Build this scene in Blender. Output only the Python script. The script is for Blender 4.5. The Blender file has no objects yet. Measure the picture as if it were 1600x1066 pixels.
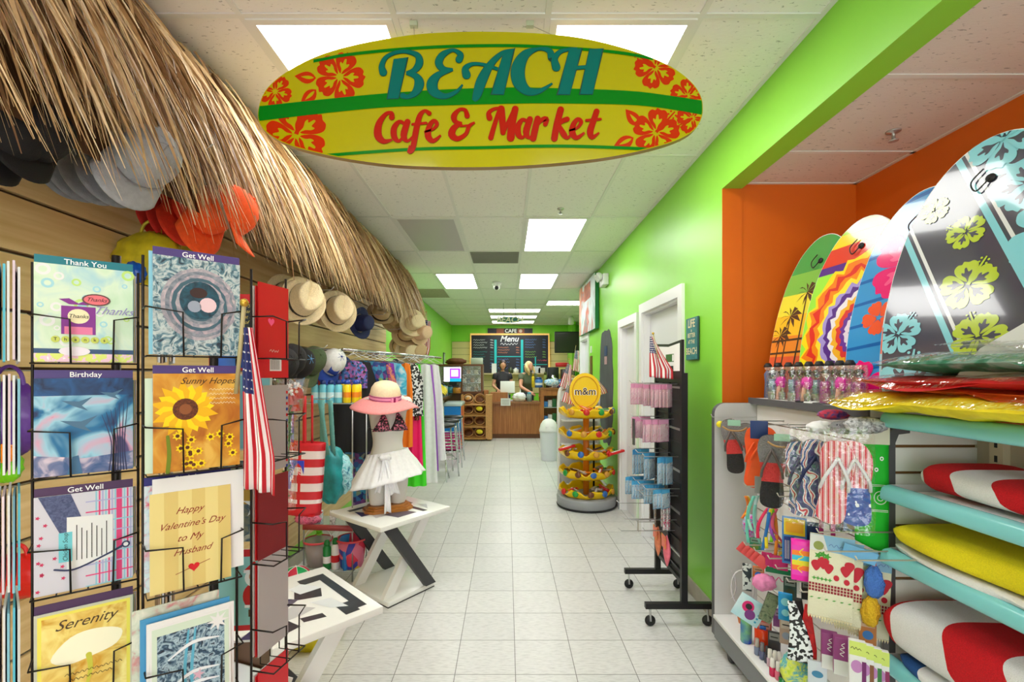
import bpy, bmesh, math, random
from mathutils import Matrix, Vector
random.seed(7)
PI = math.pi
S = bpy.context.scene
COL = S.collection
# ---------------------------------------------------------------- camera, world, light, exposure
F = 740.0; VX = 792.0; VY = 583.0; EYE = 1.5
cam = bpy.data.cameras.new('camera'); camo = bpy.data.objects.new('camera', cam); COL.objects.link(camo)
camo.location = (0, 0, EYE); camo.rotation_euler = (PI/2, 0, 0)
cam.sensor_width = 36; cam.lens = 36*F/1600; cam.shift_x = (800-VX)/1600; cam.shift_y = (VY-533)/1600
cam.clip_start = .02
S.camera = camo
S.view_settings.view_transform = 'Standard'; S.view_settings.look = 'None'
S.view_settings.exposure = 0.80; S.view_settings.gamma = 1; S.view_settings.use_curve_mapping = False
wd = bpy.data.worlds.new('daylight'); S.world = wd; wd.use_nodes = True
bg = wd.node_tree.nodes['Background']; bg.inputs[0].default_value = (.93, .97, 1, 1); bg.inputs[1].default_value = 2.0
PANEL_EMIT = 6.5
def area(name, loc, rot, sx, sy, power, col=(1, 1, 1)):
    l = bpy.data.lights.new(name, 'AREA'); l.shape = 'RECTANGLE'; l.size = sx; l.size_y = sy; l.energy = power; l.color = col
    o = bpy.data.objects.new(name, l); COL.objects.link(o); o.location = loc; o.rotation_euler = rot; return o
# daylight of the shop front behind the camera
area('shopfront_daylight', (-.1, -2.9, 1.5), (PI/2, 0, 0), 3.0, 2.2, 10, (1, .98, .95))

# ---------------------------------------------------------------- helpers
def lin(c):
    return tuple((x/255/12.92 if x/255 <= .04045 else ((x/255+.055)/1.055)**2.4) for x in c)+(1,)
MC = {}
def mt(name, col, rough=.55, metal=0, noise=.0, nscale=30, bump=0, bscale=60, alpha=1, trans=0, emit=0, coat=0, spec=.5, col2=None, stretch=None):
    if name in MC: return MC[name]
    m = bpy.data.materials.new(name); m.use_nodes = True; nt = m.node_tree; b = nt.nodes['Principled BSDF']
    c = lin(col); b.inputs['Base Color'].default_value = c
    b.inputs['Roughness'].default_value = rough; b.inputs['Metallic'].default_value = metal
    b.inputs['Specular IOR Level'].default_value = spec
    if coat: b.inputs['Coat Weight'].default_value = coat; b.inputs['Coat Roughness'].default_value = .04
    if alpha < 1: b.inputs['Alpha'].default_value = alpha
    if trans: b.inputs['Transmission Weight'].default_value = trans
    if emit: b.inputs['Emission Color'].default_value = c; b.inputs['Emission Strength'].default_value = emit
    tc = nt.nodes.new('ShaderNodeTexCoord'); mp = nt.nodes.new('ShaderNodeMapping'); nt.links.new(tc.outputs['Object'], mp.inputs[0])
    if stretch: mp.inputs['Scale'].default_value = stretch
    if noise or col2:
        n = nt.nodes.new('ShaderNodeTexNoise'); n.inputs['Scale'].default_value = nscale; n.inputs['Detail'].default_value = 4
        nt.links.new(mp.outputs[0], n.inputs[0])
        r = nt.nodes.new('ShaderNodeValToRGB'); nt.links.new(n.outputs[0], r.inputs[0]); nt.links.new(r.outputs[0], b.inputs['Base Color'])
        r.color_ramp.elements[0].position = .35; r.color_ramp.elements[1].position = .65
        if col2: r.color_ramp.elements[0].color = lin(col2); r.color_ramp.elements[1].color = c
        else:
            r.color_ramp.elements[0].color = tuple(x*(1-noise) for x in c[:3])+(1,)
            r.color_ramp.elements[1].color = tuple(min(1, x*(1+noise)) for x in c[:3])+(1,)
    if bump:
        n2 = nt.nodes.new('ShaderNodeTexNoise'); n2.inputs['Scale'].default_value = bscale; nt.links.new(mp.outputs[0], n2.inputs[0])
        bp = nt.nodes.new('ShaderNodeBump'); bp.inputs['Strength'].default_value = bump; bp.inputs['Distance'].default_value = .01
        nt.links.new(n2.outputs[0], bp.inputs['Height']); nt.links.new(bp.outputs[0], b.inputs['Normal'])
    MC[name] = m; return m
def ramp_mt(name, cols, scale=6, kind='noise', rough=.5, dist=1.0, detail=3, bump=0, offset=0, bands=False, alpha=1):
    """several-colour picture or print: noise / voronoi / wave through a ramp"""
    if name in MC: return MC[name]
    m = bpy.data.materials.new(name); m.use_nodes = True; nt = m.node_tree; b = nt.nodes['Principled BSDF']
    b.inputs['Roughness'].default_value = rough
    if alpha < 1: b.inputs['Alpha'].default_value = alpha
    tc = nt.nodes.new('ShaderNodeTexCoord'); mp = nt.nodes.new('ShaderNodeMapping'); nt.links.new(tc.outputs['Object'], mp.inputs[0])
    mp.inputs['Location'].default_value = (offset, offset*.7, offset*1.3)
    if kind == 'noise':
        n = nt.nodes.new('ShaderNodeTexNoise'); n.inputs['Detail'].default_value = detail; n.inputs['Distortion'].default_value = dist; out = n.outputs[0]
    elif kind == 'voronoi':
        n = nt.nodes.new('ShaderNodeTexVoronoi'); out = n.outputs['Color']
    else:
        n = nt.nodes.new('ShaderNodeTexWave'); n.inputs['Distortion'].default_value = dist; out = n.outputs[1]
    n.inputs['Scale'].default_value = scale; nt.links.new(mp.outputs[0], n.inputs[0])
    r = nt.nodes.new('ShaderNodeValToRGB'); r.color_ramp.interpolation = 'CONSTANT' if bands else 'LINEAR'
    k = len(cols)
    lo, hi = (.3, .7) if kind == 'noise' else (.1, .9)
    while len(r.color_ramp.elements) < k: r.color_ramp.elements.new(.5)
    for i, c in enumerate(cols):
        r.color_ramp.elements[i].position = lo+(hi-lo)*i/(k-1); r.color_ramp.elements[i].color = lin(c)
    nt.links.new(out, r.inputs[0]); nt.links.new(r.outputs[0], b.inputs['Base Color'])
    if bump:
        bp = nt.nodes.new('ShaderNodeBump'); bp.inputs['Strength'].default_value = bump; bp.inputs['Distance'].default_value = .01
        nt.links.new(out, bp.inputs['Height']); nt.links.new(bp.outputs[0], b.inputs['Normal'])
    MC[name] = m; return m
def film(name='clear_plastic_film', a=.22):
    """thin crinkled clear plastic"""
    if name in MC: return MC[name]
    m = bpy.data.materials.new(name); m.use_nodes = True; nt = m.node_tree; nt.nodes.clear()
    o = nt.nodes.new('ShaderNodeOutputMaterial'); mx = nt.nodes.new('ShaderNodeMixShader'); t = nt.nodes.new('ShaderNodeBsdfTransparent'); g = nt.nodes.new('ShaderNodeBsdfGlossy')
    g.inputs['Roughness'].default_value = .12; g.inputs[0].default_value = (.95, .95, .97, 1); mx.inputs[0].default_value = a
    n = nt.nodes.new('ShaderNodeTexNoise'); n.inputs['Scale'].default_value = 28; tc = nt.nodes.new('ShaderNodeTexCoord'); nt.links.new(tc.outputs['Object'], n.inputs[0])
    bp = nt.nodes.new('ShaderNodeBump'); bp.inputs['Strength'].default_value = .9; bp.inputs['Distance'].default_value = .02
    nt.links.new(n.outputs[0], bp.inputs['Height']); nt.links.new(bp.outputs[0], g.inputs['Normal'])
    nt.links.new(t.outputs[0], mx.inputs[1]); nt.links.new(g.outputs[0], mx.inputs[2]); nt.links.new(mx.outputs[0], o.inputs[0])
    MC[name] = m; return m
_nl = lambda rnd: (rnd.random()-.5)*2
def fr(o, u, v=None, n=None):
    """frame: local x along u, local y along v, local z the normal"""
    u = Vector(u).normalized()
    if v is None: v = Vector((0, 0, 1))
    v = Vector(v); v = (v-u*v.dot(u)).normalized(); w = u.cross(v)
    m = Matrix((u, v, w)).transposed().to_4x4(); m.translation = Vector(o); return m
def TR(x=0, y=0, z=0, rz=0, rx=0, ry=0, s=1):
    return Matrix.Translation((x, y, z)) @ Matrix.Rotation(rz, 4, 'Z') @ Matrix.Rotation(ry, 4, 'Y') @ Matrix.Rotation(rx, 4, 'X') @ Matrix.Scale(s, 4)
def spline(pts, k=6, closed=False):
    pts = [tuple(p) for p in pts]; n = len(pts); out = []; dim = len(pts[0])
    segs = n if closed else n-1
    for i in range(segs):
        g = lambda j: pts[j % n] if closed else pts[max(0, min(n-1, j))]
        p0, p1, p2, p3 = g(i-1), g(i), g(i+1), g(i+2)
        for t in range(k):
            t = t/k
            out.append(tuple(.5*((2*p1[d])+(-p0[d]+p2[d])*t+(2*p0[d]-5*p1[d]+4*p2[d]-p3[d])*t*t+(-p0[d]+3*p1[d]-3*p2[d]+p3[d])*t**3) for d in range(dim)))
    if not closed: out.append(pts[-1])
    return out
def clip(sub, cl):
    """clip 2D polygon sub by convex polygon cl"""
    ar = sum(cl[i][0]*cl[(i+1) % len(cl)][1]-cl[(i+1) % len(cl)][0]*cl[i][1] for i in range(len(cl)))
    if ar < 0: cl = cl[::-1]
    out = [tuple(p[:2]) for p in sub]
    for i in range(len(cl)):
        a, b = cl[i], cl[(i+1) % len(cl)]; inp = out; out = []
        if not inp: return []
        ins = lambda p: (b[0]-a[0])*(p[1]-a[1])-(b[1]-a[1])*(p[0]-a[0]) >= -1e-12
        def it(p, q):
            dx, dy = q[0]-p[0], q[1]-p[1]; ex, ey = b[0]-a[0], b[1]-a[1]; d = ex*dy-ey*dx
            if abs(d) < 1e-14: return p
            t = (ex*(a[1]-p[1])-ey*(a[0]-p[0]))/d; return (p[0]+dx*t, p[1]+dy*t)
        for j in range(len(inp)):
            p, q = inp[j-1], inp[j]
            if ins(q):
                if not ins(p): out.append(it(p, q))
                out.append(q)
            elif ins(p): out.append(it(p, q))
    return out
GLY = {}
def glyph(s, bold=0, shear=0):
    k = (s, bold, shear)
    if k not in GLY:
        cu = bpy.data.curves.new('lettering', 'FONT'); cu.body = s; cu.size = 1; cu.offset = bold; cu.shear = shear; cu.align_x = 'CENTER'; cu.align_y = 'CENTER'; cu.resolution_u = 3
        o = bpy.data.objects.new('lettering', cu); me = bpy.data.meshes.new_from_object(o)
        GLY[k] = ([v.co.copy() for v in me.vertices], [tuple(p.vertices) for p in me.polygons])
        bpy.data.objects.remove(o); bpy.data.meshes.remove(me)
    return GLY[k]
def scrib(b, x, y, w, h, m, z=.0006, rot=0):
    """a line of small unreadable print or handwriting"""
    n = max(6, int(w/h*1.6)); pts = []
    for i in range(n+1):
        u = (i/n-.5)*w; v = h*(.45 if i % 2 else -.35)*(1 if (i*7) % 5 else .4); pts.append((x+u*math.cos(rot)-v*math.sin(rot), y+u*math.sin(rot)+v*math.cos(rot), h*.16))
    b.stroke(pts, m, z, 3)
class MB:
    def __init__(s, M=None): s.v = []; s.f = []; s.mi = []; s.sm = []; s.mats = []; s.M = M or Matrix(); s.zc = 0
    def idx(s, m):
        if m not in s.mats: s.mats.append(m)
        return s.mats.index(m)
    def add(s, vs, fs, m, smooth=False, M=None):
        b = len(s.v); T = s.M @ M if M is not None else s.M
        s.v += [T @ Vector(p) for p in vs]
        for k, f in enumerate(fs):
            s.f.append([b+i for i in f]); s.mi.append(s.idx(m[k] if isinstance(m, list) else m)); s.sm.append(smooth)
        return s
    def box(s, c, d, m, R=None, bev=0):
        x, y, z = d[0]/2, d[1]/2, d[2]/2
        T = Matrix.Translation(c) @ (R.to_4x4() if R is not None else Matrix())
        if bev:
            e = min(bev, x*.9, y*.9, z*.9); vs = []; 
            bm = bmesh.new(); bmesh.ops.create_cube(bm, size=1); bmesh.ops.scale(bm, vec=d, verts=bm.verts)
            bmesh.ops.bevel(bm, geom=bm.edges[:], offset=e, segments=2, affect='EDGES', profile=.5)
            bm.verts.index_update(); r = s.add([v.co.copy() for v in bm.verts], [[v.index for v in f.verts] for f in bm.faces], m, True, T); bm.free(); return r
        vs = [(a, b, g) for a in (-x, x) for b in (-y, y) for g in (-z, z)]
        return s.add(vs, [(0, 1, 3, 2), (4, 6, 7, 5), (0, 4, 5, 1), (2, 3, 7, 6), (0, 2, 6, 4), (1, 5, 7, 3)], m, False, T)
    def bx(s, x0, x1, y0, y1, z0, z1, m, bev=0): return s.box(((x0+x1)/2, (y0+y1)/2, (z0+z1)/2), (abs(x1-x0), abs(y1-y0), abs(z1-z0)), m, None, bev)
    def bar(s, p0, p1, w, h, m, up=(0, 0, 1)):
        p0, p1 = Vector(p0), Vector(p1); d = p1-p0; u = d.normalized(); up = Vector(up)
        if abs(u.dot(up)) > .98: up = Vector((0, 1, 0))
        a = u.cross(up).normalized(); b = a.cross(u)
        R = Matrix((u, a, b)).transposed(); return s.box((p0+p1)/2, (d.length, w, h), m, R)
    def tube(s, pts, r, m, n=8, closed=False, cap=True):
        pts = [Vector(p) for p in pts]; N = len(pts); vs = []; fs = []; ref = None
        for i, p in enumerate(pts):
            if closed: t = pts[(i+1) % N]-pts[i-1]
            else: t = pts[min(i+1, N-1)]-pts[max(i-1, 0)]
            t = t.normalized() if t.length > 1e-9 else Vector((0, 0, 1))
            if ref is None: ref = Vector((0, 0, 1)) if abs(t.z) < .9 else Vector((1, 0, 0))
            a = t.cross(ref)
            if a.length < 1e-5: a = t.cross(Vector((.3, .9, .2)))
            a.normalize(); b = a.cross(t).normalized(); ref = b
            rr = r[i] if isinstance(r, (list, tuple)) else r
            for k in range(n):
                an = 2*PI*k/n; vs.append(p+a*math.cos(an)*rr+b*math.sin(an)*rr)
        for i in range(N if closed else N-1):
            j = (i+1) % N
            for k in range(n): fs.append((i*n+k, i*n+(k+1) % n, j*n+(k+1) % n, j*n+k))
        if cap and not closed: fs += [tuple(range(n))[::-1], tuple((N-1)*n+k for k in range(n))]
        return s.add(vs, fs, m, n > 5)
    def lathe(s, prof, m, n=24, c=(0, 0, 0), sx=1, sy=1, M=None, cap=True, smooth=True):
        vs = []; fs = []; L = len(prof)
        for r, z in prof:
            for k in range(n): a = 2*PI*k/n; vs.append((c[0]+r*sx*math.cos(a), c[1]+r*sy*math.sin(a), c[2]+z))
        mm = []
        for i in range(L-1):
            for k in range(n):
                fs.append((i*n+k, i*n+(k+1) % n, (i+1)*n+(k+1) % n, (i+1)*n+k)); mm.append(m[i] if isinstance(m, list) else m)
        if cap:
            if prof[0][0] > 1e-6: fs.append(tuple(range(n))[::-1]); mm.append(mm[0])
            if prof[-1][0] > 1e-6: fs.append(tuple((L-1)*n+k for k in range(n))); mm.append(mm[-1])
        return s.add(vs, fs, mm, smooth, M)
    def ball(s, c, r, m, n=16, M=None):
        if not isinstance(r, (tuple, list)): r = (r, r, r)
        h = n//2; prof = [(math.sin(PI*i/h), -math.cos(PI*i/h)) for i in range(h+1)]; prof[0] = (1e-7, -1); prof[-1] = (1e-7, 1)
        T = (M if M is not None else Matrix()) @ Matrix.Translation(c) @ Matrix.Diagonal((r[0], r[1], r[2], 1))
        return s.lathe(prof, m, n, M=T, cap=False)
    def grid(s, fn, nu, nv, m, smooth=True, M=None, closed=False):
        vs = []; fs = []; mm = []; W = nu if closed else nu+1
        for j in range(nv+1):
            for i in range(W): vs.append(fn(i/nu, j/nv))
        for j in range(nv):
            for i in range(nu):
                i2 = (i+1) % W
                fs.append((j*W+i, j*W+i2, (j+1)*W+i2, (j+1)*W+i)); mm.append(m(i/nu+.5/nu, j/nv+.5/nv) if callable(m) else m)
        return s.add(vs, fs, mm, smooth, M)
    def sheet(s, fn, nu, nv, th, m, M=None):
        """closed thick sheet; fn(u,v)->point; thickness along the numeric normal"""
        e = 1e-3
        def nrm(u, v):
            u0, u1, v0, v1 = max(0, u-e), min(1, u+e), max(0, v-e), min(1, v+e)
            a = Vector(fn(u1, v))-Vector(fn(u0, v)); b = Vector(fn(u, v1))-Vector(fn(u, v0)); c = a.cross(b)
            return c.normalized() if c.length > 1e-12 else Vector((0, 0, 1))
        top = {}; vs = []; W = nu+1
        for sgn in (1, -1):
            for j in range(nv+1):
                for i in range(W):
                    u, v = i/nu, j/nv; vs.append(Vector(fn(u, v))+nrm(u, v)*(sgn*th/2))
        O = W*(nv+1); fs = []; mm = []; gm = lambda i, j: m((i+.5)/nu, (j+.5)/nv) if callable(m) else m
        for j in range(nv):
            for i in range(nu):
                q = (j*W+i, j*W+i+1, (j+1)*W+i+1, (j+1)*W+i); fs.append(q); mm.append(gm(i, j)); fs.append(tuple(O+k for k in q[::-1])); mm.append(gm(i, j))
        for i in range(nu):
            fs.append((i+1, i, O+i, O+i+1)); mm.append(gm(i, 0)); a = nv*W+i; fs.append((a, a+1, O+a+1, O+a)); mm.append(gm(i, nv-1))
        for j in range(nv):
            a = j*W; fs.append((a, a+W, O+a+W, O+a)); mm.append(gm(0, j)); a = j*W+nu; fs.append((a+W, a, O+a, O+a+W)); mm.append(gm(nu-1, j))
        return s.add(vs, fs, mm, True, M)
    def poly(s, pts, m, z=0, M=None):
        pts = [tuple(p) if len(p) == 3 else (p[0], p[1], z) for p in pts]
        if len(pts) < 3: return s
        return s.add(pts, [tuple(range(len(pts)))], m, False, M)
    def prism(s, pts, z0, z1, m, M=None, side=None, smooth=False):
        n = len(pts); vs = [(p[0], p[1], z0) for p in pts]+[(p[0], p[1], z1) for p in pts]
        ar = sum(pts[i][0]*pts[(i+1) % n][1]-pts[(i+1) % n][0]*pts[i][1] for i in range(n))
        if ar < 0: vs = [(p[0], p[1], z0) for p in pts[::-1]]+[(p[0], p[1], z1) for p in pts[::-1]]
        s.add(vs, [tuple(range(n))[::-1], tuple(range(n, 2*n))], m, False, M)
        return s.add(vs, [(i, (i+1) % n, n+(i+1) % n, n+i) for i in range(n)], side or m, smooth, M)
    def stroke(s, pts, m, z=0, k=5, grow=0, sc=1.0, M=None, cl=None):
        """variable-width painted stroke: pts=(x,y,width)"""
        P = spline(pts, k); L = []; R = []; z = z+s.zc; s.zc += 2.5e-5
        for i, p in enumerate(P):
            a = P[max(0, i-1)]; b = P[min(len(P)-1, i+1)]; dx, dy = b[0]-a[0], b[1]-a[1]; l = math.hypot(dx, dy) or 1
            w = max(1e-5, p[2]*sc/2)+grow; nx, ny = -dy/l*w, dx/l*w; L.append((p[0]+nx, p[1]+ny)); R.append((p[0]-nx, p[1]-ny))
        for i in range(len(P)-1):
            q = [L[i], L[i+1], R[i+1], R[i]]
            if cl: q = clip(q, cl)
            s.poly(q, m, z, M)
        for e in (0, -1):
            r = P[e][2]*sc/2+grow
            if r > .33*max(q[2] for q in P)*sc/1.0*.8: s.poly([(P[e][0]+r*math.cos(2*PI*t/12), P[e][1]+r*math.sin(2*PI*t/12)) for t in range(12)], m, z+1e-5, M)
        return s
    def text(s, body, x, y, size, m, z=.0006, bold=0, shear=0, sx=1, M=None, rot=0):
        if not body: return s
        vs, fs = glyph(body, bold, shear); c, q = math.cos(rot), math.sin(rot)
        return s.add([(x+(v.x*sx*c-v.y*q)*size, y+(v.x*sx*q+v.y*c)*size, z) for v in vs], fs, m, False, M)
    def build(s, name, parent=None):
        me = bpy.data.meshes.new(name); me.from_pydata(s.v, [], s.f)
        for m in s.mats: me.materials.append(m)
        me.polygons.foreach_set('material_index', s.mi); me.polygons.foreach_set('use_smooth', s.sm); me.update()
        o = bpy.data.objects.new(name, me); COL.objects.link(o)
        if parent is not None: o.parent = parent
        return o
    def part(s, name, parent, label=None):
        o = s.build(name, parent)
        if label: o['label'] = label
        return o
    def solo(s, name, label, cat, loc=(0, 0, 0), rz=0, group=None, kind=None, rot=None):
        o = s.build(name); o.location = loc; o.rotation_euler = rot or (0, 0, rz); o['label'] = label; o['category'] = cat
        if group: o['group'] = group
        if kind: o['kind'] = kind
        return o
    def struct(s, name, parent=None):
        o = s.build(name, parent)
        if parent is None: o['kind'] = 'structure'
        return o
def thing(name, label, cat, loc=(0, 0, 0), rz=0, group=None, rot=None):
    o = bpy.data.objects.new(name, None); o.empty_display_size = .05; COL.objects.link(o); o.location = loc; o.rotation_euler = rot or (0, 0, rz)
    o['label'] = label; o['category'] = cat
    if group: o['group'] = group
    return o
def dup(root, loc, rz=None, label=None, group=None, rot=None, sc=None, mats=None):
    def cp(o, par):
        c = o.copy(); COL.objects.link(c)
        if par is not None: c.parent = par
        if mats and o.data is not None:
            c.data = o.data.copy()
            for i, m in enumerate(c.data.materials):
                if m in mats: c.data.materials[i] = mats[m]
        for ch in o.children: cp(ch, c)
        return c
    r = cp(root, None); r.location = loc
    if rz is not None: r.rotation_euler = (0, 0, rz)
    if rot: r.rotation_euler = rot
    if sc: r.scale = (sc, sc, sc) if not isinstance(sc, tuple) else sc
    if label: r['label'] = label
    if group: r['group'] = group
    return r
def W(px, py, Y): return Vector(((px-VX)/F*Y, Y, EYE-(py-VY)/F*Y))
def WX(px, py, X): return W(px, py, F*X/(px-VX))
def WZ(px, py, z): return W(px, py, F*(EYE-z)/(py-VY))

# ---------------------------------------------------------------- shared materials
M_green = mt('lime_green_wall_paint', (146, 222, 66), .38, noise=.02, nscale=3, spec=.4)
M_orange = mt('orange_wall_paint', (222, 104, 6), .5, noise=.04, nscale=2)
M_white = mt('white_paint', (236, 236, 236), .4)
M_trimw = mt('white_gloss_trim', (240, 240, 242), .3)
M_black = mt('black_metal', (22, 22, 24), .4, spec=.4)
M_wire = mt('dark_wire', (40, 34, 32), .35, .6)
M_chrome = mt('chrome', (210, 212, 215), .15, 1)
M_steel = mt('galvanised_wire', (190, 190, 190), .3, .7)
M_grey = mt('grey_laminate', (120, 122, 126), .45)
M_lgrey = mt('light_grey_panel', (205, 203, 205), .45)
M_dgrey = mt('dark_grey_edge', (88, 88, 92), .45)
M_clear = film()
M_glass = film('clear_acrylic', .12)
M_paper = mt('white_paper', (228, 228, 228), .6)
M_ink = mt('black_ink', (25, 24, 28), .6)
M_red = mt('red_print', (206, 20, 30), .5)
M_blue = mt('blue_print', (24, 52, 140), .5)
M_yel = mt('yellow_print', (246, 214, 20), .5)
M_pink = mt('pink_print', (240, 40, 150), .5)
M_wp = mt('white_print', (248, 248, 248), .5)

# ---------------------------------------------------------------- the room
XR = 1.257; XL = -1.64; HC = 2.92; YB = 14.0; HA = 2.607; XA = 2.04; YA = 2.768; YE = 8.23; XF = 2.6
def floor_mat():
    m = bpy.data.materials.new('grey_ceramic_tile'); m.use_nodes = True; nt = m.node_tree; b = nt.nodes['Principled BSDF']
    tc = nt.nodes.new('ShaderNodeTexCoord'); mp = nt.nodes.new('ShaderNodeMapping'); nt.links.new(tc.outputs['Object'], mp.inputs[0])
    T = .3015
    mp.inputs['Location'].default_value = (-.3555 % T * -1 + .3015, 0, 0)
    br = nt.nodes.new('ShaderNodeTexBrick'); br.offset = 0; br.squash = 1
    br.inputs['Scale'].default_value = 1; br.inputs['Mortar Size'].default_value = .0021; br.inputs['Brick Width'].default_value = T; br.inputs['Row Height'].default_value = T
    br.inputs['Color1'].default_value = lin((222, 221, 220)); br.inputs['Color2'].default_value = lin((214, 214, 214)); br.inputs['Mortar'].default_value = lin((120, 120, 118)); br.inputs['Mortar Smooth'].default_value = .1
    off = nt.nodes.new('ShaderNodeMapping'); nt.links.new(tc.outputs['Object'], off.inputs[0])
    off.inputs['Location'].default_value = (-.0427+T*20, -(740*1.5/471.2)+T*20, 0)
    nt.links.new(off.outputs[0], br.inputs[0])
    st = nt.nodes.new('ShaderNodeMapping'); nt.links.new(tc.outputs['Object'], st.inputs[0]); st.inputs['Scale'].default_value = (14, 70, 1); st.inputs['Rotation'].default_value = (0, 0, .35)
    n = nt.nodes.new('ShaderNodeTexNoise'); n.inputs['Scale'].default_value = 1.6; n.inputs['Detail'].default_value = 5; nt.links.new(st.outputs[0], n.inputs[0])
    r = nt.nodes.new('ShaderNodeValToRGB'); nt.links.new(n.outputs[0], r.inputs[0]); r.color_ramp.elements[0].position = .34; r.color_ramp.elements[0].color = (.82, .82, .82, 1); r.color_ramp.elements[1].position = .55; r.color_ramp.elements[1].color = (1, 1, 1, 1)
    mx = nt.nodes.new('ShaderNodeMix'); mx.data_type = 'RGBA'; mx.blend_type = 'MULTIPLY'; mx.inputs[0].default_value = 1
    nt.links.new(br.outputs[0], mx.inputs[6]); nt.links.new(r.outputs[0], mx.inputs[7]); nt.links.new(mx.outputs[2], b.inputs['Base Color'])
    b.inputs['Roughness'].default_value = .32
    bp = nt.nodes.new('ShaderNodeBump'); bp.inputs['Strength'].default_value = .25; bp.inputs['Distance'].default_value = .002; nt.links.new(n.outputs[0], bp.inputs['Height']); nt.links.new(bp.outputs[0], b.inputs['Normal'])
    return m
def ceil_mat(name, col):
    m = bpy.data.materials.new(name); m.use_nodes = True; nt = m.node_tree; b = nt.nodes['Principled BSDF']
    tc = nt.nodes.new('ShaderNodeTexCoord'); mp = nt.nodes.new('ShaderNodeMapping'); nt.links.new(tc.outputs['Object'], mp.inputs[0]); mp.inputs['Scale'].default_value = (38, 95, 1)
    n = nt.nodes.new('ShaderNodeTexNoise'); n.inputs['Scale'].default_value = 1; n.inputs['Detail'].default_value = 3; n.inputs['Distortion'].default_value = .6; nt.links.new(mp.outputs[0], n.inputs[0])
    r = nt.nodes.new('ShaderNodeValToRGB'); nt.links.new(n.outputs[0], r.inputs[0]); c = lin(col)
    r.color_ramp.elements[0].position = .30; r.color_ramp.elements[0].color = tuple(x*.5 for x in c[:3])+(1,); r.color_ramp.elements[1].position = .36; r.color_ramp.elements[1].color = c
    nt.links.new(r.outputs[0], b.inputs['Base Color']); b.inputs['Roughness'].default_value = .85
    bp = nt.nodes.new('ShaderNodeBump'); bp.inputs['Strength'].default_value = .3; bp.inputs['Distance'].default_value = .003; nt.links.new(n.outputs[0], bp.inputs['Height']); nt.links.new(bp.outputs[0], b.inputs['Normal'])
    return m
MB().bx(XL-.2, XF+.2, -3.2, YB+.2, -.1, 0, floor_mat()).struct('floor')
MCe = ceil_mat('fissured_ceiling_tile', (244, 242, 238))
MB().bx(XL-.2, XF+.2, -3.2, YB+.2, HC, HC+.1, MCe).struct('ceiling')
MB().bx(XR+.115, XA, -3.2, YA, HA, HA+.06, ceil_mat('alcove_ceiling_tile', (232, 224, 216))).struct('ceiling_alcove')
Mgrid = mt('white_ceiling_grid', (232, 232, 228), .5)
g = MB()
GX = [.163+.61*k for k in range(-2, 2)]
for x in GX: g.bx(x-.012, x+.012, -3.0, YB, HC-.006, HC-.0005, Mgrid)
for x in (1.39+.012, 2.0): g.bx(x-.012, x+.012, YE, YB, HC-.006, HC-.0005, Mgrid)
GY = [4.302+1.213*k for k in range(-6, 5)]; yy = GY[-1]
while yy < YB-.3: yy += .61; GY.append(yy)
for y in GY: g.bx(XL, XR if y < YE else XF, y-.012, y+.012, HC-.0062, HC-.0005, Mgrid)
g.bx(XR-.022, XR, -3, YE, HC-.006, HC-.0005, Mgrid); g.bx(XL, XL+.022, -3, YB, HC-.006, HC-.0005, Mgrid); g.bx(XL, XF, YB-.022, YB, HC-.006, HC-.0005, Mgrid)
g.struct('trim_1')
g = MB()
for y in (1.76, 2.368, 1.15, .54, -.07, -.68): g.bx(XR+.115, XA, y-.011, y+.011, HA-.005, HA-.0005, Mgrid)
g.bx(XR+.115, XA, YA-.02, YA, HA-.005, HA-.0005, Mgrid); g.bx(XA-.02, XA, -3, YA, HA-.005, HA-.0005, Mgrid)
g.struct('trim_2')
# right wall: header over the alcove, wall with three door openings
DA = (3.43, 4.35, 2.05); DB = (4.60, 5.20, 2.0); DC = (7.28, 7.98, 2.04)
w = MB(); TW = .115
w.bx(XR, XR+TW, -3.2, YA, 2.577, HC, M_green)
w.bx(XR, XR+TW, YA, DA[0], 0, HC, M_green)
for (a, b, h), nx in ((DA, DB[0]), (DB, DC[0]), (DC, YE)):
    w.bx(XR, XR+TW, a, b, h, HC, M_green); w.bx(XR, XR+TW, b, nx, 0, HC, M_green)
w.struct('wall_right')
MB().bx(XR+TW, XF+.2, YE-.12, YE, 0, HC, M_green).struct('wall_far_side')
MB().bx(XL-.15, XL, -3.2, YB+.2, 0, HC, M_green).struct('wall_left')
MB().bx(XL-.15, XF+.2, YB, YB+.15, 0, HC, M_green).struct('wall_back')
MB().bx(1.80, 1.9, 13.1, YB, 0, HC, M_green).struct('wall_far_corner')
MB().bx(XF, XF+.15, YE, YB, 0, HC, M_green).struct('wall_far_right')
MB().bx(XR+TW, XA+.12, YA, YA+.1, 0, HA+.06, M_orange).bx(XR+.0005, XR+TW+.001, YA-.004, YA+.0, 0, 2.577, M_orange).struct('wall_alcove_end')
MB().bx(XA, XA+.12, -3.2, YA, 0, HA+.06, M_orange).struct('wall_alcove')
# front wall with big shop windows behind the camera
w = MB(); Mf = mt('shopfront_frame', (180, 180, 178), .4)
w.bx(XL-.2, XA+.2, -3.2, -3.05, 2.6, HC, M_white).bx(XL-.2, XA+.2, -3.2, -3.05, 0, .15, Mf)
for x in (XL-.1, -.6, .4, 1.35, XA+.1): w.bx(x-.05, x+.05, -3.2, -3.05, .15, 2.6, Mf)
w.struct('wall_front')
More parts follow.
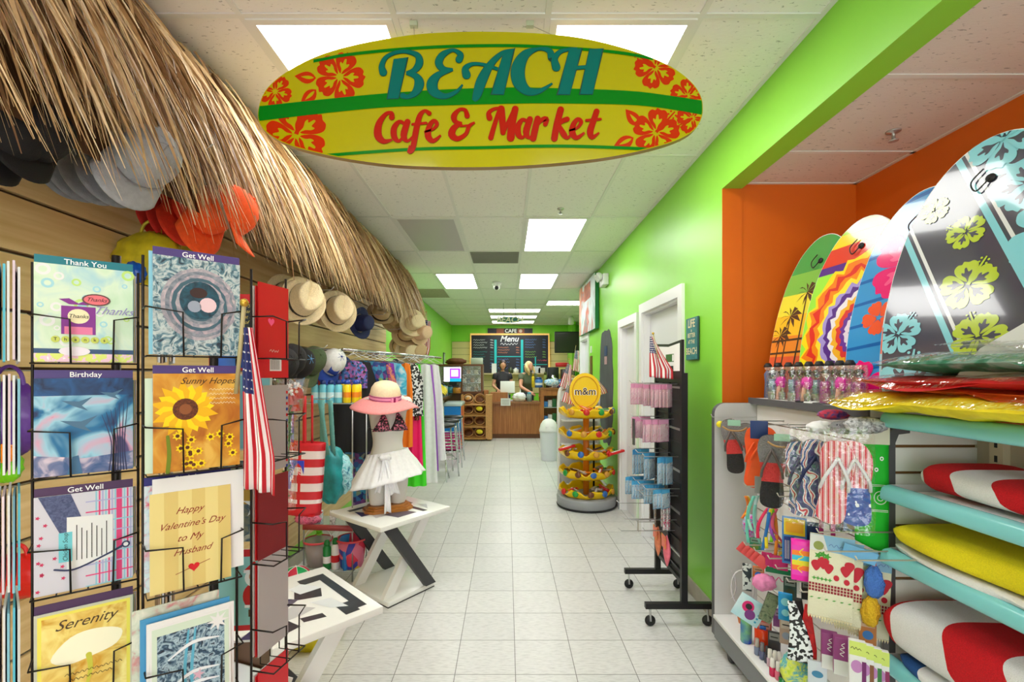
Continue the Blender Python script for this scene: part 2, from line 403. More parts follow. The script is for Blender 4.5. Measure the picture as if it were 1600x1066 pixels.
# baseboards
Mbb = mt('beige_tile_skirting', (186, 178, 166), .4, noise=.08, nscale=12)
def base(name, segs):
    b = MB()
    for a, c in segs: b.bx(XR-.012, XR, a, c, 0, .1, Mbb)
    b.struct(name)
base('baseboard_right', [(YA, DA[0]-.09), (DA[1]+.09, DB[0]-.07), (DB[1]+.07, DC[0]-.06)])
MB().bx(XL, XL+.012, -3, YB, 0, .1, Mbb).struct('baseboard_left')
# doors
Mdoor = mt('white_door_paint', (232, 232, 236), .35)
Mplate = mt('brown_sign_plate', (70, 58, 44), .4)
def door(n, d, cw, panels=False):
    a, b, h = d; f = MB()
    for y0, y1 in ((a-cw, a), (b, b+cw)): f.bx(XR-.022, XR-.0005, y0, y1, 0, h+cw, M_trimw)
    f.bx(XR-.022, XR-.0005, a, b, h, h+cw, M_trimw)
    f.bx(XR-.0004, XR+TW, a, a+.018, 0, h, M_trimw).bx(XR-.0004, XR+TW, b-.018, b, 0, h, M_trimw).bx(XR-.0004, XR+TW, a+.018, b-.018, h-.018, h, M_trimw)
    f.struct('trim_%d' % (n+2))
    s = MB(); s.bx(XR+.055, XR+.095, a+.019, b-.019, .008, h-.02, Mdoor)
    if panels:
        for yc in (a+(b-a)*.3, a+(b-a)*.7):
            for z0, z1 in ((.2, .8), (.95, 1.45), (1.58, 1.88)):
                s.bx(XR+.049, XR+.055, yc-.1, yc+.1, z0, z1, Mdoor, .004)
    o = s.struct('door_%d' % n); return o
d1 = door(1, DA, .085); d2 = door(2, DB, .08); d3 = door(3, DC, .07, True)
def lever(d, y, z, dr):
    MB().lathe([(.0, 0), (.026, .0), (.026, .008), (.012, .012), (.012, .045)], M_chrome, 16, M=fr((XR+.055, y, z), (0, 1, 0), (0, 0, 1)) @ Matrix.Rotation(PI, 4, 'X')).tube([(XR+.012, y, z), (XR+.008, y+.03*dr, z), (XR+.012, y+.11*dr, z-.004)], .008, M_chrome).build('door_handle', d)
lever(d2, 4.72, .95, 1); lever(d1, 3.55, .95, 1)
b_ = MB(); b_.bx(XR+.046, XR+.054, 4.72, 4.80, 1.33, 1.46, Mplate).bx(XR+.044, XR+.046, 4.735, 4.785, 1.42, 1.435, M_wp).bx(XR+.044, XR+.046, 4.735, 4.785, 1.35, 1.40, M_wp)
b_.solo('room_sign', 'small dark plaque with white marks stuck on the narrow farther white door', 'sign')

# ---------------------------------------------------------------- ceiling lights and fittings
Mpan = mt('lit_diffuser', (255, 255, 252), .5, emit=PANEL_EMIT)
Moff = mt('unlit_diffuser', (196, 194, 192), .35)
Mpd = mt('dim_diffuser', (255, 255, 252), .5, emit=PANEL_EMIT*.5)
def troffer(x0, x1, y0, y1, lab, lit=True):
    t = thing('ceiling_light', lab, 'ceiling light', ((x0+x1)/2, (y0+y1)/2, HC), 0, None)
    a, b = (x1-x0)/2, (y1-y0)/2; f = MB(); e = .03
    f.bx(-a, a, -b, -b+e, -.012, 0, Mgrid).bx(-a, a, b-e, b, -.012, 0, Mgrid).bx(-a, -a+e, -b+e, b-e, -.012, 0, Mgrid).bx(a-e, a, -b+e, b-e, -.012, 0, Mgrid)
    f.part('frame', t); MB().bx(-a+e, a-e, -b+e, b-e, -.006, -.001, (Mpan if y0 > 1 else Mpd) if lit else Moff).part('diffuser', t)
c0, c1, c2, c3 = GX[0]+.012, GX[1], GX[2], GX[3]
e = .012
troffer(c0, c1-e, 1.876+e, 3.089-e, 'lit fluorescent ceiling panel behind the left end of the surfboard sign')
troffer(c2+e, c3-e, 1.876+e, 3.089-e, 'lit fluorescent ceiling panel behind the right end of the surfboard sign')
troffer(c2+e, c3-e, 4.302+e, 5.515-e, 'lit ceiling panel standing alone just beyond the surfboard sign')
troffer(c0, c1-e, 4.302+e, 5.515-e, 'unlit grey ceiling panel left of the middle of the room', False)
troffer(c0, c1-e, 6.728+e, 7.941-e, 'lit ceiling panel by the far end of the thatch')
troffer(c2+e, c3-e, 6.728+e, 7.941-e, 'lit ceiling panel right beside the round security camera')
troffer(.79, 1.99, 9.27, 9.86, 'wide lit ceiling panel set to the right beyond the painting')
for y, lab in ((10.42, 'nearest of the three wide lit ceiling panels before the menu board'), (11.62, 'middle of the three wide lit ceiling panels before the menu board'), (12.82, 'farthest of the three wide lit ceiling panels above the menu board')): troffer(-.43, .77, y, y+.58, lab)
troffer(c0, c1-e, .66+e, 1.876-e, 'lit ceiling panel nearest the camera on the left') if False else None
troffer(c0, c1-e, -.55+e, .66-e, 'lit ceiling panel above and behind the camera, left'); troffer(c2+e, c3-e, -.55+e, .66-e, 'lit ceiling panel above and behind the camera, right')
v = thing('air_vent', 'grey square return air vent in the ceiling past the unlit panel', 'vent', (-.145, 5.82, HC)); 
q = MB(); q.bx(-.29, .29, -.28, .28, -.006, -.001, mt('vent_grey', (150, 150, 142), .6)); q.part('grille', v)
q = MB()
for k in range(14): q.bx(-.28, .28, -.27+k*.04, -.262+k*.04, -.012, -.006, MC['vent_grey'])
q.part('slat', v)
MB().bx(-1.62, -1.06, 8.0, 8.9, -.004, 0, mt('stained_tile', (176, 160, 150), .8, noise=.1)).solo('stained_ceiling_tile', 'brownish stained ceiling tile at the far end of the thatch', 'ceiling tile', (0, 0, HC))
v = thing('security_camera', 'white dome security camera hanging from the ceiling grid', 'security camera', (-.0+W(776, 450, 7.4).x, 7.4, HC))
MB().lathe([(.07, 0), (.075, -.03), (.06, -.06)], M_white).part('mount', v); MB().ball((0, 0, -.075), .055, M_white).part('dome', v); MB().ball((0, -.035, -.095), .032, M_ink).part('lens', v)
def sprinkler(x, y, z, lab):
    b = MB(); b.lathe([(.03, 0), (.028, -.006), (.008, -.008), (.008, -.04), (.02, -.042), (.02, -.046), (.001, -.05)], M_steel, 14); b.solo('sprinkler', lab, 'sprinkler', (x, y, z), 0)
p = WZ(876, 326, HC); sprinkler(p.x, p.y, HC, 'small ceiling sprinkler just before the lone lit panel')
p = WZ(1396, 205, HA); sprinkler(p.x, p.y, HA, 'small sprinkler on the alcove ceiling')
p = WZ(879, 490, HC); MB().lathe([(.03, 0), (.07, -.05), (.075, -.2), (.05, -.22)], M_white, 16).solo('ceiling_speaker', 'white cylinder fitting hanging from the far ceiling, near the television', 'ceiling fitting', (1.6, 11.8, HC))
# ---------------------------------------------------------------- hanging surfboard sign
SK = 1.9/F
def sg(p): return ((p[0]-750.5)*SK, (155.5-p[1])*SK)+tuple(x*SK for x in p[2:])
OUT = [(403, 176), (410, 150), (425, 130), (455, 108), (500, 86), (560, 69), (640, 55), (700, 50.5), (760, 49.5), (830, 51.5), (900, 58), (960, 71), (1010, 87), (1050, 105), (1080, 128), (1095, 150), (1098, 168), (1096, 185), (1085, 203), (1060, 218), (1020, 231), (960, 244), (900, 252), (830, 258), (760, 261), (690, 261), (620, 258), (560, 251), (500, 240), (450, 226), (420, 210), (406, 193)]
def hibiscus(mb, cx, cy, r, rot, mp, mi, z, cl=None, stamen=True, sc=1.0):
    """five notched petals, each with a branching inner mark, and a long stamen"""
    shape = [(.12, 0), (.3, .2), (.55, .34), (.78, .36), (.92, .24), (.90, .12), (1.0, .06), (.97, -.02), (.93, -.1), (.94, -.24), (.78, -.36), (.55, -.32), (.3, -.18)]
    inner = [(.1, 0), (.3, .05), (.45, .17), (.56, .17), (.52, .08), (.7, .06), (.72, -.01), (.54, -.06), (.58, -.17), (.46, -.16), (.3, -.05)]
    for k in range(5):
        a = rot+k*2*PI/5
        for sh, m, dz, w in ((shape, mp, 0, 1.12), (inner, mi, .0004, 1)):
            pts = [(cx+r*(x*math.cos(a)-y*w*math.sin(a)), cy+r*(x*math.sin(a)+y*w*math.cos(a))) for x, y in spline(sh, 3, True)]
            if cl: pts = clip(pts, cl)
            mb.poly(pts, m, z+dz)
    if stamen:
        a = rot+.63; ex, ey = cx+r*1.15*math.cos(a), cy+r*1.15*math.sin(a)
        nx, ny = -math.sin(a), math.cos(a)
        def pl(x, y, w0, w1, x2, y2):
            l = math.hypot(x2-x, y2-y) or 1; ax, ay = -(y2-y)/l, (x2-x)/l
            q = [(x+ax*w0, y+ay*w0), (x2+ax*w1, y2+ay*w1), (x2-ax*w1, y2-ay*w1), (x-ax*w0, y-ay*w0)]
            if cl: q = clip(q, cl)
            mb.poly(q, mp, z+.0008)
        pl(cx, cy, r*.07, r*.025, ex, ey)
        for t in (.75, .9, 1.05):
            for s in (-1, 1):
                x, y = cx+r*t*math.cos(a)+nx*s*r*.13, cy+r*t*math.sin(a)+ny*s*r*.13
                q = [(x+r*.045*math.cos(u), y+r*.045*math.sin(u)) for u in [i*PI/3 for i in range(6)]]
                if cl: q = clip(q, cl)
                mb.poly(q, mp, z+.0008)
def leaf(mb, cx, cy, l, rot, mp, mi, z, cl=None):
    for m, k, dz in ((mp, 1, 0), (mi, .45, .0004)):
        pts = []
        for t in range(9): u = t/8; pts.append((u*l, math.sin(PI*u**.8)*l*.3*k))
        for t in range(7, 0, -1): u = t/8; pts.append((u*l, -math.sin(PI*u**.8)*l*.26*k))
        if m is mi: pts = [(x*.6+.1*l, y*.6) for x, y in pts]
        pts = [(cx+x*math.cos(rot)-y*math.sin(rot), cy+x*math.sin(rot)+y*math.cos(rot)) for x, y in pts]
        if cl: pts = clip(pts, cl)
        mb.poly(pts, m, z+dz)
def bigsign():
    t = thing('surfboard_sign', 'big yellow surfboard sign with red hibiscus flowers hanging from the ceiling', 'sign', (W(750.5, 155.5, 1.9)), 0, rot=(PI/2, 0, 0))
    My = mt('glossy_yellow_board', (190, 184, 0), .16, coat=.12, spec=.3, noise=.04, nscale=2); Mrail = mt('board_rail_brown', (150, 118, 60), .4)
    Mo = mt('hibiscus_red', (206, 50, 4), .2, spec=.2); Mg = mt('stripe_green', (0, 132, 20), .2, spec=.2); Mt = mt('letter_teal', (0, 116, 110), .2, spec=.2); Md = mt('letter_outline', (0, 70, 60), .3); Mr = mt('letter_red', (190, 30, 6), .2, spec=.2); Mrd = mt('letter_red_edge', (120, 60, 10), .3)
    o = [sg(p) for p in spline(OUT, 4, True)]
    b = MB(); b.prism(o, -.03, 0, My, side=Mrail, smooth=True)
    b.grid(lambda u, v: (lambda p: (p[0]*(1-.0*v), p[1], 0))(o[int(u*len(o)) % len(o)]), len(o), 1, My, closed=True) if False else None
    b.part('board', t)
    inn = [(x*.996, y*.985) for x, y in o]; a = MB()
    def band(up, lo, m, z=.0022):
        U = spline(up, 4); L = spline(lo, 4)
        for i in range(len(U)-1):
            a.poly(clip([sg(U[i]), sg(U[i+1]), sg(L[i+1]), sg(L[i])], inn), m, z)
    band([(400, 167), (511, 155), (606, 146), (700, 140), (800, 137), (858, 138), (976, 142), (1040, 149), (1105, 159)], [(400, 190), (511, 177), (606, 168), (700, 165), (800, 162.5), (858, 162), (976, 164), (1040, 170), (1105, 181.5)], Mg)
    def thin(pts, w=5):
        band([(x, y-w/2) for x, y in pts], [(x, y+w/2) for x, y in pts], Mg)
    thin([(490, 96), (506, 93), (543, 86), (608, 79), (680, 74), (747, 72), (810, 72), (871, 75), (930, 79), (976, 84), (1020, 92)])
    thin([(460, 248), (480, 246), (564, 239), (660, 233), (760, 231), (830, 229), (897, 229), (960, 231), (1003, 233), (1040, 236)])
    top = [sg(p) for p in ((380, 40), (1110, 40), (1110, 157), (1040, 147), (976, 140), (858, 136), (700, 138), (606, 144), (511, 153), (390, 166))]
    up = clip([sg(p) for p in ((390, 30), (1110, 30), (1110, 159), (800, 137), (390, 169))], inn)
    def area_clip(pts): return pts
    # flowers, drawn under the green band
    for kk, (x, y, r, ro, q) in enumerate(((430, 143, 27, 2.2, 0), (531, 120, 40, 1.2, 0), (463, 210, 50, .6, 1), (1024, 106, 34, 1.9, 0), (1074, 150, 28, 2.8, 1), (1025, 207, 38, .2, 1), (1082, 185, 26, 3.0, 0))):
        c = sg((x, y)); hibiscus(a, c[0], c[1], r*SK, ro, Mo, My, .0002+kk*.00016, inn, bool(q) or x > 1000)
    for (x, y, l, ro) in ((494, 122, 34, 3.05), (494, 140, 34, 3.9), (1000, 196, 34, 2.3), (990, 215, 36, 3.6)):
        c = sg((x, y)); leaf(a, c[0], c[1], l*SK, ro, Mo, My, .0002, inn)
    a.part('printed_pattern', t)
    BE = [[(599.1, 114, 11), (596.9, 104, 8), (602.5, 91.6, 6), (616, 83.8, 5), (634, 81.5, 5), (652, 87, 8), (655.4, 99.5, 11), (647.5, 110.8, 8), (635, 115, 4)],
          [(635, 115, 4), (649.8, 119.8, 9), (655.4, 131, 14), (650, 144.5, 11), (638.5, 152, 6), (629.5, 150.5, 8)],
          [(717.3, 94, 10), (719.5, 86, 8), (708, 79.3, 4.5), (692.5, 86, 9), (685.8, 98.4, 11), (692.5, 108.5, 8), (708, 109.6, 3)],
          [(708, 109.6, 3), (685.8, 117.5, 9), (675.6, 131, 16), (679, 144.5, 14), (694.8, 151.3, 8), (712.8, 144.5, 5), (723, 133, 1.5)],
          [(729, 118, 12), (727.5, 108, 9), (738, 101, 5), (756, 102, 4.5), (778, 109, 4.5)],
          [(802, 79, 3.5), (785, 84, 6), (767, 101, 10), (753, 126, 15), (745, 150, 12), (740, 158, 5)],
          [(862, 91, 11), (857.5, 80, 8), (841, 77.5, 4), (821, 86, 13), (810, 106, 20), (811, 128, 20), (824, 143, 13), (843, 143, 7), (863, 131, 1.5)],
          [(869, 106, 12), (866.5, 93, 9), (875, 82, 6), (890, 78, 4), (902, 77, 3)],
          [(893, 107.5, 5), (919, 105.5, 5)]]
    PO = [[(616, 93.9), (636.5, 91), (622.8, 154.6), (606, 155.3)], [(786, 86), (803, 76.5), (787, 148.5), (768.5, 148)], [(889, 80), (908, 77), (890, 148.5), (871.5, 148.5)], [(921, 78), (941, 77.5), (925.5, 148), (906.5, 148)]]
    l = MB()
    for st in BE: l.stroke([sg(p) for p in st], Md, .0028, 6, .9*SK)
    for po in PO:
        c = (sum(p[0] for p in po)/4, sum(p[1] for p in po)/4)
        l.poly([sg((c[0]+(p[0]-c[0])*1.12+(1 if p[0] > c[0] else -1)*.3, c[1]+(p[1]-c[1])*1.03)) for p in po], Md, .0033)
    l.zc = 0
    for st in BE: l.stroke([sg(p) for p in st], Mt, .0038, 6)
    for po in PO: l.poly([sg(p) for p in po], Mt, .0044)
    l.part('lettering', t, 'teal lettering with dark outline')
    CM = [[(612.5, 184, 9), (612, 177.5, 6), (603, 179, 6), (592.5, 194, 10), (591, 212, 12), (600, 221.5, 8), (613, 219, 3)],
          [(632, 194, 5), (624, 191, 6), (616, 201, 9), (616.5, 215, 9), (624, 221, 5), (632, 211, 3)], [(637, 191, 9), (631, 212, 10), (637, 221, 5), (646, 213, 2.5)],
          [(671, 178, 7), (664, 174, 5), (656, 182, 8), (650, 206, 9), (645, 233, 8), (639, 238, 5), (641, 228, 3)], [(645, 195, 4), (666, 193, 4)],
          [(663, 207, 3), (676, 203, 4), (683, 195, 6), (678, 189.5, 6), (671, 198, 8), (669, 213, 10), (677, 221, 7), (689, 212, 3)],
          [(730, 182, 8), (727, 173, 6), (718, 172, 5), (709.5, 182, 9), (712, 191, 7), (722, 193.5, 4)], [(722, 193.5, 4), (710, 200, 9), (706, 211, 11), (715, 217.5, 8), (728, 210, 6), (733, 198, 6), (742, 192, 3)], [(720, 198, 3), (737, 196, 3)],
          [(765, 185, 9), (764, 177, 7), (772, 171, 5), (782, 170, 5)], [(781, 171, 6), (773, 195, 7), (767, 216, 8)], [(783, 171, 11), (785, 190, 10), (786, 208, 8)], [(786, 208, 6), (795, 190, 6), (804, 172, 7)], [(805, 171, 10), (800, 195, 11), (798, 216, 12)],
          [(823, 190, 5), (816, 188, 6), (809.5, 198, 9), (810, 211, 9), (817, 215.5, 5), (824, 206, 3)], [(828, 187, 9), (822, 207, 10), (827, 216, 5), (835, 208, 2.5)],
          [(840, 186, 9), (836, 203, 10), (833, 217, 10)], [(836, 203, 4), (844, 190, 6), (853, 187, 9), (852, 195, 7)],
          [(876, 172, 10), (870, 195, 10), (866, 217, 10)], [(868, 201, 4), (877, 191, 7), (886, 187, 8)], [(874, 198, 6), (881, 211, 9), (887, 216, 5), (894, 208, 2.5)],
          [(889, 205, 3), (901, 201, 4), (908, 192, 6), (903, 187, 6), (896, 195, 8), (894, 208, 10), (901, 216, 7), (913, 208, 3)],
          [(932, 175, 9), (927, 190, 9), (922, 206, 10), (925, 215.5, 7), (936, 208, 2.5)], [(916, 189, 4), (938, 187, 4)]]
    l = MB()
    for st in CM:
        l.stroke([sg(p) for p in st], Mrd, .0028, 4, .35*SK)
    l.zc = 0
    for st in CM: l.stroke([sg(p) for p in st], Mr, .0040, 4)
    l.part('lettering', t, 'red script lettering')
    ln = MB()
    for x, hx in ((-.19, -.27), (.25, .2)):
        zt = HC-t.location.z; yb = .262
        MB().tube([(hx, zt-.012, -.015), (x*1.4, yb-.02, -.015)], .0015, M_steel, 5).part('hanging_wire', t)
        MB().box((hx, zt-.01, -.015), (.03, .02, .02), mt('pale_green_clip', (196, 206, 180), .5)).part('ceiling_clip', t)
bigsign()
# palm cord ends on the ceiling
# ---------------------------------------------------------------- thatch awning along the left wall
def thatch():
    rnd = random.Random(3); cols = [(196, 160, 112), (172, 134, 88), (222, 192, 148), (146, 108, 68), (206, 174, 128), (120, 86, 56), (232, 208, 172)]
    ms = [mt('palm_straw_%s' % 'abcdefg'[i], c, .5, noise=.12, nscale=40) for i, c in enumerate(cols)]
    t = thing('thatch_awning', 'dried palm thatch awning hanging along the top of the left slatwall', 'thatch', (0, 0, 0))
    # top line and fringe line of the skirt, along Y
    def top(y): return Vector((-1.40, y, 2.885))
    def ridge(y): return Vector((-1.22+.02*math.sin(y*3), y, 2.74+.02*math.sin(y*2.3)))
    b = MB(); b.grid(lambda u, v: (-1.42+.19*v, .25+6.0*u, 2.89-.75*v**1.3), 20, 6, mt('thatch_core', (92, 66, 42), .9)); b.part('backing', t)
    MB().tube([(-1.40, .25, 2.88), (-1.40, 6.3, 2.88)], .02, mt('thatch_pole', (110, 80, 50), .8)).part('pole', t)
    for lay, (N, l0, l1, out, rt) in enumerate(((4200, .44, .86, .95, 0), (3400, .32, .66, 1.1, .25), (2400, .2, .46, 1.2, .5))):
        m_ = MB()
        for i in range(N):
            y = .15+6.15*rnd.random()**(1.4); mat = ms[rnd.choices(range(7), (5, 5, 4, 3, 4, 2, 2))[0]]
            if lay == 1 and rnd.random() < .4: mat = ms[rnd.choice((1, 3, 5))]
            a = Vector((-1.41+.16*rt*rnd.random(), y, 2.89-rt*.35*rnd.random())); L = l0+(l1-l0)*rnd.random(); slope = .42*out*(.75+.5*rnd.random())
            drift = .02+.30*rnd.random(); bend = .16*rnd.random()
            w = .0035+.0095*rnd.random()**2; n = 5; vs = []
            an = rnd.random()*PI; side = Vector((math.cos(an)*.5, math.sin(an), .15)).normalized()*w
            tw = (rnd.random()-.5)*.16
            for k in range(n+1):
                u = k/n; p = a+Vector((slope*L*(u+.12*math.sin(PI*u)), drift*L*u*1.2+tw*u*u, -L*(u**1.06)*.94-bend*u*u*L))
                p.x += bend*.4*u*u*(1 if rnd.random() < .8 else -1)*.3
                ww = side*(1-.9*u**2.2); vs += [p-ww, p+ww]
            m_.add(vs, [(2*k, 2*k+1, 2*k+3, 2*k+2) for k in range(n)], mat, False)
        m_.part(('fringe', 'upper_layer', 'ridge_layer')[lay], t)['kind'] = 'stuff'
thatch()
# ---------------------------------------------------------------- left slatwall
Msl = mt('maple_slatwall', (232, 202, 146), .45, col2=(214, 178, 118), nscale=2.2, stretch=(1, .6, 14))
Mgr = mt('slat_groove', (92, 70, 46), .6); Mal = mt('aluminium_strip', (168, 164, 156), .35, .6)
SX = XL+.035
def slat(y0, y1, lab):
    t = thing('slatwall_panel', lab, 'slatwall', (XL, y0, 0)); b = MB(); z = .2; h = .1015*1.9
    b.bx(.0005, .012, 0, y1-y0, .19, HC-.01, Mgr)
    zz = .19
    while zz < HC-.05:
        z1 = min(zz+.176, HC-.01); b.bx(.012, .034, .001, y1-y0-.001, zz, z1, Msl); zz += .190
    b.part('slat', t); a = MB(); zz = .19+.176
    while zz < HC-.05: a.bx(.0121, .022, .002, y1-y0-.002, zz+.001, zz+.0045, Mal); zz += .190
    a.part('groove_strip', t)
slat(-.3, .95, 'maple slatwall panel on the left wall nearest the camera'); slat(.95, 2.17, 'maple slatwall panel on the left wall behind the grey and orange caps'); slat(2.17, 3.39, 'maple slatwall panel on the left wall behind the red cards'); slat(3.39, 6.3, 'maple slatwall panel on the left wall behind the hanging clothes')
# ---------------------------------------------------------------- hats and caps on the left slatwall
def caprot(r): return (Matrix.Rotation(r[2]+.12, 4, 'Z') @ Matrix.Rotation(r[1], 4, 'Y') @ Matrix.Rotation(-.55+r[0], 4, 'Z')).to_euler()
def cap_thing(lab, cm, bm_, loc, rot, under=None, group=None, patch=None, mesh=None):
    t = thing('baseball_cap', lab, 'cap', loc, group=group, rot=caprot(rot)); R = .095
    b = MB(); prof = [(R*1.0, 0), (R*1.0, .03), (R*.93, .07), (R*.72, .105), (R*.4, .125), (.001, .132)]
    b.lathe(prof, [cm if i < 9 else cm for i in range(5)], 24, sx=1.08, sy=.92, cap=False); b.lathe([(r*.97, z-.002) for r, z in prof], under or cm, 24, sx=1.08, sy=.92, cap=False); cw = b.part('crown', t)
    for k in range(3):
        s = MB(); a = k*PI/3; s.tube([(R*1.09*math.cos(a)*math.cos(u), R*.93*math.sin(a)*math.cos(u), .133*math.sin(u)+.001) for u in [PI*j/12 for j in range(13)]], .0012, mesh or bm_, 4)
        s.part('seam', cw)
    def br(u, v):
        a = (u-.5)*2.5; r = R*1.02+v*.072*(1-.25*abs(u-.5)**2*4); x = R*1.08*math.cos(a)+v*.095*math.cos(a*.45); y = R*.92*math.sin(a)*(1-.0*v)+v*.012*math.sin(a); return (x, y, .004-.022*(abs(u-.5)*2)**2*v-.006*v)
    MB().sheet(br, 14, 5, .004, bm_).part('brim', t); MB().ball((0, 0, .133), .007, bm_, 8).part('button', cw)
    if patch: MB().sheet(lambda u, v: (R*1.12+.001-.03*v*v, (u-.5)*.07, .035+v*.045), 5, 4, .003, patch).part('front_patch', t)
    return t
C_ = lambda n, c, **k: mt(n, c, k.pop('rough', .8), noise=.06, nscale=60, bump=.25, bscale=300, **k)
Mcg = C_('grey_twill', (132, 132, 136)); Mcg2 = C_('light_grey_twill', (165, 166, 170)); Mcb = C_('black_twill', (18, 14, 17)); Mco = C_('orange_twill', (240, 84, 18)); Mcr = C_('red_twill', (196, 34, 16)); Mcn = C_('navy_twill', (26, 36, 84)); Mcol = C_('olive_twill', (76, 92, 62)); Mcw = C_('white_mesh', (226, 226, 228)); Mcbl = C_('royal_twill', (30, 64, 160)); Mcy = C_('yellow_twill', (222, 200, 40)); Msky = C_('sky_twill', (110, 170, 225))
Mblu = C_('dark_sweatband', (30, 26, 30))
def hookbar(p, L=.3, d=(1, 0, 0)):
    p = Vector(p); d = Vector(d)
    MB().tube([(0, 0, 0), d*L*.95, d*L+Vector((0, 0, .02))], .003, M_steel, 6).box((0, 0, -.02), (.006, .03, .05), M_steel).solo('display_hook', 'steel wire hook sticking out of the left slatwall', 'hook', p, group='wire hooks in the left slatwall')
G1 = 'baseball caps hung under the thatch'
# black caps, far left
def capstack(pts, mk):
    for k, (px, py, X) in enumerate(pts): mk(k, WX(px, py, X))
bl = [cap_thing('big black cap hanging at the left edge under the thatch', Mcb, Mcb, WX(-22, 212, -1.40), (.0, 1.35, -.15), group=G1)]; bl[0].scale = (.8,)*3
dup(bl[0], WX(6, 214, -1.33), label='black cap with its rounded brim in front of the leftmost one', rot=caprot((0.05, 1.3, -.2))); dup(bl[0], WX(50, 212, -1.30), label='black cap hanging nearest to the grey caps', rot=caprot((0.1, 1.25, -.25)))
hookbar((SX, 1.42, 2.33), .5)
g0 = cap_thing('rearmost grey cap of the hanging stack of five', Mcg, Mcg, WX(128, 240, -1.5), (0, 1.45, -.35), group=G1)
for k, (px, py, X, lab) in enumerate(((148, 243, -1.43, 'second grey cap from the wall in the stack of five'), (170, 246, -1.36, 'middle grey cap of the stack of five'), (196, 248, -1.28, 'fourth grey cap in the stack, just behind the outermost'), (222, 250, -1.19, 'outermost grey cap, whole crown and brim showing'))):
    dup(g0, WX(px, py, X), label=lab, rot=caprot((0.02*k, 1.45-.03*k, -.4-.04*k)), mats={Mcg: Mcg2} if k == 3 else None)
hookbar((SX, 1.78, 2.34), .5)
o0 = cap_thing('red-orange cap at the wall end of the orange stack', Mcr, Mcr, WX(262, 318, -1.5), (0, 1.45, -.3), group=G1)
dup(o0, WX(280, 322, -1.42), label='second red-orange cap in the orange stack', rot=caprot((0, 1.42, -.35))); dup(o0, WX(298, 324, -1.35), label='dark orange cap behind the bright orange one', rot=caprot((0, 1.42, -.4)), mats={Mcr: C_('rust_twill', (216, 50, 14))})
dup(o0, WX(324, 330, -1.26), label='bright orange cap with its brim straight down', rot=caprot((0.3, 1.5, -.55)), mats={Mcr: Mco}); dup(o0, WX(350, 334, -1.17), label='orange cap turned sideways showing its dark inside', rot=(.5, .9, .9), mats={Mcr: Mco})
hookbar((SX, 2.25, 2.33), .5)
# lower caps beyond the red cards
for i, (px, py, X, cm, bm_, lab, r, pat) in enumerate((
    (432, 572, -1.3, Mcb, Mcb, 'black cap half hidden behind the red card rack', (0, 1.3, -.5), None), (447, 566, -1.3, Mcb, Mcb, 'black cap just right of the red greeting card', (0.1, 1.25, -.6), None),
    (462, 570, -1.34, Mcb, Msky, 'black cap with a sky blue brim', (.1, 1.3, -.5), None), (484, 566, -1.36, Mcol, Mcol, 'olive green cap with a tag', (.1, 1.2, -.7), None),
    (500, 572, -1.42, Mcb, Mcr, 'black cap with a red brim behind the white one', (.0, 1.3, -.5), None), (516, 568, -1.3, Mcw, Mcbl, 'white mesh cap with a blue brim', (.1, 1.2, -.65), Mcbl), (526, 576, -1.4, Mcbl, Mcy, 'blue cap with a yellow brim behind the white mesh cap', (.0, 1.3, -.4), None))):
    p = WX(px, py, X); cap_thing(lab, cm, bm_, p, r, group='caps on the lower hooks beyond the card racks', patch=pat)
for y in (3.05, 3.45, 3.85): hookbar((SX, y, 1.66), .45)
Mst = mt('pale_straw', (232, 212, 172), .7, noise=.08, nscale=120, bump=.5, bscale=220); Mst2 = mt('tan_straw', (206, 176, 132), .7, noise=.08, nscale=120, bump=.5, bscale=220); Mbb1 = mt('black_hat_band', (28, 22, 22), .6); Mbb2 = mt('brown_hat_band', (96, 36, 24), .6)
def hat(lab, m, band, loc, d, R=.14, cr=.093, h=.13, roll=.3, group='sun hats hung under the thatch', pinch=True, cat='hat', name='straw_hat'):
    d = Vector(d).normalized(); q = d.to_track_quat('Z', 'Y'); t = thing(name, lab, cat, loc, group=group, rot=(q @ Matrix.Rotation(roll, 3, 'Z').to_quaternion()).to_euler())
    def cf(u, v):
        a = 2*PI*u
        r = cr*(1-.18*v) if v < .75 else cr*(1-.135)*math.sqrt(max(0, 1-((v-.75)/.25)**2)); z = h*min(1, v/.8)+(.012*math.sin(min(1, (v-.75)/.25)*PI/2) if v > .75 else 0)
        x, y = r*1.16*math.cos(a), r*.95*math.sin(a)
        if pinch and v > .55:
            k = (v-.55)/.45; z -= .036*k*math.exp(-(y/.026)**2); y *= 1-.28*k*max(0, math.cos(a))
        return (x, y, z)
    cw = MB().grid(cf, 28, 14, m, closed=True).part('crown', t)
    def bf(u, v):
        a = 2*PI*u; r = cr+(R-cr)*v; return (r*1.12*math.cos(a), r*math.sin(a), (.03*v*v*(abs(math.sin(a))**1.5)-.012*v*max(0, math.cos(a))))
    MB().sheet(bf, 32, 5, .003, m).part('brim', t)
    if band:
        MB().grid(lambda u, v: (cr*1.165*(1-.02*v)*math.cos(2*PI*u)+.001, cr*.955*(1-.02*v)*math.sin(2*PI*u), .003+v*.024), 28, 1, band, closed=True).part('hat_band', cw)
    return t
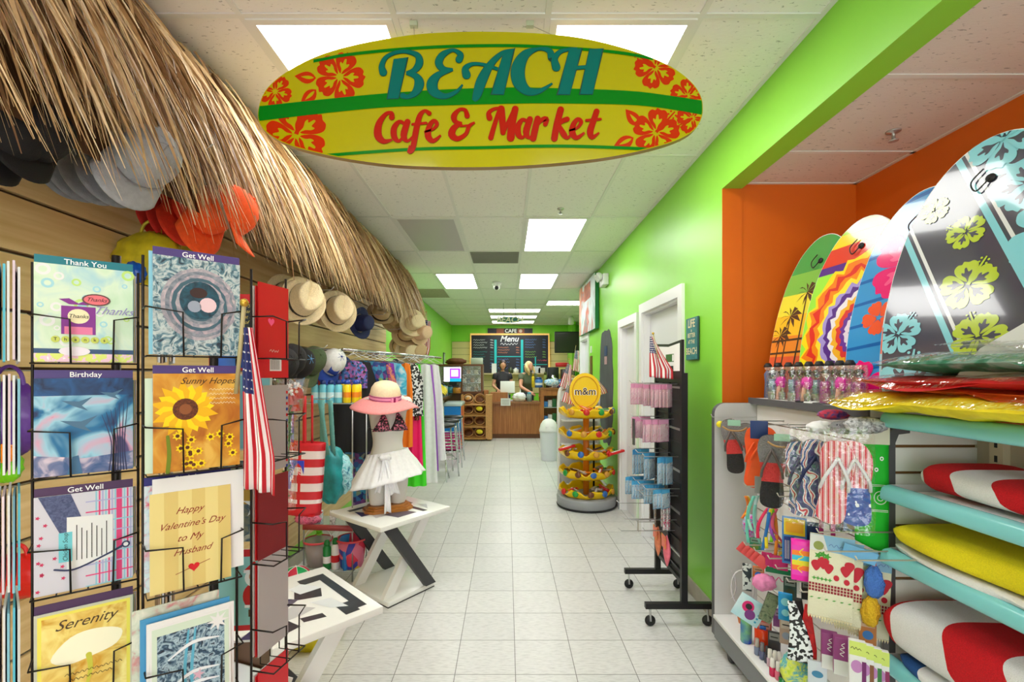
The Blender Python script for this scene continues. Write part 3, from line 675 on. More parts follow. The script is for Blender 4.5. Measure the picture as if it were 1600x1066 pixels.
for px, py, X, m, bnd, lab, d, kw in (
    (446, 466, -1.38, Mst, Mbb1, 'pale straw hat half hidden by the red greeting card', (.75, -.62, .1), dict(roll=1.2)),
    (472, 470, -1.26, Mst, Mbb1, 'pale straw fedora with thin black band, first fully seen', (.72, -.66, .15), dict(roll=1.3)),
    (508, 478, -1.38, Mst2, Mbb2, 'tan fedora with brown band behind the pale pinched one', (.7, -.6, 0), dict(roll=1.4)),
    (526, 486, -1.24, Mst, Mbb1, 'pale fedora with wide black band and pinched crown', (.65, -.72, .12), dict(roll=1.5)),
    (563, 505, -1.3, Mcn, Mcn, 'navy blue brimmed hat with metal eyelet', (.9, -.3, .0), dict(pinch=False, cr=.08, h=.09, name='brimmed_hat')),
    (594, 492, -1.38, Mst2, Mbb1, 'tan straw hat with dark band seen from its flat top', (.5, -.6, .45), dict(R=.14)),
    (620, 500, -1.3, Mst2, None, 'wide tan sun hat under the thatch beyond the navy hat', (.6, -.75, .2), dict(R=.18, pinch=False)),
    (634, 522, -1.2, Mst2, Mbb2, 'tan straw hat with dark band above the clothes rail', (.5, -.8, .1), dict(R=.16)),
    (645, 505, -1.1, Mst, None, 'pale round straw hat near the end of the thatch', (.6, -.7, .1), dict(R=.16, pinch=False)),
    (636, 548, -1.2, Mst, None, 'cream straw hat hanging lowest above the clothes rail', (.6, -.7, -.1), dict(R=.15, pinch=False)),
    (655, 520, -1.05, mt('blush_straw', (222, 186, 152), .7, noise=.06, nscale=90), None, 'blush straw hat beside the small hanging flag', (.8, -.5, 0), dict(R=.15, pinch=False)),
    (626, 540, -1.32, Mst, Mbb1, 'cream hat with black band in the lower cluster', (.4, -.8, -.1), dict(R=.13)),
    (648, 548, -1.12, Mst2, None, 'tan rounded hat at the right of the lower cluster', (.7, -.7, 0), dict(R=.15, pinch=False))):
    hat(lab, m, bnd, WX(px, py, X), d, **kw)
for y, z in ((3.3, 2.08), (3.95, 2.1), (4.7, 2.08), (5.4, 2.0)): hookbar((SX, y, z), .4)
# crumpled bags hung behind the card racks
def crumple(r, seed, sx=1, sy=1, sz=1, amp=.18):
    rr = random.Random(seed); ph = [rr.random()*6 for _ in range(8)]
    def f(u, v):
        a = 2*PI*u; b = PI*v; k = 1+amp*(math.sin(3*a+ph[0]+4*v)*.5+math.sin(7*a+ph[1]+3*b)*.35+math.sin(11*b+ph[2]+2*a)*.3)*math.sin(b)
        return (r*sx*k*math.sin(b)*math.cos(a), r*sy*k*math.sin(b)*math.sin(a), -r*sz*k*math.cos(b))
    return f
def bag(px, py, Y, m, r, lab, seed, sx=1, sy=.6, sz=1, nm='tote_bag', strap=None, cat='bag'):
    t = thing(nm, lab, cat, W(px, py, Y)); MB().grid(crumple(r, seed, sx, sy, sz), 30, 18, m, closed=True).part('body', t)
    MB().tube(spline([(-r*.4, 0, r*sz*.7), (-r*.3, 0, r*sz*1.2), (0, 0, r*sz*1.4), (r*.3, 0, r*sz*1.2), (r*.4, 0, r*sz*.7)], 4), .006, strap or m, 6).part('handle', t); return t
bag(70, 398, 1.9, mt('grey_green_nylon', (104, 108, 104), .45, noise=.2, nscale=14), .12, 'crumpled grey nylon bag behind the Thank You card', 1, 1.1); bag(20, 392, 1.75, mt('dark_nylon', (48, 52, 50), .4, noise=.2), .07, 'dark crumpled bag at the left edge above the card rack', 2)
bag(236, 404, 1.95, mt('yellow_nylon', (196, 180, 30), .4, noise=.2, nscale=14), .11, 'shiny yellow bag hung above the second card rack', 3, 1.2); bag(288, 388, 2.4, MC['yellow_nylon'], .11, 'second yellow bag, right of the larger one', 4, 1.2)
bag(212, 425, 1.9, mt('blue_vinyl', (24, 90, 190), .25, noise=.1), .045, 'small round blue and yellow item peeking between the card racks', 5, cat='toy', nm='beach_toy'); bag(15, 655, 1.5, mt('purple_pack', (92, 50, 140), .3, noise=.3, nscale=8), .12, 'purple shiny package behind the left card rack', 6, .8, nm='toy_package', cat='package')
bag(10, 730, 1.5, mt('lime_plastic', (120, 210, 20), .3), .05, 'lime green ball behind the left card rack', 7, nm='toy_ball', cat='ball'); bag(6, 706, 1.46, mt('tangerine_plastic', (250, 140, 10), .3), .035, 'orange ball above the lime one at the left edge', 8, nm='toy_ball', cat='ball'); bag(30, 900, 1.5, mt('red_vinyl', (210, 20, 16), .4), .07, 'red package behind the lower left card pockets', 9, 1.6, nm='toy_package', cat='package')
# ---------------------------------------------------------------- card racks
Mpur = mt('header_purple', (74, 58, 122), .5); Mteal = mt('header_teal', (12, 116, 130), .5); Mpl = mt('header_plum', (72, 42, 84), .5); Mkraft = mt('kraft_envelope', (176, 148, 120), .7); Mcream = mt('cream_paper', (238, 226, 184), .6); Mlb = mt('pale_blue_paper', (140, 200, 220), .5)
def star_shape(cx, cy, r, n, k, rot=0): return [(cx+(r if i % 2 == 0 else r*k)*math.cos(rot+PI*i/n), cy+(r if i % 2 == 0 else r*k)*math.sin(rot+PI*i/n)) for i in range(2*n)]
def circ(cx, cy, r, n=20, sy=1): return [(cx+r*math.cos(2*PI*i/n), cy+r*sy*math.sin(2*PI*i/n)) for i in range(n)]
def rect(x0, y0, x1, y1): return [(x0, y0), (x1, y0), (x1, y1), (x0, y1)]
def heart(cx, cy, r): return [(cx+r*.065*16*math.sin(t)**3, cy+r*.065*(13*math.cos(t)-5*math.cos(2*t)-2*math.cos(3*t)-math.cos(4*t))) for t in [2*PI*i/24 for i in range(24)]]
def card(F_, x, z, w, h, lab, art=None, face=None, dep=0, tilt=0, name='greeting_card', group=None, header=None, skew=0, th=.0022):
    b = MB(); b.bx(0, w, 0, th, 0, h, face or M_paper)
    b.M = fr((0, -.0003, 0), (1, 0, 0)); 
    if art: art(b, w, h)
    if header:
        b.M = Matrix(); b.bx(.0, w, .0035, .0045, h-.03, h+.014, header[1]); b.M = fr((0, .0034, 0), (1, 0, 0)); b.text(header[0], w/2, h+.006, .0125, header[2] if len(header) > 2 else M_wp, .0003, bold=.01)
    o = b.solo(name, lab, 'greeting card', group=group)
    o.matrix_world = F_ @ Matrix.Translation((x, dep, z)) @ Matrix.Rotation(tilt, 4, 'X') @ Matrix.Rotation(skew, 4, 'Y'); return o
def FR(x, y, dx, dy): return Matrix.Translation((x, y, 0)) @ Matrix.Rotation(math.atan2(dy, dx), 4, 'Z')
FA = FR(-.795, .80, .1, .08); FB = FR(-.606, .80, .101, .09)
rz_ = random.Random(11)
def a_thanks(b, w, h):
    b.poly(rect(0, 0, w, h), ramp_mt('mint_wash', [(196, 222, 190), (214, 230, 206), (170, 208, 214)], 18), .0001)
    for i in range(22):
        x, y, r = rz_.random()*w*.9+.006, rz_.random()*h*.8+.025, .004+rz_.random()*.006; c = [mt('soft_lime', (190, 222, 120), .5), mt('soft_aqua', (160, 210, 220), .5), M_paper][i % 3]
        b.poly(circ(x, y, r), c, .0002+i*1e-5); b.poly(circ(x, y, r*.55), MC['mint_wash'], .0002+i*1e-5+5e-6)
    Mpp = mt('grape_print', (130, 40, 140), .5); Mrose = mt('rose_print', (226, 120, 160), .5)
    b.poly(rect(.033, .047, .077, .095), Mpp, .0006); b.poly(rect(.037, .047, .073, .06), Mrose, .0007); b.poly(circ(.055, .078, .0165, sy=.9), Mpp, .0008); b.poly(circ(.055, .078, .014, sy=.9), Mcream, .0009)
    b.poly([(.043, .098), (.03, .106), (.043, .108), (.055, .1), (.067, .108), (.08, .105), (.067, .098)], Mpp, .0009)
    b.poly(circ(.078, .108, .019, sy=.55), mt('brown_print', (96, 62, 58), .5), .001); b.poly(circ(.078, .108, .0165, sy=.5), mt('coral_print', (232, 110, 120), .5), .0011)
    b.text('Thanks', .078, .108, .0095, M_ink, .0013, shear=.4); b.text('Thanks', .055, .078, .009, M_ink, .0013, shear=.2); b.text('Thanks', .1, .09, .019, mt('lilac_print', (150, 140, 190), .5), .0013, shear=.5)
    for i, ch in enumerate('Thanks'): b.poly(circ(.026+i*.0125, .038, .0055), mt('lime_button', (196, 206, 90), .5), .0012); b.text(ch, .026+i*.0125, .038, .0075, M_ink, .0014, bold=.01)
    b.poly(rect(0, .014, w, .022), mt('ribbon_navy', (50, 80, 120), .5), .0005); b.poly(rect(0, 0, w, .014), ramp_mt('stripe_soft', [(220, 230, 120), (240, 200, 220), (250, 250, 240)], 90, bands=True), .0006)
    b.poly(circ(.05, .018, .02, sy=.4), mt('ivory_tag', (236, 226, 236), .5), .0013)
def a_birds(b, w, h):
    b.poly(rect(0, 0, w, h), ramp_mt('dusk_sky', [(14, 44, 90), (20, 110, 160), (150, 200, 220), (214, 160, 186), (80, 70, 120)], 14, dist=.9), .0001)
    b.poly(rect(0, h*.82, w, h), ramp_mt('storm_top', [(10, 34, 70), (20, 90, 150)], 30), .0002); b.poly([(0, 0), (w, 0), (w, h*.2), (w*.5, h*.16), (0, h*.22)], ramp_mt('marsh_water', [(230, 210, 222), (110, 120, 160), (60, 90, 140)], 40), .0003)
    for x, y, s in ((.055, .12, 1), (.1, .135, .8), (.058, .085, 1.2)):
        b.poly([(x-.022*s, y+.006*s), (x, y+.004*s), (x+.018*s, y+.012*s), (x+.004*s, y-.003*s), (x+.012*s, y-.012*s), (x-.006*s, y-.004*s)], mt('bird_grey', (70, 110, 140), .5), .0005)
    Mtr = mt('branch_print', (40, 50, 90), .5)
    for a in range(7): b.stroke([(.095+.004*a, 0, .002), (.098+.003*a, .05, .0015), (.085+.006*a, .1+.004*a, .0006)], Mtr, .0006)
    b.poly([(.04, 0), (.047, .03), (.055, .032), (.06, 0)], mt('post_print', (60, 110, 150), .5), .0007)
def a_recipe(b, w, h):
    b.poly(rect(0, 0, w, h), mt('floral_white', (206, 204, 216), .5), .0001)
    for i in range(12): x = w*.6+i*w*.4/12; b.poly(rect(x, 0, x+.0022, h), [mt('plaid_aqua', (140, 196, 214), .5), mt('plaid_rose', (220, 60, 120), .5), mt('plaid_lilac', (170, 170, 210), .5)][i % 3], .0002)
    b.poly(rect(w*.82, 0, w*.88, h), MC['plaid_rose'], .00025)
    for i in range(9): y = i*h/9; b.poly(rect(w*.5, y, w, y+.0022), [MC['plaid_aqua'], MC['plaid_rose'], MC['plaid_lilac']][i % 3], .0003)
    b.poly([(.005, h), (.045, h), (.06, h*.72), (.035, h*.55)], ramp_mt('denim_print', [(50, 60, 100), (90, 100, 140)], 200), .0004)
    for i in range(14): b.poly(star_shape(rz_.random()*w*.35, rz_.random()*h*.8, .0035, 5, .5), mt('berry_print', (200, 40, 90), .5), .0004)
    b.poly([(.04, .035), (.1, .045), (.1, .12), (.04, .125)], M_paper, .0006)
    for i in range(7): x = .052+i*.0065; b.poly(rect(x, .05, x+.0012, .11-.006*(i % 3)), M_ink, .0008)
    b.poly([(.03, .05), (.047, .05), (.047, .1), (.03, .1)], mt('aqua_tag', (110, 200, 212), .5), .0009); b.text('Chicken Soup', .0385, .075, .0085, M_ink, .001, rot=PI/2, shear=.3)
    b.stroke([(.025, .04, .003), (.05, .035, .003), (.09, .05, .003), (.115, .062, .004)], mt('spoon_print', (40, 50, 90), .5), .0011); b.poly(circ(.118, .063, .006), MC['spoon_print'], .0011); b.poly(circ(.118, .063, .0035), M_paper, .0012)
def a_serenity(b, w, h):
    b.poly(rect(0, 0, w, h), mt('pale_sage', (196, 196, 176), .5), .0001); b.poly(rect(.004, .004, w-.004, h-.004), mt('lemon_edge', (236, 224, 90), .5), .0002); b.poly(rect(.009, .009, w-.009, h-.009), ramp_mt('amber_wash', [(206, 150, 30), (236, 208, 110), (250, 236, 150)], 30), .0003)
    b.poly(spline([(.02, .085), (.045, .115), (.08, .12), (.112, .108), (.105, .085), (.075, .075), (.04, .07)], 4, True), mt('lily_white', (250, 244, 214), .5), .0005); b.stroke([(.068, .078, .008), (.07, .05, .006), (.062, 0.012, .003)], mt('lily_stem', (200, 196, 60), .5), .0006)
    b.text('Serenity', .064, .138, .024, mt('umber_ink', (70, 50, 20), .5), .0007, shear=.45); scrib(b, .075, .052, .075, .005, MC['umber_ink'], .0008); scrib(b, .072, .042, .06, .005, MC['umber_ink'], .0009)
def a_nest(b, w, h):
    b.poly(rect(0, 0, w, h), ramp_mt('feather_teal', [(34, 50, 66), (90, 130, 146), (196, 206, 206), (60, 96, 112)], 60, dist=2), .0001)
    for k in range(9): b.poly([(x*(1+.02*math.sin(i*3+k)), y) for i, (x, y) in enumerate(circ(.066+.001*(k % 3), .088, .056-.005*k, 30, 1.12))], [ramp_mt('nest_a', [(196, 180, 186), (120, 130, 146)], 90), ramp_mt('nest_b', [(90, 104, 120), (150, 156, 166)], 90), ramp_mt('nest_c', [(206, 180, 188), (110, 124, 140)], 70), mt('nest_d', (62, 96, 112), .5)][k % 4 if k < 6 else 3], .0002+k*2e-5)
    b.poly(circ(.066, .095, .03, 24, 1.1), ramp_mt('nest_hollow', [(14, 40, 56), (30, 90, 110)], 80), .0005); b.poly(circ(.078, .088, .013, 16), mt('envelope_blush', (226, 196, 204), .5), .0007); b.poly(circ(.058, .084, .010, 16), mt('egg_grey', (150, 160, 178), .5), .0007); b.poly(circ(.064, .108, .013, 16, .7), mt('wren_brown', (54, 34, 34), .5), .0008)
def a_sunflower(b, w, h):
    b.poly(rect(0, 0, w, h), ramp_mt('marigold_wash', [(170, 96, 20), (206, 140, 40), (226, 180, 80)], 20), .0001)
    for k in range(20):
        a = 2*PI*k/20+.1; r = .05 if k % 2 else .043; c, s = math.cos(a), math.sin(a); q = [(.012, -.005), (.03, -.009), (r, 0), (.03, .009), (.012, .005)]
        b.poly(clip([(.045+x*c-y*s, .105+x*s+y*c) for x, y in q], rect(0, 0, w, h)), [mt('petal_yellow', (250, 214, 10), .5), mt('petal_gold', (236, 180, 10), .5)][k % 2], .0003+k*1e-5)
    b.poly(circ(.045, .105, .0185), ramp_mt('seed_head', [(60, 26, 14), (120, 60, 24)], 300), .0006); b.poly(circ(.045, .105, .009), mt('seed_core', (140, 80, 40), .6), .0007)
    b.stroke([(.02, .06, .005), (.022, .03, .006), (.02, 0, .006)], mt('stem_green', (110, 130, 20), .5), .0005)
    for i in range(16):
        x, y = .03+rz_.random()*.09, .006+rz_.random()*.035*(1+.6*(i % 2)); 
        if x > w-.01: x = w-.012
        b.poly(star_shape(x, y, .008, 7, .6), MC['petal_yellow'], .0008+i*1e-5); b.poly(circ(x, y, .003), MC['seed_head'], .0010+i*1e-5)
    b.text('Sunny Hopes', .078, .153, .0155, mt('umber_ink', (70, 50, 20), .5), .0009, shear=.45)
    for i in range(4): scrib(b, .1, .138-i*.008, .04, .004, Mcream, .0009)
def a_valentine(b, w, h):
    for i in range(6): b.poly(rect(w*i/6, 0, w*(i+1)/6, h), [mt('butter_a', (226, 208, 136), .5), mt('butter_b', (216, 192, 116), .5)][i % 2], .0001)
    m = mt('maroon_ink', (140, 40, 30), .5)
    for i, (s, y) in enumerate((('Happy', .132), ("Valentine's Day", .108), ('to My', .085), ('Husband', .062))): b.text(s, w*.5-.004+.004*(i % 2), y, .0155, m, .0004, shear=.5)
    b.poly(heart(w*.52, .033, .008), M_red, .0004); b.stroke([(w*.3, .026, .001), (w*.72, .04, .001)], m, .0003)
def a_winter(b, w, h):
    b.poly(rect(.003, .003, w-.003, h-.003), mt('mint_border', (206, 222, 204), .5), .0001); b.poly(rect(.01, .01, w-.01, h-.016), ramp_mt('winter_tree', [(16, 26, 44), (50, 84, 110), (170, 196, 210), (24, 40, 66)], 70, dist=2), .0002)
    for x in (.052, .062): b.stroke([(x, .02, .004), (x-.004, .06, .005), (x+.002, .13, .003)], mt('ice_ribbon', (90, 170, 200), .5), .0004)
    for y in (.05, .03, .1): b.stroke([(.025, y-.01, .002), (.06, y+.008, .006), (.1, y+.004, .002)], mt('snow_white', (226, 230, 236), .5), .0005)
    b.poly(star_shape(w-.02, h-.018, .018, 8, .4), M_paper, .0006); b.poly(star_shape(.068, .05, .01, 5, .4), mt('star_pink', (210, 170, 190), .5), .0007)
def a_header_only(m):
    def f(b, w, h): b.poly(rect(.004, .004, w-.004, h-.004), m, .0001)
    return f
ZR = [1.519, 1.327, 1.130, .935, .74]
rowsA = [('Thank You', Mteal, a_thanks, 'Thank You card with purple gift, top of the left rack'), ('Birthday', Mpur, a_birds, 'Birthday card with flying ducks over a dusk marsh'), ('Get Well', Mpl, a_recipe, 'Get Well card with plaid cloth and recipe for soup'), ('', Mpl, a_serenity, 'yellow Serenity card with a white lily'), ('', Mpl, a_birds, 'pale card just showing at the bottom of the left rack')]
Mb = mt('pale_violet_paper', (206, 200, 224), .6)
for i, (hd, hm, art, lab) in enumerate(rowsA):
    z = ZR[i]; card(FA, 0, z, .128, .164, lab, art, dep=-.028, header=(hd, hm))
    for k in range(4): card(FA, .003+.002*k, z, .124, .160, 'spare card behind the %s card of the left rack' % ('Thank You', 'duck Birthday', 'recipe Get Well', 'Serenity', 'lowest')[i], face=[M_paper, Mlb, Mcream, Mb][k], dep=-.022+.005*k, group='spare cards behind the front ones')
rowsB = [('Get Well', Mpur, a_nest, 'Get Well card with a bird nest picture, highest on the middle rack'), ('Get Well', Mpur, a_sunflower, 'Sunny Hopes sunflower card on the middle rack'), ('Birthday', mt('header_navy', (42, 44, 120), .5), a_valentine, "yellow Happy Valentine's Day to My Husband card"), ('Christmas', mt('sky_edge', (70, 150, 200), .5), a_winter, 'dark blue winter card with ribbons, lowest on the middle rack')]
ZB = [1.531, 1.333, 1.132, .925]
for i, (hd, hm, art, lab) in enumerate(rowsB):
    z = ZB[i]
    card(FB, .004 if i < 2 else 0, z, .128 if i < 2 else .118, .166 if i != 3 else .150, lab, art, dep=-.028, header=None if i > 1 else (hd, hm), tilt=0 if i < 2 else -.04)
    if i == 0: card(FB, -.001, z, .12, .172, 'pale blue envelope behind the bird nest card', face=Mlb, dep=-.021)
    if i == 1: card(FB, -.006, z, .12, .158, 'pale green envelope behind the sunflower card', face=mt('mint_paper', (206, 222, 200), .6), dep=-.02)
    if i == 2:
        card(FB, .004, z+.012, .136, .178, 'white envelope standing behind the valentine card', face=M_paper, dep=-.02, skew=-.0); card(FB, -.006, z, .128, .178, 'floral card with navy Birthday header behind the valentine', face=ramp_mt('floral_pale', [(236, 226, 232), (200, 220, 226), (220, 90, 120)], 60), dep=-.008, header=('Birthday', MC['header_navy']))
    if i == 3:
        card(FB, -.004, z, .128, .158, 'white envelope behind the winter card', face=M_paper, dep=-.021); card(FB, -.012, z, .13, .166, 'sky blue card behind the winter card', face=MC['sky_edge'], dep=-.015); card(FB, -.022, z, .125, .180, 'cream floral card at the back of the lowest middle pocket', face=ramp_mt('floral_cream', [(232, 232, 216), (206, 214, 196), (206, 90, 110)], 40), dep=-.006)
# side pockets seen edge-on
def sidecards(x, y, dx, dy, zs, n, face, lab, w=.12, sp=.006, grp='cards seen edge-on in the side pockets'):
    for zi, z in enumerate(zs):
        for k in range(n):
            Fs = FR(x+k*sp*.8+.002*rz_.random(), y+k*sp*.6, dx+rz_.uniform(-.05, .05), dy)
            card(Fs, 0, z+.004*rz_.random(), w, .16+.01*rz_.random(), '%s, %s tier' % (lab, ('top', 'second', 'third', 'fourth', 'bottom')[zi]), face=face[(k+zi) % len(face)], group=grp, skew=rz_.uniform(-.03, .03), th=.003)
sidecards(-.845, .78, -.72, .70, ZR[:4], 6, [M_paper, Mlb, mt('aqua_paper', (90, 190, 214), .5), M_paper, mt('blush_paper', (226, 206, 214), .6)], 'cards seen edge-on at the left side of the left rack')
sidecards(-.675, .92, -.60, .78, ZR[:4], 5, [M_paper, Mkraft, mt('grey_paper', (190, 190, 192), .6), Mkraft], 'envelopes seen edge-on between the two card racks')
# far faces of the right rack
def a_thankyou(b, w, h):
    b.poly(rect(0, 0, w, h), M_red, .0001); b.poly(rect(.006, .006, w-.006, h-.02), mt('night_black', (18, 16, 34), .4), .0002)
    b.poly(rect(.01, .006, w-.008, .06), MC['blue_vinyl'], .0003); b.poly(circ(w*.78, .05, .024), mt('globe_brown', (96, 60, 50), .4), .0004)
    for i, s in enumerate(('Sister,', "Thank you're", 'at the top', 'of Santa\'s', 'nice list')): b.text(s, w*.72, .142-i*.012, .011, mt('gold_ink', (220, 190, 90), .4), .0005, shear=.35)
def a_heart(b, w, h): b.poly(rect(0, 0, w, h), mt('card_red', (214, 14, 34), .4), .0001); b.poly(heart(w*.4, h*.6, .009), mt('heart_pink', (255, 90, 150), .5), .0002); b.poly(rect(w*.35, .014, w*.75, .04), M_paper, .0002); [b.poly(rect(w*.38+i*w*.035, .017, w*.38+i*w*.035+.0012, .037), M_ink, .0003) for i in range(9)]; scrib(b, w*.5, .055, w*.3, .006, M_paper, .0003)
def a_santa(b, w, h):
    b.poly(rect(0, 0, w, h), M_red, .0001); b.poly(rect(0, .012, w-.014, h-.016), mt('santa_aqua', (146, 206, 206), .5), .0002); sx = w*.72
    b.poly(circ(sx, .075, .024, 20, 1.2), mt('santa_red', (206, 24, 24), .5), .0003); b.poly(circ(sx, .115, .02), M_wp, .0004); b.poly(circ(sx, .118, .011), mt('santa_skin', (226, 170, 140), .5), .0005); b.poly([(sx-.024, .13), (sx, .152), (sx+.02, .132)], MC['santa_red'], .0006); b.poly(rect(sx-.022, .126, sx+.02, .133), M_wp, .0007); b.poly(rect(sx-.02, .05, sx+.02, .056), M_wp, .0006); b.poly(rect(sx-.012, .03, sx+.014, .046), mt('boot_brown', (90, 60, 30), .5), .0006)
def a_orn(b, w, h): b.poly(rect(0, 0, w, h), ramp_mt('ornament_mix', [(70, 80, 66), (140, 140, 116), (60, 90, 110), (190, 186, 166)], 40), .0001); b.poly(star_shape(w*.75, h*.45, .03, 5, .35, .3), M_wp, .0003); b.poly(circ(w*.6, h*.55, .016), mt('gold_print', (206, 160, 50), .4), .0002)
FD = FR(-.648, 1.03, 1, .12)
for z, art, lab, dz in ((1.505, a_thankyou, 'red bordered black holiday card behind the middle rack', 0), (1.33, None, 'pale blue card half hidden behind the flag', 0), (1.13, a_orn, 'grey and gold ornaments card below the flag', .01), (.935, a_santa, 'holiday card with a red suited bearded figure on aqua', .01), (.745, None, 'white card with dark picture corner near the bottom', 0)):
    card(FD, 0, z, .13, .168+dz, lab, art or a_header_only(Mlb if z > 1 else mt('brown_photo', (110, 80, 60), .5)), dep=0)
b_ = card(FD, .0, .735, .135, .15, 'white envelope with a folded corner near the bottom of the rack', None, face=M_paper, dep=-.012, skew=.35)
FC = FR(-.4876, .93, .02, .093)
for z, h, m, art, lab in ((1.49, .19, M_red, a_heart, 'bright red card with a small pink heart'), (1.30, .175, mt('grey_card_back', (176, 170, 172), .6), lambda b, w, h: [b.poly(rect(w-.008, i*.012, w-.002, i*.012+.006), M_red if i % 2 else M_blue, .0002) for i in range(14)], 'grey card back with an airmail striped edge'), (1.13, .16, mt('wine_card', (130, 24, 34), .5), None, 'dark red card under the grey one'), (.94, .19, MC['grey_card_back'], None, 'plain grey card back beside the geometric table'), (.72, .19, mt('card_red', (214, 14, 34), .4), None, 'red card at the bottom beside the geometric table')):
    card(FC, 0, z, .088, h, lab, art, face=m, dep=0)
    for k in range(2): card(FC, .0, z, .086, h-.008, 'spare card tucked behind the ones on the rack\'s right face', face=[M_red, M_paper][k], dep=.006+.006*k, group='spare cards on the right face')
# wire racks
def rack(lab, x, y, F_, zs, extra=()):
    t = thing('card_spinner_rack', lab, 'card rack', (x, y, 0)); inv = Matrix.Translation((-x, -y, 0))
    b = MB(); b.lathe([(.0, 0), (.09, 0), (.09, .012), (.03, .03), (.008, .04), (.008, 1.74)], M_wire, 20); b.part('post', t)
    for fi, (FF, w, sgn) in enumerate([(F_, .134, -1)]+list(extra)):
        for z in list(zs):
            p = MB(inv @ FF); r = .0016; d = -.034; zb = z-.003; zt = z+.078
            p.tube([(-.004, .012, zb), (-.004, d, zb), (w, d, zb), (w, .012, zb)], r, M_wire, 6)
            p.tube([(-.006, .014, zt), (-.006, d, zt), (w*.33, d-.002, zt-.006), (w*.34, d-.002, zb)], r, M_wire, 6); p.tube([(w+.002, .014, zt), (w+.002, d, zt+.004), (w*.76, d-.002, zt-.004), (w*.75, d-.002, zb)], r, M_wire, 6)
            for q in (.2, .5, .8): p.tube([(w*q, d, zb), (w*q, .014, zb), (w*q, .014, zt)], r*.8, M_wire, 5)
            p.part('wire_pocket', t)
        v = MB(inv @ FF); 
        for q in (-.006, w+.002): v.tube([(q, .014, .55), (q, .014, zs[0]+.17)], .0024, M_wire, 6)
        v.part('upright', t)
rack('dark wire card rack at the left, Thank You card on top', -.80, .97, FA, ZR); rack('dark wire card rack beside it, with the flag and red cards', -.60, .97, FB, ZB, [(FR(-.480, .92, .02, .093), .092, -1)])
# ---------------------------------------------------------------- flags
def usflag(lab, loc, L, H, rot, fold=.012, nf=3, name='american_flag', pole=None, taper=.5, hang=True, sway=0, group=None):
    """stripes run along local -z; u across the stripes"""
    t = thing(name, lab, 'flag', loc, rot=rot, group=group); Mr_, Mw_, Mb_ = mt('flag_red', (188, 22, 40), .6), mt('flag_white', (236, 232, 232), .6), mt('flag_navy', (36, 44, 104), .6)
    def f(u, v): w = H*(taper+(1-taper)*min(1, v*1.3)); return (u*w+sway*v*v, fold*math.sin(u*nf*2*PI+2*v)*(.4+.6*v), -v*L-.06*L*u*math.sin(v*2))
    b = MB(); b.sheet(f, 26, 20, .0012, lambda u, v: Mb_ if (v < .42 and u < 7/13) else (Mr_ if int(u*13) % 2 == 0 else Mw_))
    for r_ in range(7):
        for c in range(5):
            u0, v0 = (.04+c*.115+(.05 if r_ % 2 else 0)), .04+r_*.055
            if u0 > .51: continue
            for s in (-1, 1):
                c0 = Vector(f(u0, v0)); e1 = (Vector(f(u0+.01, v0))-c0).normalized(); e2 = (Vector(f(u0, v0+.01))-c0).normalized(); n = e1.cross(e2)*s*.0012; R = H*.038
                b.add([c0+n+e1*x+e2*y for x, y in star_shape(0, 0, R, 5, .42)], [tuple(range(10))], Mw_)
    b.part('cloth', t)
    if pole: sf = MB().tube(pole, .004, mt('flag_staff', (176, 160, 116), .5), 8).part('staff', t); MB().ball(pole[0], .008, mt('gold_ball', (200, 160, 60), .3, .6), 10).part('finial', sf)
    return t
p = W(378, 512, .86)
usflag('small American flag hanging down between the card racks', p, .29, .06, (0, 0, .1), .008, 2.5, pole=[(.004, .0, .045), (-.002, 0, -.03), (-.012, .004, -.12)], taper=.3, sway=.0)
# ---------------------------------------------------------------- rose in a sleeve
t = thing('wrapped_rose', 'red roses with white baby breath in a clear sleeve beside the card rack', 'flowers', W(455, 625, 1.12)); rr = random.Random(5)
for k in range(5):
    b = MB(); c = Vector((rr.uniform(-.02, .014), rr.uniform(-.014, .014), rr.uniform(-.025, .012)))
    for q in range(4): b.grid(lambda u, v, q=q: (c.x+(.006+.003*q)*(1-.3*v)*math.cos(2*PI*u*.8+q), c.y+(.006+.003*q)*(1-.3*v)*math.sin(2*PI*u*.8+q), c.z+.022*v-.002*q), 8, 3, mt('rose_red', (206, 44, 40), .6))
    b.part('rose_bloom', t)
b = MB()
for k in range(26): b.ball((rr.uniform(-.018, .022), rr.uniform(-.016, .016), rr.uniform(.014, .04)), .0042, M_wp, 6)
b.part('baby_breath', t)['kind'] = 'stuff'
b = MB(); 
for k in range(40): a = rr.random()*6; z = -rr.random()*.24; b.add([(-.003*math.cos(a)+z*.06, 0, z), (.012*math.cos(a)+z*.06, .012*math.sin(a), z+.01), (.003+z*.06, .004, z+.012)], [(0, 1, 2)], mt('leaf_green', (60, 130, 40), .5))
b.tube([(0, 0, 0), (-.008, 0, -.12), (-.017, 0, -.28)], .0035, MC['leaf_green'], 6); b.part('stem', t)
MB().lathe([(.010, -.26), (.014, -.12), (.022, -.04), (.036, .03), (.040, .05)], M_clear, 16, cap=False).part('clear_sleeve', t)
MB().tube([(-.006, 0, -.10), (.0, -.05, -.10), (.01, -.13, -.10)], .0016, M_wire, 6).part('wire_clip', t)
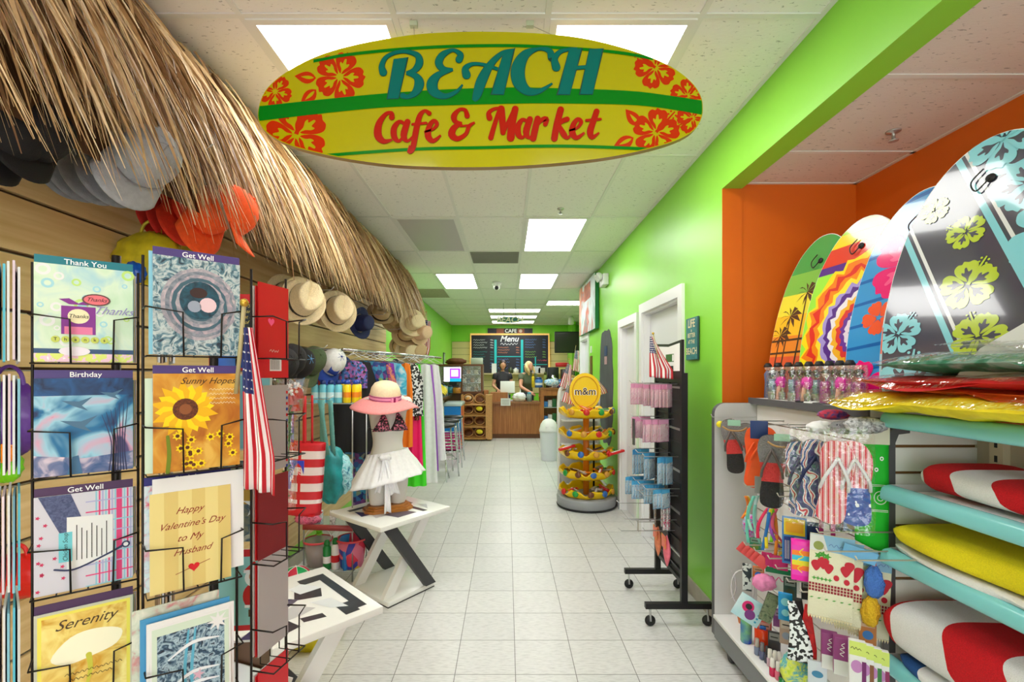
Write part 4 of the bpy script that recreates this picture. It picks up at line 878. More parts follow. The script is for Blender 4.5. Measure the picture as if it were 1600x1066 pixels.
# ---------------------------------------------------------------- small tables with crossed legs
Mtab = mt('white_lacquer', (238, 238, 234), .25); Mblk = mt('charcoal_leg', (56, 56, 60), .45); Mtge = mt('cream_edge', (196, 194, 178), .4)
def ztable(lab, cx, cy, rz, pat):
    t = thing('cross_leg_table', lab, 'table', (cx, cy, 0), rz)
    b = MB(); b.bx(-.30, .30, -.28, .28, .52, .55, Mtab, .003); b.part('tabletop', t)
    a = MB(); a.M = Matrix.Translation((0, 0, .5504)); pat(a); a.part('printed_pattern', t)
    MB().bx(-.2, .2, -.225, .225, .006, .035, Mtab, .003).bx(-.2, .2, -.225, .225, 0, .006, M_black).part('base_plate', t)
    for y in (-.19, .19):
        for s, m in ((-1, Mblk), (1, Mtab)):
            MB().prism([(-.20*s, .035), (-.11*s, .035), (.24*s, .52), (.15*s, .52)][::1], -.016, .016, m, M=fr((0, y+.034*s*(-1 if y > 0 else 1), 0), (1, 0, 0))).part('leg', t, 'charcoal leg' if s < 0 else 'white leg')
    return t
Mgeo = [mt('geo_charcoal', (58, 60, 66), .3, noise=.2, nscale=30), mt('geo_grey', (196, 196, 198), .3), mt('geo_slate', (96, 92, 112), .3, noise=.15), mt('geo_mist', (222, 226, 230), .3), mt('geo_indigo', (52, 46, 96), .3, noise=.15)]
def pat1(a):
    for pts, m in (([(-.22, .2), (.22, .2), (.22, .16), (-.22, .16)], 0), ([(.1, -.22), (.14, -.22), (.14, .12), (.1, .12)], 0), ([(-.2, -.1), (-.05, -.1), (.0, .05), (-.15, .05)], 1), ([(-.1, -.2), (.06, -.2), (.02, -.05), (-.12, -.08)], 2), ([(0, -.05), (.2, .0), (.2, .06), (0, .02)], 0), ([(-.24, 0), (-.14, .0), (-.2, .14)], 4), ([(.16, -.2), (.24, -.1), (.2, -.04)], 1)): a.poly(pts, Mgeo[m], .0001*(m+1))
ztable('square white cross-legged table carrying the mannequin', -.81, 3.31, math.radians(52), pat1)
def pat2(a):
    k = .01
    for pts, m in (([(14, 20), (26, 20), (26, -22), (22, -22), (22, 14), (14, 14)], 0), ([(16, -14), (22, -14), (22, -24), (16, -24)], 0), ([(6, 2), (16, -2), (19, 6), (9, 10)], 0), ([(8, 14), (14, 16), (20, 6), (10, 6)], 3), ([(10, -4), (18, -6), (20, -18), (14, -14)], 3), ([(-24, 12), (-10, 18), (8, 2), (2, -2)], 2), ([(-24, 4), (-24, -4), (6, 4), (2, 8)], 4), ([(-22, -14), (4, -2), (10, -10), (4, -12)], 1), ([(-26, 20), (-14, 20), (-14, 12), (-26, 10)], 2), ([(2, -14), (10, -16), (10, -20), (2, -18)], 0), ([(-10, -14), (-2, -12), (0, -20), (-8, -22)], 0), ([(-22, -16), (-14, -10), (-12, -20)], 4)): a.poly([(x*k, y*k) for x, y in pts], Mgeo[m], .0001*(m+1))
ztable('white table with a grey and indigo geometric top near the card rack', -.914, 1.916, math.radians(45), pat2)
# ---------------------------------------------------------------- mannequin
mx, my, mz = -.83, 3.30, .5505
mq = thing('torso_mannequin', 'white female torso mannequin on a wooden base on the cross-legged table', 'mannequin', (mx, my, mz), .45)
Mwd = mt('honey_oak', (190, 124, 52), .3, col2=(160, 96, 36), nscale=3, stretch=(2, 14, 6), coat=.4)
def octp(a, b, c): return [(-a, -b+c), (-a+c, -b), (a-c, -b), (a, -b+c), (a, b-c), (a-c, b), (-a+c, b), (-a, b-c)]
b = MB(); b.prism(octp(.165, .098, .05), .0, .018, Mwd).prism(octp(.15, .085, .045), .018, .03, Mwd).prism(octp(.135, .072, .04), .03, .042, Mwd); b.part('wooden_base', mq)
Mman = mt('mannequin_grey_white', (222, 220, 214), .5)
def loft(b, secs, m, n=28, closed_ends=True):
    """secs: (z, cx, cy, rx, ry, front bulge list)"""
    P = spline([s[:5] for s in secs], 5); vs = []; fs = []
    for z, cx, cy, rx, ry in P:
        for k in range(n): a = 2*PI*k/n; c, s = math.cos(a), math.sin(a); e = .85; vs.append((cx+rx*math.copysign(abs(c)**e, c), cy+ry*math.copysign(abs(s)**e, s), z))
    for i in range(len(P)-1):
        for k in range(n): fs.append((i*n+k, i*n+(k+1) % n, (i+1)*n+(k+1) % n, (i+1)*n+k))
    fs += [tuple(range(n))[::-1], tuple((len(P)-1)*n+k for k in range(n))]
    b.add(vs, fs, m, True)
b = MB(); T0 = [(.20, 0, 0, .138, .098), (.28, 0, .005, .142, .10), (.36, 0, 0, .128, .088), (.45, 0, 0, .102, .074), (.52, 0, 0, .106, .078), (.60, 0, 0, .118, .09), (.68, 0, 0, .130, .085), (.74, 0, 0, .142, .068), (.785, 0, 0, .115, .055), (.81, 0, 0, .06, .045), (.86, 0, 0, .045, .042), (.88, 0, 0, .043, .04)]
loft(b, T0, Mman)
for s in (-1, 1):
    loft(b, [(.042, s*.07, 0, .05, .05), (.10, s*.07, 0, .060, .062), (.2, s*.07, 0, .070, .078), (.27, s*.066, 0, .066, .078)], Mman, 22)
    b.ball((s*.056, -.066, .61), (.052, .05, .054), Mman, 18); b.ball((s*.135, 0, .735), (.042, .05, .05), Mman, 16)
o = b.part('body', mq)
md = o.modifiers.new('smooth_union', 'REMESH'); md.mode = 'VOXEL'; md.voxel_size = .007; md.use_smooth_shade = True
sm = o.modifiers.new('soft', 'SMOOTH'); sm.iterations = 8; sm.factor = .6
# bikini top
Mbk = ramp_mt('black_pink_floral', [(20, 16, 24), (20, 16, 24), (24, 18, 26), (214, 90, 130), (244, 170, 190)], 70, dist=.4, detail=1)
bk = thing('bikini_top', 'black bikini top with pink flowers on the mannequin', 'swimwear', (mx, my, mz), .45)
for s in (-1, 1):
    def cup(u, v, s=s):
        w = (1-v)*.062; x = s*.060+(u-.5)*2*w-s*.012*v; z = .555+v*.14
        d2 = 1-((x-s*.056)/.060)**2-((z-.61)/.066)**2; y = min(-.082-.0*v, -.064-.060*math.sqrt(max(0, d2))); return (x, y-.004+.028*max(0, v-.6), z)
    MB().sheet(cup, 8, 8, .003, Mbk).part('cup', bk)
    MB().tube(spline([(s*.046, -.078, .68), (s*.04, -.07, .74), (s*.042, -.03, .80), (s*.02, .03, .82)], 5), .0025, M_ink, 6).part('neck_strap', bk)
MB().tube([(.135*math.cos(a), .100*math.sin(a)-.002, .567) for a in [2*PI*i/30 for i in range(30)]], .0022, M_ink, 6, closed=True).part('band', bk)
# sarong
Msar = mt('white_gauze', (246, 246, 250), .7, noise=.03, nscale=60)
sa = thing('sarong', 'short white gauze sarong knotted on the mannequin hip', 'sarong', (mx, my, mz), .45)
def skirt(u, v):
    a = 2*PI*u; fl = .012+.10*v**1.3; rf = 1+.0; w = .012*v*math.sin(a*9+v*2)+.004*math.sin(a*23); drop = .2+.05*math.sin(a-1.2)
    rx, ry = .124+.022*min(1, v*2)+fl, .086+.016*min(1, v*2)+fl*.8
    return ((rx+w)*math.cos(a), (ry+w)*math.sin(a), .405-v*drop+.02*math.cos(a+.5)*(1-v))
MB().sheet(skirt, 96, 14, .0016, Msar).part('skirt', sa)
for k, (x0, x1, l, w) in enumerate(((-.05, -.10, .22, .03), (-.045, -.03, .36, .034), (-.04, .02, .24, .05))):
    MB().sheet(lambda u, v, x0=x0, x1=x1, l=l, w=w: (x0+(x1-x0)*v+(u-.5)*w*(.5+v*.9), -.128-.03*math.sin(v*2.6)-.008*math.sin(u*12), .385-l*v-.03*v*abs(u-.5)), 10, 14, .0015, Msar).part('tail', sa)
MB().grid(crumple(.03, 4, 1.3, .8, .8, .3), 20, 12, Msar, M=TR(-.045, -.125, .385), closed=True).part('knot', sa)
# pink brimmed hat
Mhp = mt('pink_straw', (240, 150, 150), .6, noise=.05, nscale=80); Mhc = mt('cream_straw', (244, 222, 186), .6, noise=.05, nscale=80); Mstp = mt('magenta_stripe', (150, 30, 100), .6); Mrib = mt('pink_ribbon', (246, 160, 200), .5)
h = thing('sun_hat', 'cream sun hat with wide pink brim on the mannequin neck', 'hat', (mx-.005, my-.05, mz+.765), .3, rot=(.16, .03, .3))
MB().lathe([(.105, 0), (.103, .045), (.095, .085), (.075, .115), (.04, .130), (.001, .135)], Mhc, 28, cap=False).part('crown', h)
def brim(u, v): a = 2*PI*u; r = .105+v*.115; return (r*math.cos(a)*1.05, r*math.sin(a), .004-.05*v*v-.018*v*math.sin(2*a+.6)-.012*v*math.sin(3*a))
hb = MB().sheet(brim, 60, 8, .003, Mhp).part('brim', h)
for k in range(4): MB().tube([tuple(Vector(brim(.93+.10*i/14, .35+.15*k))+Vector((0, 0, .003))) for i in range(15)], .0012, Mstp, 5).part('brim_stripe', hb)
rbn = MB().lathe([(.108, .006), (.106, .04)], Mrib, 28, cap=False).part('ribbon', h)
for z in (.012, .034): MB().lathe([(.1095, z-.0025), (.109, z+.0025)], Mstp, 28, cap=False).part('ribbon_stripe', rbn)
MB().box((.055, -.098, .016), (.05, .012, .034), Mrib, Matrix.Rotation(.5, 3, 'Z')).box((.055, -.106, .016), (.012, .012, .04), Mstp, Matrix.Rotation(.5, 3, 'Z')).part('bow', h)
# ---------------------------------------------------------------- bags in front of the slatwall
def straps(t, x, zt, L, m, w=.03, y=0):
    MB().sheet(lambda u, v: (x+(u-.5)*w, y, zt+L*v), 2, 6, .003, m).part('strap', t)
tb = thing('striped_tote_bag', 'red and white striped tote bag with a blue beach doll pack', 'bag', W(474, 745, 2.45), -.25)
Mtr_, Mtw = mt('tote_red', (206, 26, 40), .5, noise=.05), mt('tote_white', (236, 220, 220), .5)
W_, H_ = .24, .37
def tf(u, v, s): return ((u-.5)*W_*(.84+.24*v)+.0, s*(.045*math.sin(PI*u)**.6*(1-.3*v)+.004), -.19+v*H_)
for s in (-1, 1): MB().sheet(lambda u, v, s=s: tf(u, v, s), 14, 18, .003, lambda u, v: Mtr_ if (v < .16 or v > .96 or int(v*9.2) % 2 == 0 or .52 < u < .6) else Mtw).part('side', tb)
MB().bx(-.085, .085, -.04, .04, -.192, -.186, Mtr_).part('bottom', tb)
for x, m in ((-.045, mt('strap_blue', (28, 44, 150), .5)), (.03, Mtr_)): straps(tb, x, .16, .26, m, .022, -.03)
straps(tb, .03, .16, .26, Mtr_, .012, .03)
q = thing('doll_package', 'blue printed pack lettered BEACH DOLL tucked in the striped tote', 'toy package', W(463, 742, 2.42), -.25)
b = MB(); b.bx(-.05, .05, -.006, .006, -.075, .075, mt('pack_blue', (52, 66, 190), .3, noise=.1, nscale=12), .003); b.part('box', q); b = MB(); b.M = fr((0, -.0075, 0), (1, 0, 0)); b.text('BEACH', .02, 0, .026, M_wp, .0002, bold=.02, rot=-PI/2); b.text('DOLL', -.022, 0, .026, M_wp, .0002, bold=.02, rot=-PI/2); b.part('lettering', q)
tg = thing('teal_beach_bag', 'crumpled sheer teal beach bag with striped straps', 'bag', W(517, 742, 2.85), -.2)
Mtl = mt('teal_mesh', (20, 136, 142), .45, noise=.25, nscale=16); Mtl2 = ramp_mt('teal_pattern', [(40, 170, 180), (170, 220, 230), (20, 110, 140)], 30)
MB().grid(crumple(.14, 12, .72, .45, 1.25, .15), 36, 22, Mtl, closed=True).part('body', tg); MB().grid(crumple(.11, 13, .62, .5, 1.1, .22), 30, 18, Mtl2, M=TR(.055, .03, .0), closed=True).part('lining', tg)
Mss = ramp_mt('strap_stripe', [(20, 130, 130), (170, 220, 200), (30, 110, 120), (120, 190, 190)], 90, 'wave', bands=True)
for x, y, dx in ((-.09, .05, 0), (.01, -.05, -.05), (.035, -.03, -.02)): MB().sheet(lambda u, v, x=x, y=y, dx=dx: (x+dx*v+(u-.5)*.03, y, .12+.33*v), 2, 5, .003, Mss).part('strap', tg)
# glass shelf tower with sunscreen
sh = thing('acrylic_shelf_rack', 'clear shelf stand holding sunscreen on top and toys below', 'display stand', (-1.27, 3.48, 0), -.1)
for z in (1.28, .40, .10): MB().bx(-.17, .2, -.13, .13, z, z+.008, mt('shelf_glass', (200, 214, 210), .1, alpha=.5)).part('shelf', sh)
for x in (-.165, .195):
    for y in (-.125, .125): MB().tube([(x, y, 0.0), (x, y, 1.29)], .005, M_steel, 6).part('post', sh)
MB().sheet(lambda u, v: (-.17+.37*u, -.131, .385+.04*v), 2, 1, .002, mt('red_label_strip', (170, 70, 70), .4)).part('label_strip', sh)
def bottle(lab, loc, body, capm, r=.026, h=.15, group='sunscreen bottles on the top shelf', band=None, name='sunscreen_bottle'):
    t = thing(name, lab, 'bottle', loc, group=group); MB().lathe([(r*.92, 0), (r, .004), (r, h*.82), (r*.6, h*.88), (r*.55, h*.9)], body, 16).part('body', t); MB().lathe([(r*.75, h*.88), (r*.78, h*.98), (r*.5, h*1.08), (.001, h*1.09)], capm, 14).part('cap', t)
    if band: MB().lathe([(r*1.01, h*.25), (r*1.01, h*.5)], band, 16, cap=False).part('label', t)
    return t
Msb = mt('aqua_bottle', (110, 200, 222), .35); Msy = mt('yellow_bottle', (246, 214, 20), .35); Msw = mt('white_blue_bottle', (206, 222, 240), .35); Mcp = mt('navy_cap', (26, 50, 120), .35)
b0 = bottle('aqua sunscreen bottle with navy cap in the front row', (-1.36, 3.36, 1.288), Msb, Mcp, band=mt('label_pale', (200, 232, 240), .4))
for k in range(1, 4): dup(b0, (-1.36+.054*k, 3.36+.004*k, 1.288), label='aqua sunscreen bottle with navy cap in the front row')
b1 = bottle('yellow sunscreen bottle with blue cap on the right of the shelf', (-1.14, 3.38, 1.288), Msy, mt('royal_cap', (30, 70, 180), .35), band=mt('label_orange', (240, 140, 30), .4))
for x, y in ((-1.085, 3.40), (-1.16, 3.45), (-1.21, 3.5), (-1.27, 3.52), (-1.1, 3.5)): dup(b1, (x, y, 1.288), label='yellow sunscreen bottle with blue cap at the back right of the shelf')
b0['label'] = 'aqua sunscreen bottle with navy cap in the front row'
# lower: buckets, spray bottles, ball
def bucket(lab, px, py, Y, m, rim, r=.105, h=.2):
    t = thing('sand_bucket', lab, 'bucket', (W(px, 0, Y).x, Y, .109)); MB().lathe([(r*.72, 0), (r*.75, .003), (r*.98, h), (r*.95, h), (r*.70, .008), (.001, .008)], m, 24, cap=True).part('pail', t); MB().lathe([(r*.98, h-.008), (r*1.05, h-.006), (r*1.05, h+.006), (r*.96, h+.006)], rim, 24, cap=False).part('rim', t)
    MB().tube([(r*math.cos(a), 0, h+r*.9*math.sin(a)) for a in [PI*i/12 for i in range(13)]], .003, M_wp, 6).part('handle', t); return t
Mbm = ramp_mt('bucket_print', [(60, 60, 170), (220, 50, 80), (230, 120, 150), (40, 130, 200), (240, 200, 60)], 16, 'voronoi', bands=True)
bucket('printed red rimmed sand bucket hanging by the clear stand', 550, 880, 3.42, Mbm, mt('bucket_rim_red', (222, 70, 80), .35))
bucket('clear bucket with red rim under the clear shelf', 497, 888, 3.44, mt('clear_bucket', (196, 180, 180), .2, alpha=.45), MC['bucket_rim_red'], .1, .18)
bottle('green and white spray bottle under the clear shelf', (W(511, 0, 3.36).x, 3.36, .109), mt('green_spray', (20, 130, 60), .35), mt('green_cap', (20, 120, 50), .35), .028, .19, None, M_wp, 'spray_bottle'); bottle('white spray bottle with green cap beside the green one', (W(524, 0, 3.37).x, 3.37, .109), M_white, MC['green_cap'], .028, .2, None, M_red, 'spray_bottle')
bottle('slim blue toy shovel handle beside the bucket', (W(539, 0, 3.34).x, 3.34, .109), mt('toy_blue', (40, 120, 200), .35), mt('toy_yellow', (230, 220, 30), .35), .014, .16, None, None, 'toy_shovel')
bottle('lime green tube behind the spray bottles', (W(499, 0, 3.56).x, 3.56, .109), mt('lime_tube', (120, 210, 40), .35), MC['lime_tube'], .03, .22, None, None, 'toy_tube')
bl_ = thing('beach_ball', 'small red and green ball with white lines by the geometric table', 'ball', (W(463, 0, 3.15).x, 3.15, .108)); MB().grid(lambda u, v: (.105*math.sin(PI*v)*math.cos(2*PI*u), .105*math.sin(PI*v)*math.sin(2*PI*u), -.105*math.cos(PI*v)), 24, 14, lambda u, v: (mt('ball_green', (20, 170, 90), .35) if int(u*6) % 2 else mt('ball_red', (214, 50, 80), .35)), closed=True).part('skin', bl_)
for k in range(6): MB().tube([(.1065*math.sin(PI*v)*math.cos(k*PI/3), .1065*math.sin(PI*v)*math.sin(k*PI/3), -.1065*math.cos(PI*v)) for v in [i/14 for i in range(15)]], .002, M_wp, 5).part('seam_line', bl_)
MB().lathe([(.12, 0), (.16, .09), (.17, .16), (.165, .16), (.155, .09), (.11, .006), (.001, .006)], mt('yellow_tub', (226, 210, 20), .35), 28).solo('plastic_tub', 'yellow plastic tub on the floor under the geometric table', 'tub', (-1.08, 2.66, .0))
for px, py, col, lab in ((478, 818, (200, 30, 90), 'red sunglasses pack on the lower clear shelf'), (500, 812, (30, 120, 120), 'teal sunglasses pack on the lower clear shelf'), (520, 815, (90, 60, 40), 'brown sunglasses pack on the lower clear shelf'), (545, 812, (60, 160, 60), 'green pack at the end of the lower clear shelf')):
    MB().bx(-.02, .02, -.012, .012, 0, .10, ramp_mt('pack_%d' % px, [col, (230, 230, 230), tuple(min(255, c+60) for c in col)], 40), .003).solo('toy_package', lab, 'package', (W(px, 0, 3.42).x, 3.42, .409))
b = MB(); rr = random.Random(9)
b.grid(crumple(.07, 21, 1.2, .7, .6, .3), 24, 12, ramp_mt('pink_frill', [(214, 40, 110), (240, 130, 160), (120, 30, 60)], 50), closed=True); b.solo('frilly_toy', 'pink frilly bundle below the striped tote', 'toy', (W(482, 0, 3.40).x, 3.40, .455))
# ---------------------------------------------------------------- clothes rail
cr = thing('clothes_rail', 'chrome clothes rail crowded with swimwear along the left wall', 'clothes rail', (-1.35, 3.5, 0))
MB().tube([(.10, .10, 1.68), (.57, 2.1, 1.68)], .012, M_chrome, 10).part('rail', cr)
for y in (.15, 1.1, 2.0): MB().tube([(0.10+.235*(y-.1), y, 1.68), (-.27, y, 1.68)], .008, M_chrome, 8).part('bracket', cr)
rr = random.Random(21)
def garment(lab, x, y, zt, L, w, m, rz, kind='shirt', hang=True, grp=None):
    t = thing('hanging_'+kind, lab, kind, (x, y, zt), rz, grp)
    MB().tube(spline([(0, 0, .03), (.012, 0, .045), (0.0, 0, .058), (-.012, 0, .045)], 4), .0018, M_wp, 5).tube([(0, 0, .03), (-w*.42, 0, -.03), (w*.42, 0, -.03), (0, 0, .03)], .003, M_wp, 6).part('hanger', t)
    ph = rr.random()*6; dp = .03
    def f(u, v, s): tp = (.62+.38*min(1, v*3)) if kind != 'dress' else (.45+.2*min(1, v*3)+.45*v); return ((u-.5)*w*tp, s*(.012+.02*math.sin(PI*u))+.012*math.sin(u*14+ph+v*2)*(.3+v), -.03-L*v-.03*abs(u-.5)*(v < .1))
    b = MB()
    for s in (-1, 1): b.grid(lambda u, v, s=s: f(u, v, s), 18, 14, m)
    b.part('cloth', t); return t
Mtrop = ramp_mt('tropical_blue', [(14, 20, 50), (24, 60, 140), (60, 160, 200), (30, 40, 90), (120, 60, 140), (120, 180, 80)], 28, 'voronoi'); Mpk = mt('hot_pink_cloth', (250, 20, 110), .6); Mgn = mt('neon_green_cloth', (70, 230, 40), .6); Mwc = mt('white_cloth', (236, 236, 240), .7, noise=.03); Mvi = ramp_mt('violet_wave', [(60, 30, 110), (150, 60, 160), (250, 150, 60), (40, 60, 150)], 18, dist=2); Mbc = mt('black_cloth', (26, 26, 30), .8); Mpu = mt('purple_cloth', (140, 50, 190), .6); Mmint = mt('mint_cloth', (150, 226, 206), .7)
for px, zt, L, w, m, rz, lab, kd, Y, X in (
    (556, 1.62, .72, .34, Mbc, .15, 'black rash shirt first on the clothes rail', 'shirt', 3.82, None), (572, 1.62, .80, .34, Mtrop, .1, 'blue tropical print shirt first on the rail', 'shirt', 3.78, None),
    (592, 1.60, .55, .30, Mvi, .0, 'purple and orange swirl cover-up behind the mannequin', 'shirt', 3.95, None), (583, 1.3, .90, .32, Mtrop, .1, 'blue tropical print sarong hanging low behind the mannequin', 'shirt', 3.9, None),
    (600, 1.3, .86, .26, Mpu, .1, 'shiny purple cloth hanging low near the table', 'shirt', 4.0, None), (612, 1.62, .3, .26, ramp_mt('aqua_dip', [(240, 246, 250), (80, 190, 220), (30, 120, 190)], 10), .1, 'white and aqua bikini top on a white hanger', 'swimsuit', 4.2, None),
    (634, 1.5, .7, .13, mt('orange_cloth', (250, 130, 20), .6), .2, 'orange garment edge behind the mannequin', 'shirt', 4.6, None), (646, 1.40, .85, .17, Mpk, .1, 'hot pink garment beside the mannequin', 'dress', 4.5, None),
    (650, 1.36, 1.0, .19, Mgn, .15, 'neon green garment beside the hot pink one', 'dress', 4.7, None), (638, 1.6, .5, .28, ramp_mt('bw_print', [(20, 20, 24), (236, 236, 236), (30, 30, 34)], 60, 'voronoi', bands=True), .2, 'black and white print swimwear on the rail', 'swimsuit', 4.9, None),
    (652, 1.58, .7, .12, Mmint, .1, 'mint green dress on the rail', 'dress', 5.1, None), (664, 1.56, 1.22, .25, Mwc, .1, 'long white dress hanging nearest the aisle', 'dress', 4.35, None),
    (677, 1.54, 1.0, .26, Mwc, .2, 'second long white dress nearer the stools', 'dress', 5.2, None), (668, 1.4, .95, .22, mt('lilac_cloth', (160, 90, 200), .6), .2, 'lilac dress behind the white ones', 'dress', 5.75, None),
    (645, 1.55, .5, .16, ramp_mt('red_black', [(190, 30, 50), (30, 20, 24), (226, 100, 60)], 30), .1, 'red and black swimwear bundle on the rail', 'swimsuit', 5.3, None)):
    Y = -2.096/((px-VX)/F-.235)+(.0 if zt > 1.2 else .0); L = L+max(0, 1.63-zt) if zt > 1.2 else L; garment(lab, W(px, 0, Y).x, Y, 1.63 if zt > 1.2 else zt, L, w*(1.04 if Y < 5 else 1.0), m, rz, kd)
garment('floral black and blue swimsuit high on the rail', -1.215, 3.74, 1.63, .22, .22, ramp_mt('bf', [(20, 20, 26), (60, 120, 200), (200, 110, 190), (20, 20, 30)], 60, 'voronoi'), .2, 'swimsuit')
usflag('small American flag hanging from the end of the thatch', W(664, 500, 5.9), .40, .15, (0, .25, .1), .012, 2, taper=.5, pole=[(-.01, 0, .1), (.0, 0, -.05)])

hookbar((SX, 2.42, 1.385), .56); hookbar((SX, 2.80, 1.345), .58)
# ---------------------------------------------------------------- right wall: sign, painting, paint patch, emergency light
XW = XR-.001
FRW = lambda y, z: fr((XR-.002, y, z), (0, -1, 0), (0, 0, 1))      # local x runs toward the camera, z out of the wall
Mls = mt('distressed_teal_sign', (52, 128, 130), .5, noise=.2, nscale=30)
s = thing('wall_sign', 'teal wooden sign reading LIFE IS BETTER AT THE BEACH on the green wall', 'sign', (XR, 3.18, 1.73)); inv = Matrix.Translation((-XR, -3.18, -1.73))
b = MB(inv @ FRW(3.18, 1.73)); b.box((0, 0, .008), (.20, .285, .014), mt('teal_sign_edge', (30, 70, 74), .5), None, .004).poly(rect(-.096, -.138, .096, .138), Mls, .0155); b.part('board', s)
b = MB(inv @ FRW(3.18, 1.73)); 
for tx_, y, sz in (('LIFE', .10, .075), ('is', .055, .03), ('BETTER', .022, .040), ('AT THE', -.022, .035), ('BEACH', -.085, .062)): b.text(tx_, 0, y, sz, Mcream, .0165, bold=.02, sx=.95)
b.part('lettering', s)
s = thing('canvas_painting', 'colourful canvas painting with green edge high on the green wall', 'painting', (XR, 7.14, 2.49)); inv = Matrix.Translation((-XR, -7.14, -2.49))
b = MB(inv @ FRW(7.14, 2.49)); b.box((0, 0, .03), (1.4, .76, .05), mt('canvas_green_edge', (10, 120, 60), .6)); b.part('canvas', s)
b = MB(inv @ FRW(7.14, 2.49)); b.poly(rect(-.7, -.38, .7, .38), ramp_mt('painting_mix', [(30, 130, 120), (216, 226, 230), (196, 206, 210), (206, 90, 60), (90, 160, 170)], 3, dist=.4, detail=8), .0555); b.poly(rect(-.2, .1, .35, .34), ramp_mt('painting_rust', [(120, 50, 40), (206, 110, 80)], 6), .057); b.poly(rect(-.7, -.38, -.5, .38), ramp_mt('painting_coral', [(220, 110, 70), (230, 200, 180)], 4), .057); b.part('picture', s)
rr = random.Random(2); o_ = []
for i in range(46):
    a = 2*PI*i/46; rx, ry = .40, .72; k = 1+.04*rr.uniform(-1, 1); o_.append((rx*k*math.copysign(abs(math.cos(a))**.6, math.cos(a)), ry*k*math.copysign(abs(math.sin(a))**.7, math.sin(a))))
b = MB(FRW(6.0, 1.33)); b.prism(o_, -.0005, .001, mt('chalkboard_paint', (74, 76, 84), .6, noise=.2, nscale=4, stretch=(1, 3, 1))); ob = b.solo('chalkboard_paint_patch', 'uneven dark grey chalkboard paint patch on the green wall', 'paint patch')
s = MB(FRW(6.0, 1.78)); s.box((0, 0, .004), (.16, .12, .004), mt('navy_sticker', (40, 60, 110), .5)).box((.0, -.12, .004), (.14, .1, .004), mt('sticker_mix', (190, 150, 160), .5)); s.solo('small_flag_sticker', 'small blue and pink sticker on the dark chalk patch', 'sticker')
e_ = thing('emergency_light', 'white emergency light box high on the green wall beside the painting', 'emergency light', (XR, 5.95, 2.66))
MB().bx(-.07, -.002, -.12, .12, -.07, .07, M_white, .006).part('housing', e_)
for y in (-.06, .07): MB().lathe([(.02, 0), (.05, .03), (.05, .06), (.044, .062), (.001, .05)], M_white, 16, M=Matrix.Translation((-.07, y, .06)) @ Matrix.Rotation(-2.0, 4, 'Y')).part('lamp_head', e_)
MB().bx(XR-.02, XR, 6.95, 7.07, 1.45, 1.75, mt('brown_switch', (120, 90, 40), .5)).solo('wall_switch_plate', 'brown plate on the green wall near the far panelled door', 'plate')
MB().bx(XR-.012, XR, 7.0, 7.06, 1.8, 1.9, M_white).solo('light_switch', 'white light switch above the brown plate', 'switch')
# ---------------------------------------------------------------- rolling display rack
rk = thing('rolling_display_rack', 'black rolling peg rack with hanging packs beside the green wall', 'display rack', (1.05, 3.05, 0))
for y in (-.24, .25):
    MB().bx(-.018, .018, y-.015, y+.015, .13, 1.50, M_black).part('post', rk)
    fb = MB().bx(-.23, .165, y-.016, y+.016, .105, .137, M_black).part('foot_bar', rk)
    for x in (-.20, .14):
        c = MB(); c.lathe([(.001, -.009), (.029, -.009), (.032, 0), (.029, .009), (.001, .009)], M_black, 16, M=Matrix.Translation((x, y, .032)) @ Matrix.Rotation(PI/2, 4, 'X')).tube([(x, y-.012, .032), (x, y, .085), (x, y, .106)], .006, M_steel, 6).part('castor', fb)
MB().bx(-.012, .012, -.225, .235, .24, .265, M_black).part('lower_rail', rk); MB().bx(-.014, .014, -.225, .235, 1.44, 1.50, M_black).part('top_rail', rk)
b = MB(); b.bx(.004, .008, -.225, .235, .27, 1.44, mt('black_pegboard', (44, 42, 44), .5)).bx(-.014, .014, -.006, .006, .27, 1.44, M_black); b.part('pegboard', rk)
for i in range(14): z = .3+i*.085; MB().bx(-.006, .003, -.225, .235, z, z+.012, M_steel if i % 3 == 1 else M_black).part('crossbar', rk)
st = thing('rack_top_sign', 'white sign in a dark frame standing on top of the black rack', 'sign', (1.05, 3.05, 1.50)); b = MB(); b.prism([(-.235, 0), (.225, 0), (.225, .20), (.0, .185), (-.235, .20)], -.008, .008, M_black, M=fr((0, 0, 0), (0, -1, 0), (0, 0, 1))); b.part('frame', st)
b = MB(fr((-.009, 0, 0), (0, -1, 0), (0, 0, 1))); b.poly([(-.215, .012), (.2, .012), (.2, .182), (0, .168), (-.215, .182)], M_wp, .0005); b.poly(rect(-.05, .07, .1, .12), mt('sign_green_patch', (60, 110, 50), .5), .001); b.poly(rect(.07, .075, .1, .115), M_wp, .0015); b.poly(rect(-.02, .012, .09, .045), M_ink, .001); b.text('sale', .035, .028, .03, M_wp, .0015) if False else None; b.part('face', st)
usflag('American flag on a short pole clipped to the top of the black rack', (.885, 2.93, 1.725), .25, .15, (0, 0, .1), .010, 2.2, pole=[(.02, 0, .02), (.05, 0, -.12), (.12, .05, -.22)], taper=.12, sway=-.0)
def hk(x, y, z, L, lab='wire hook on the black rack', grp='wire hooks on the black rack', m=M_steel, d=(-1, 0, 0)):
    d = Vector(d).normalized(); MB().tube([(0, 0, 0), d*L*.93, d*L+Vector((0, 0, .018))], .0028, m, 6).solo('peg_hook', lab, 'hook', (x, y, z), group=grp)
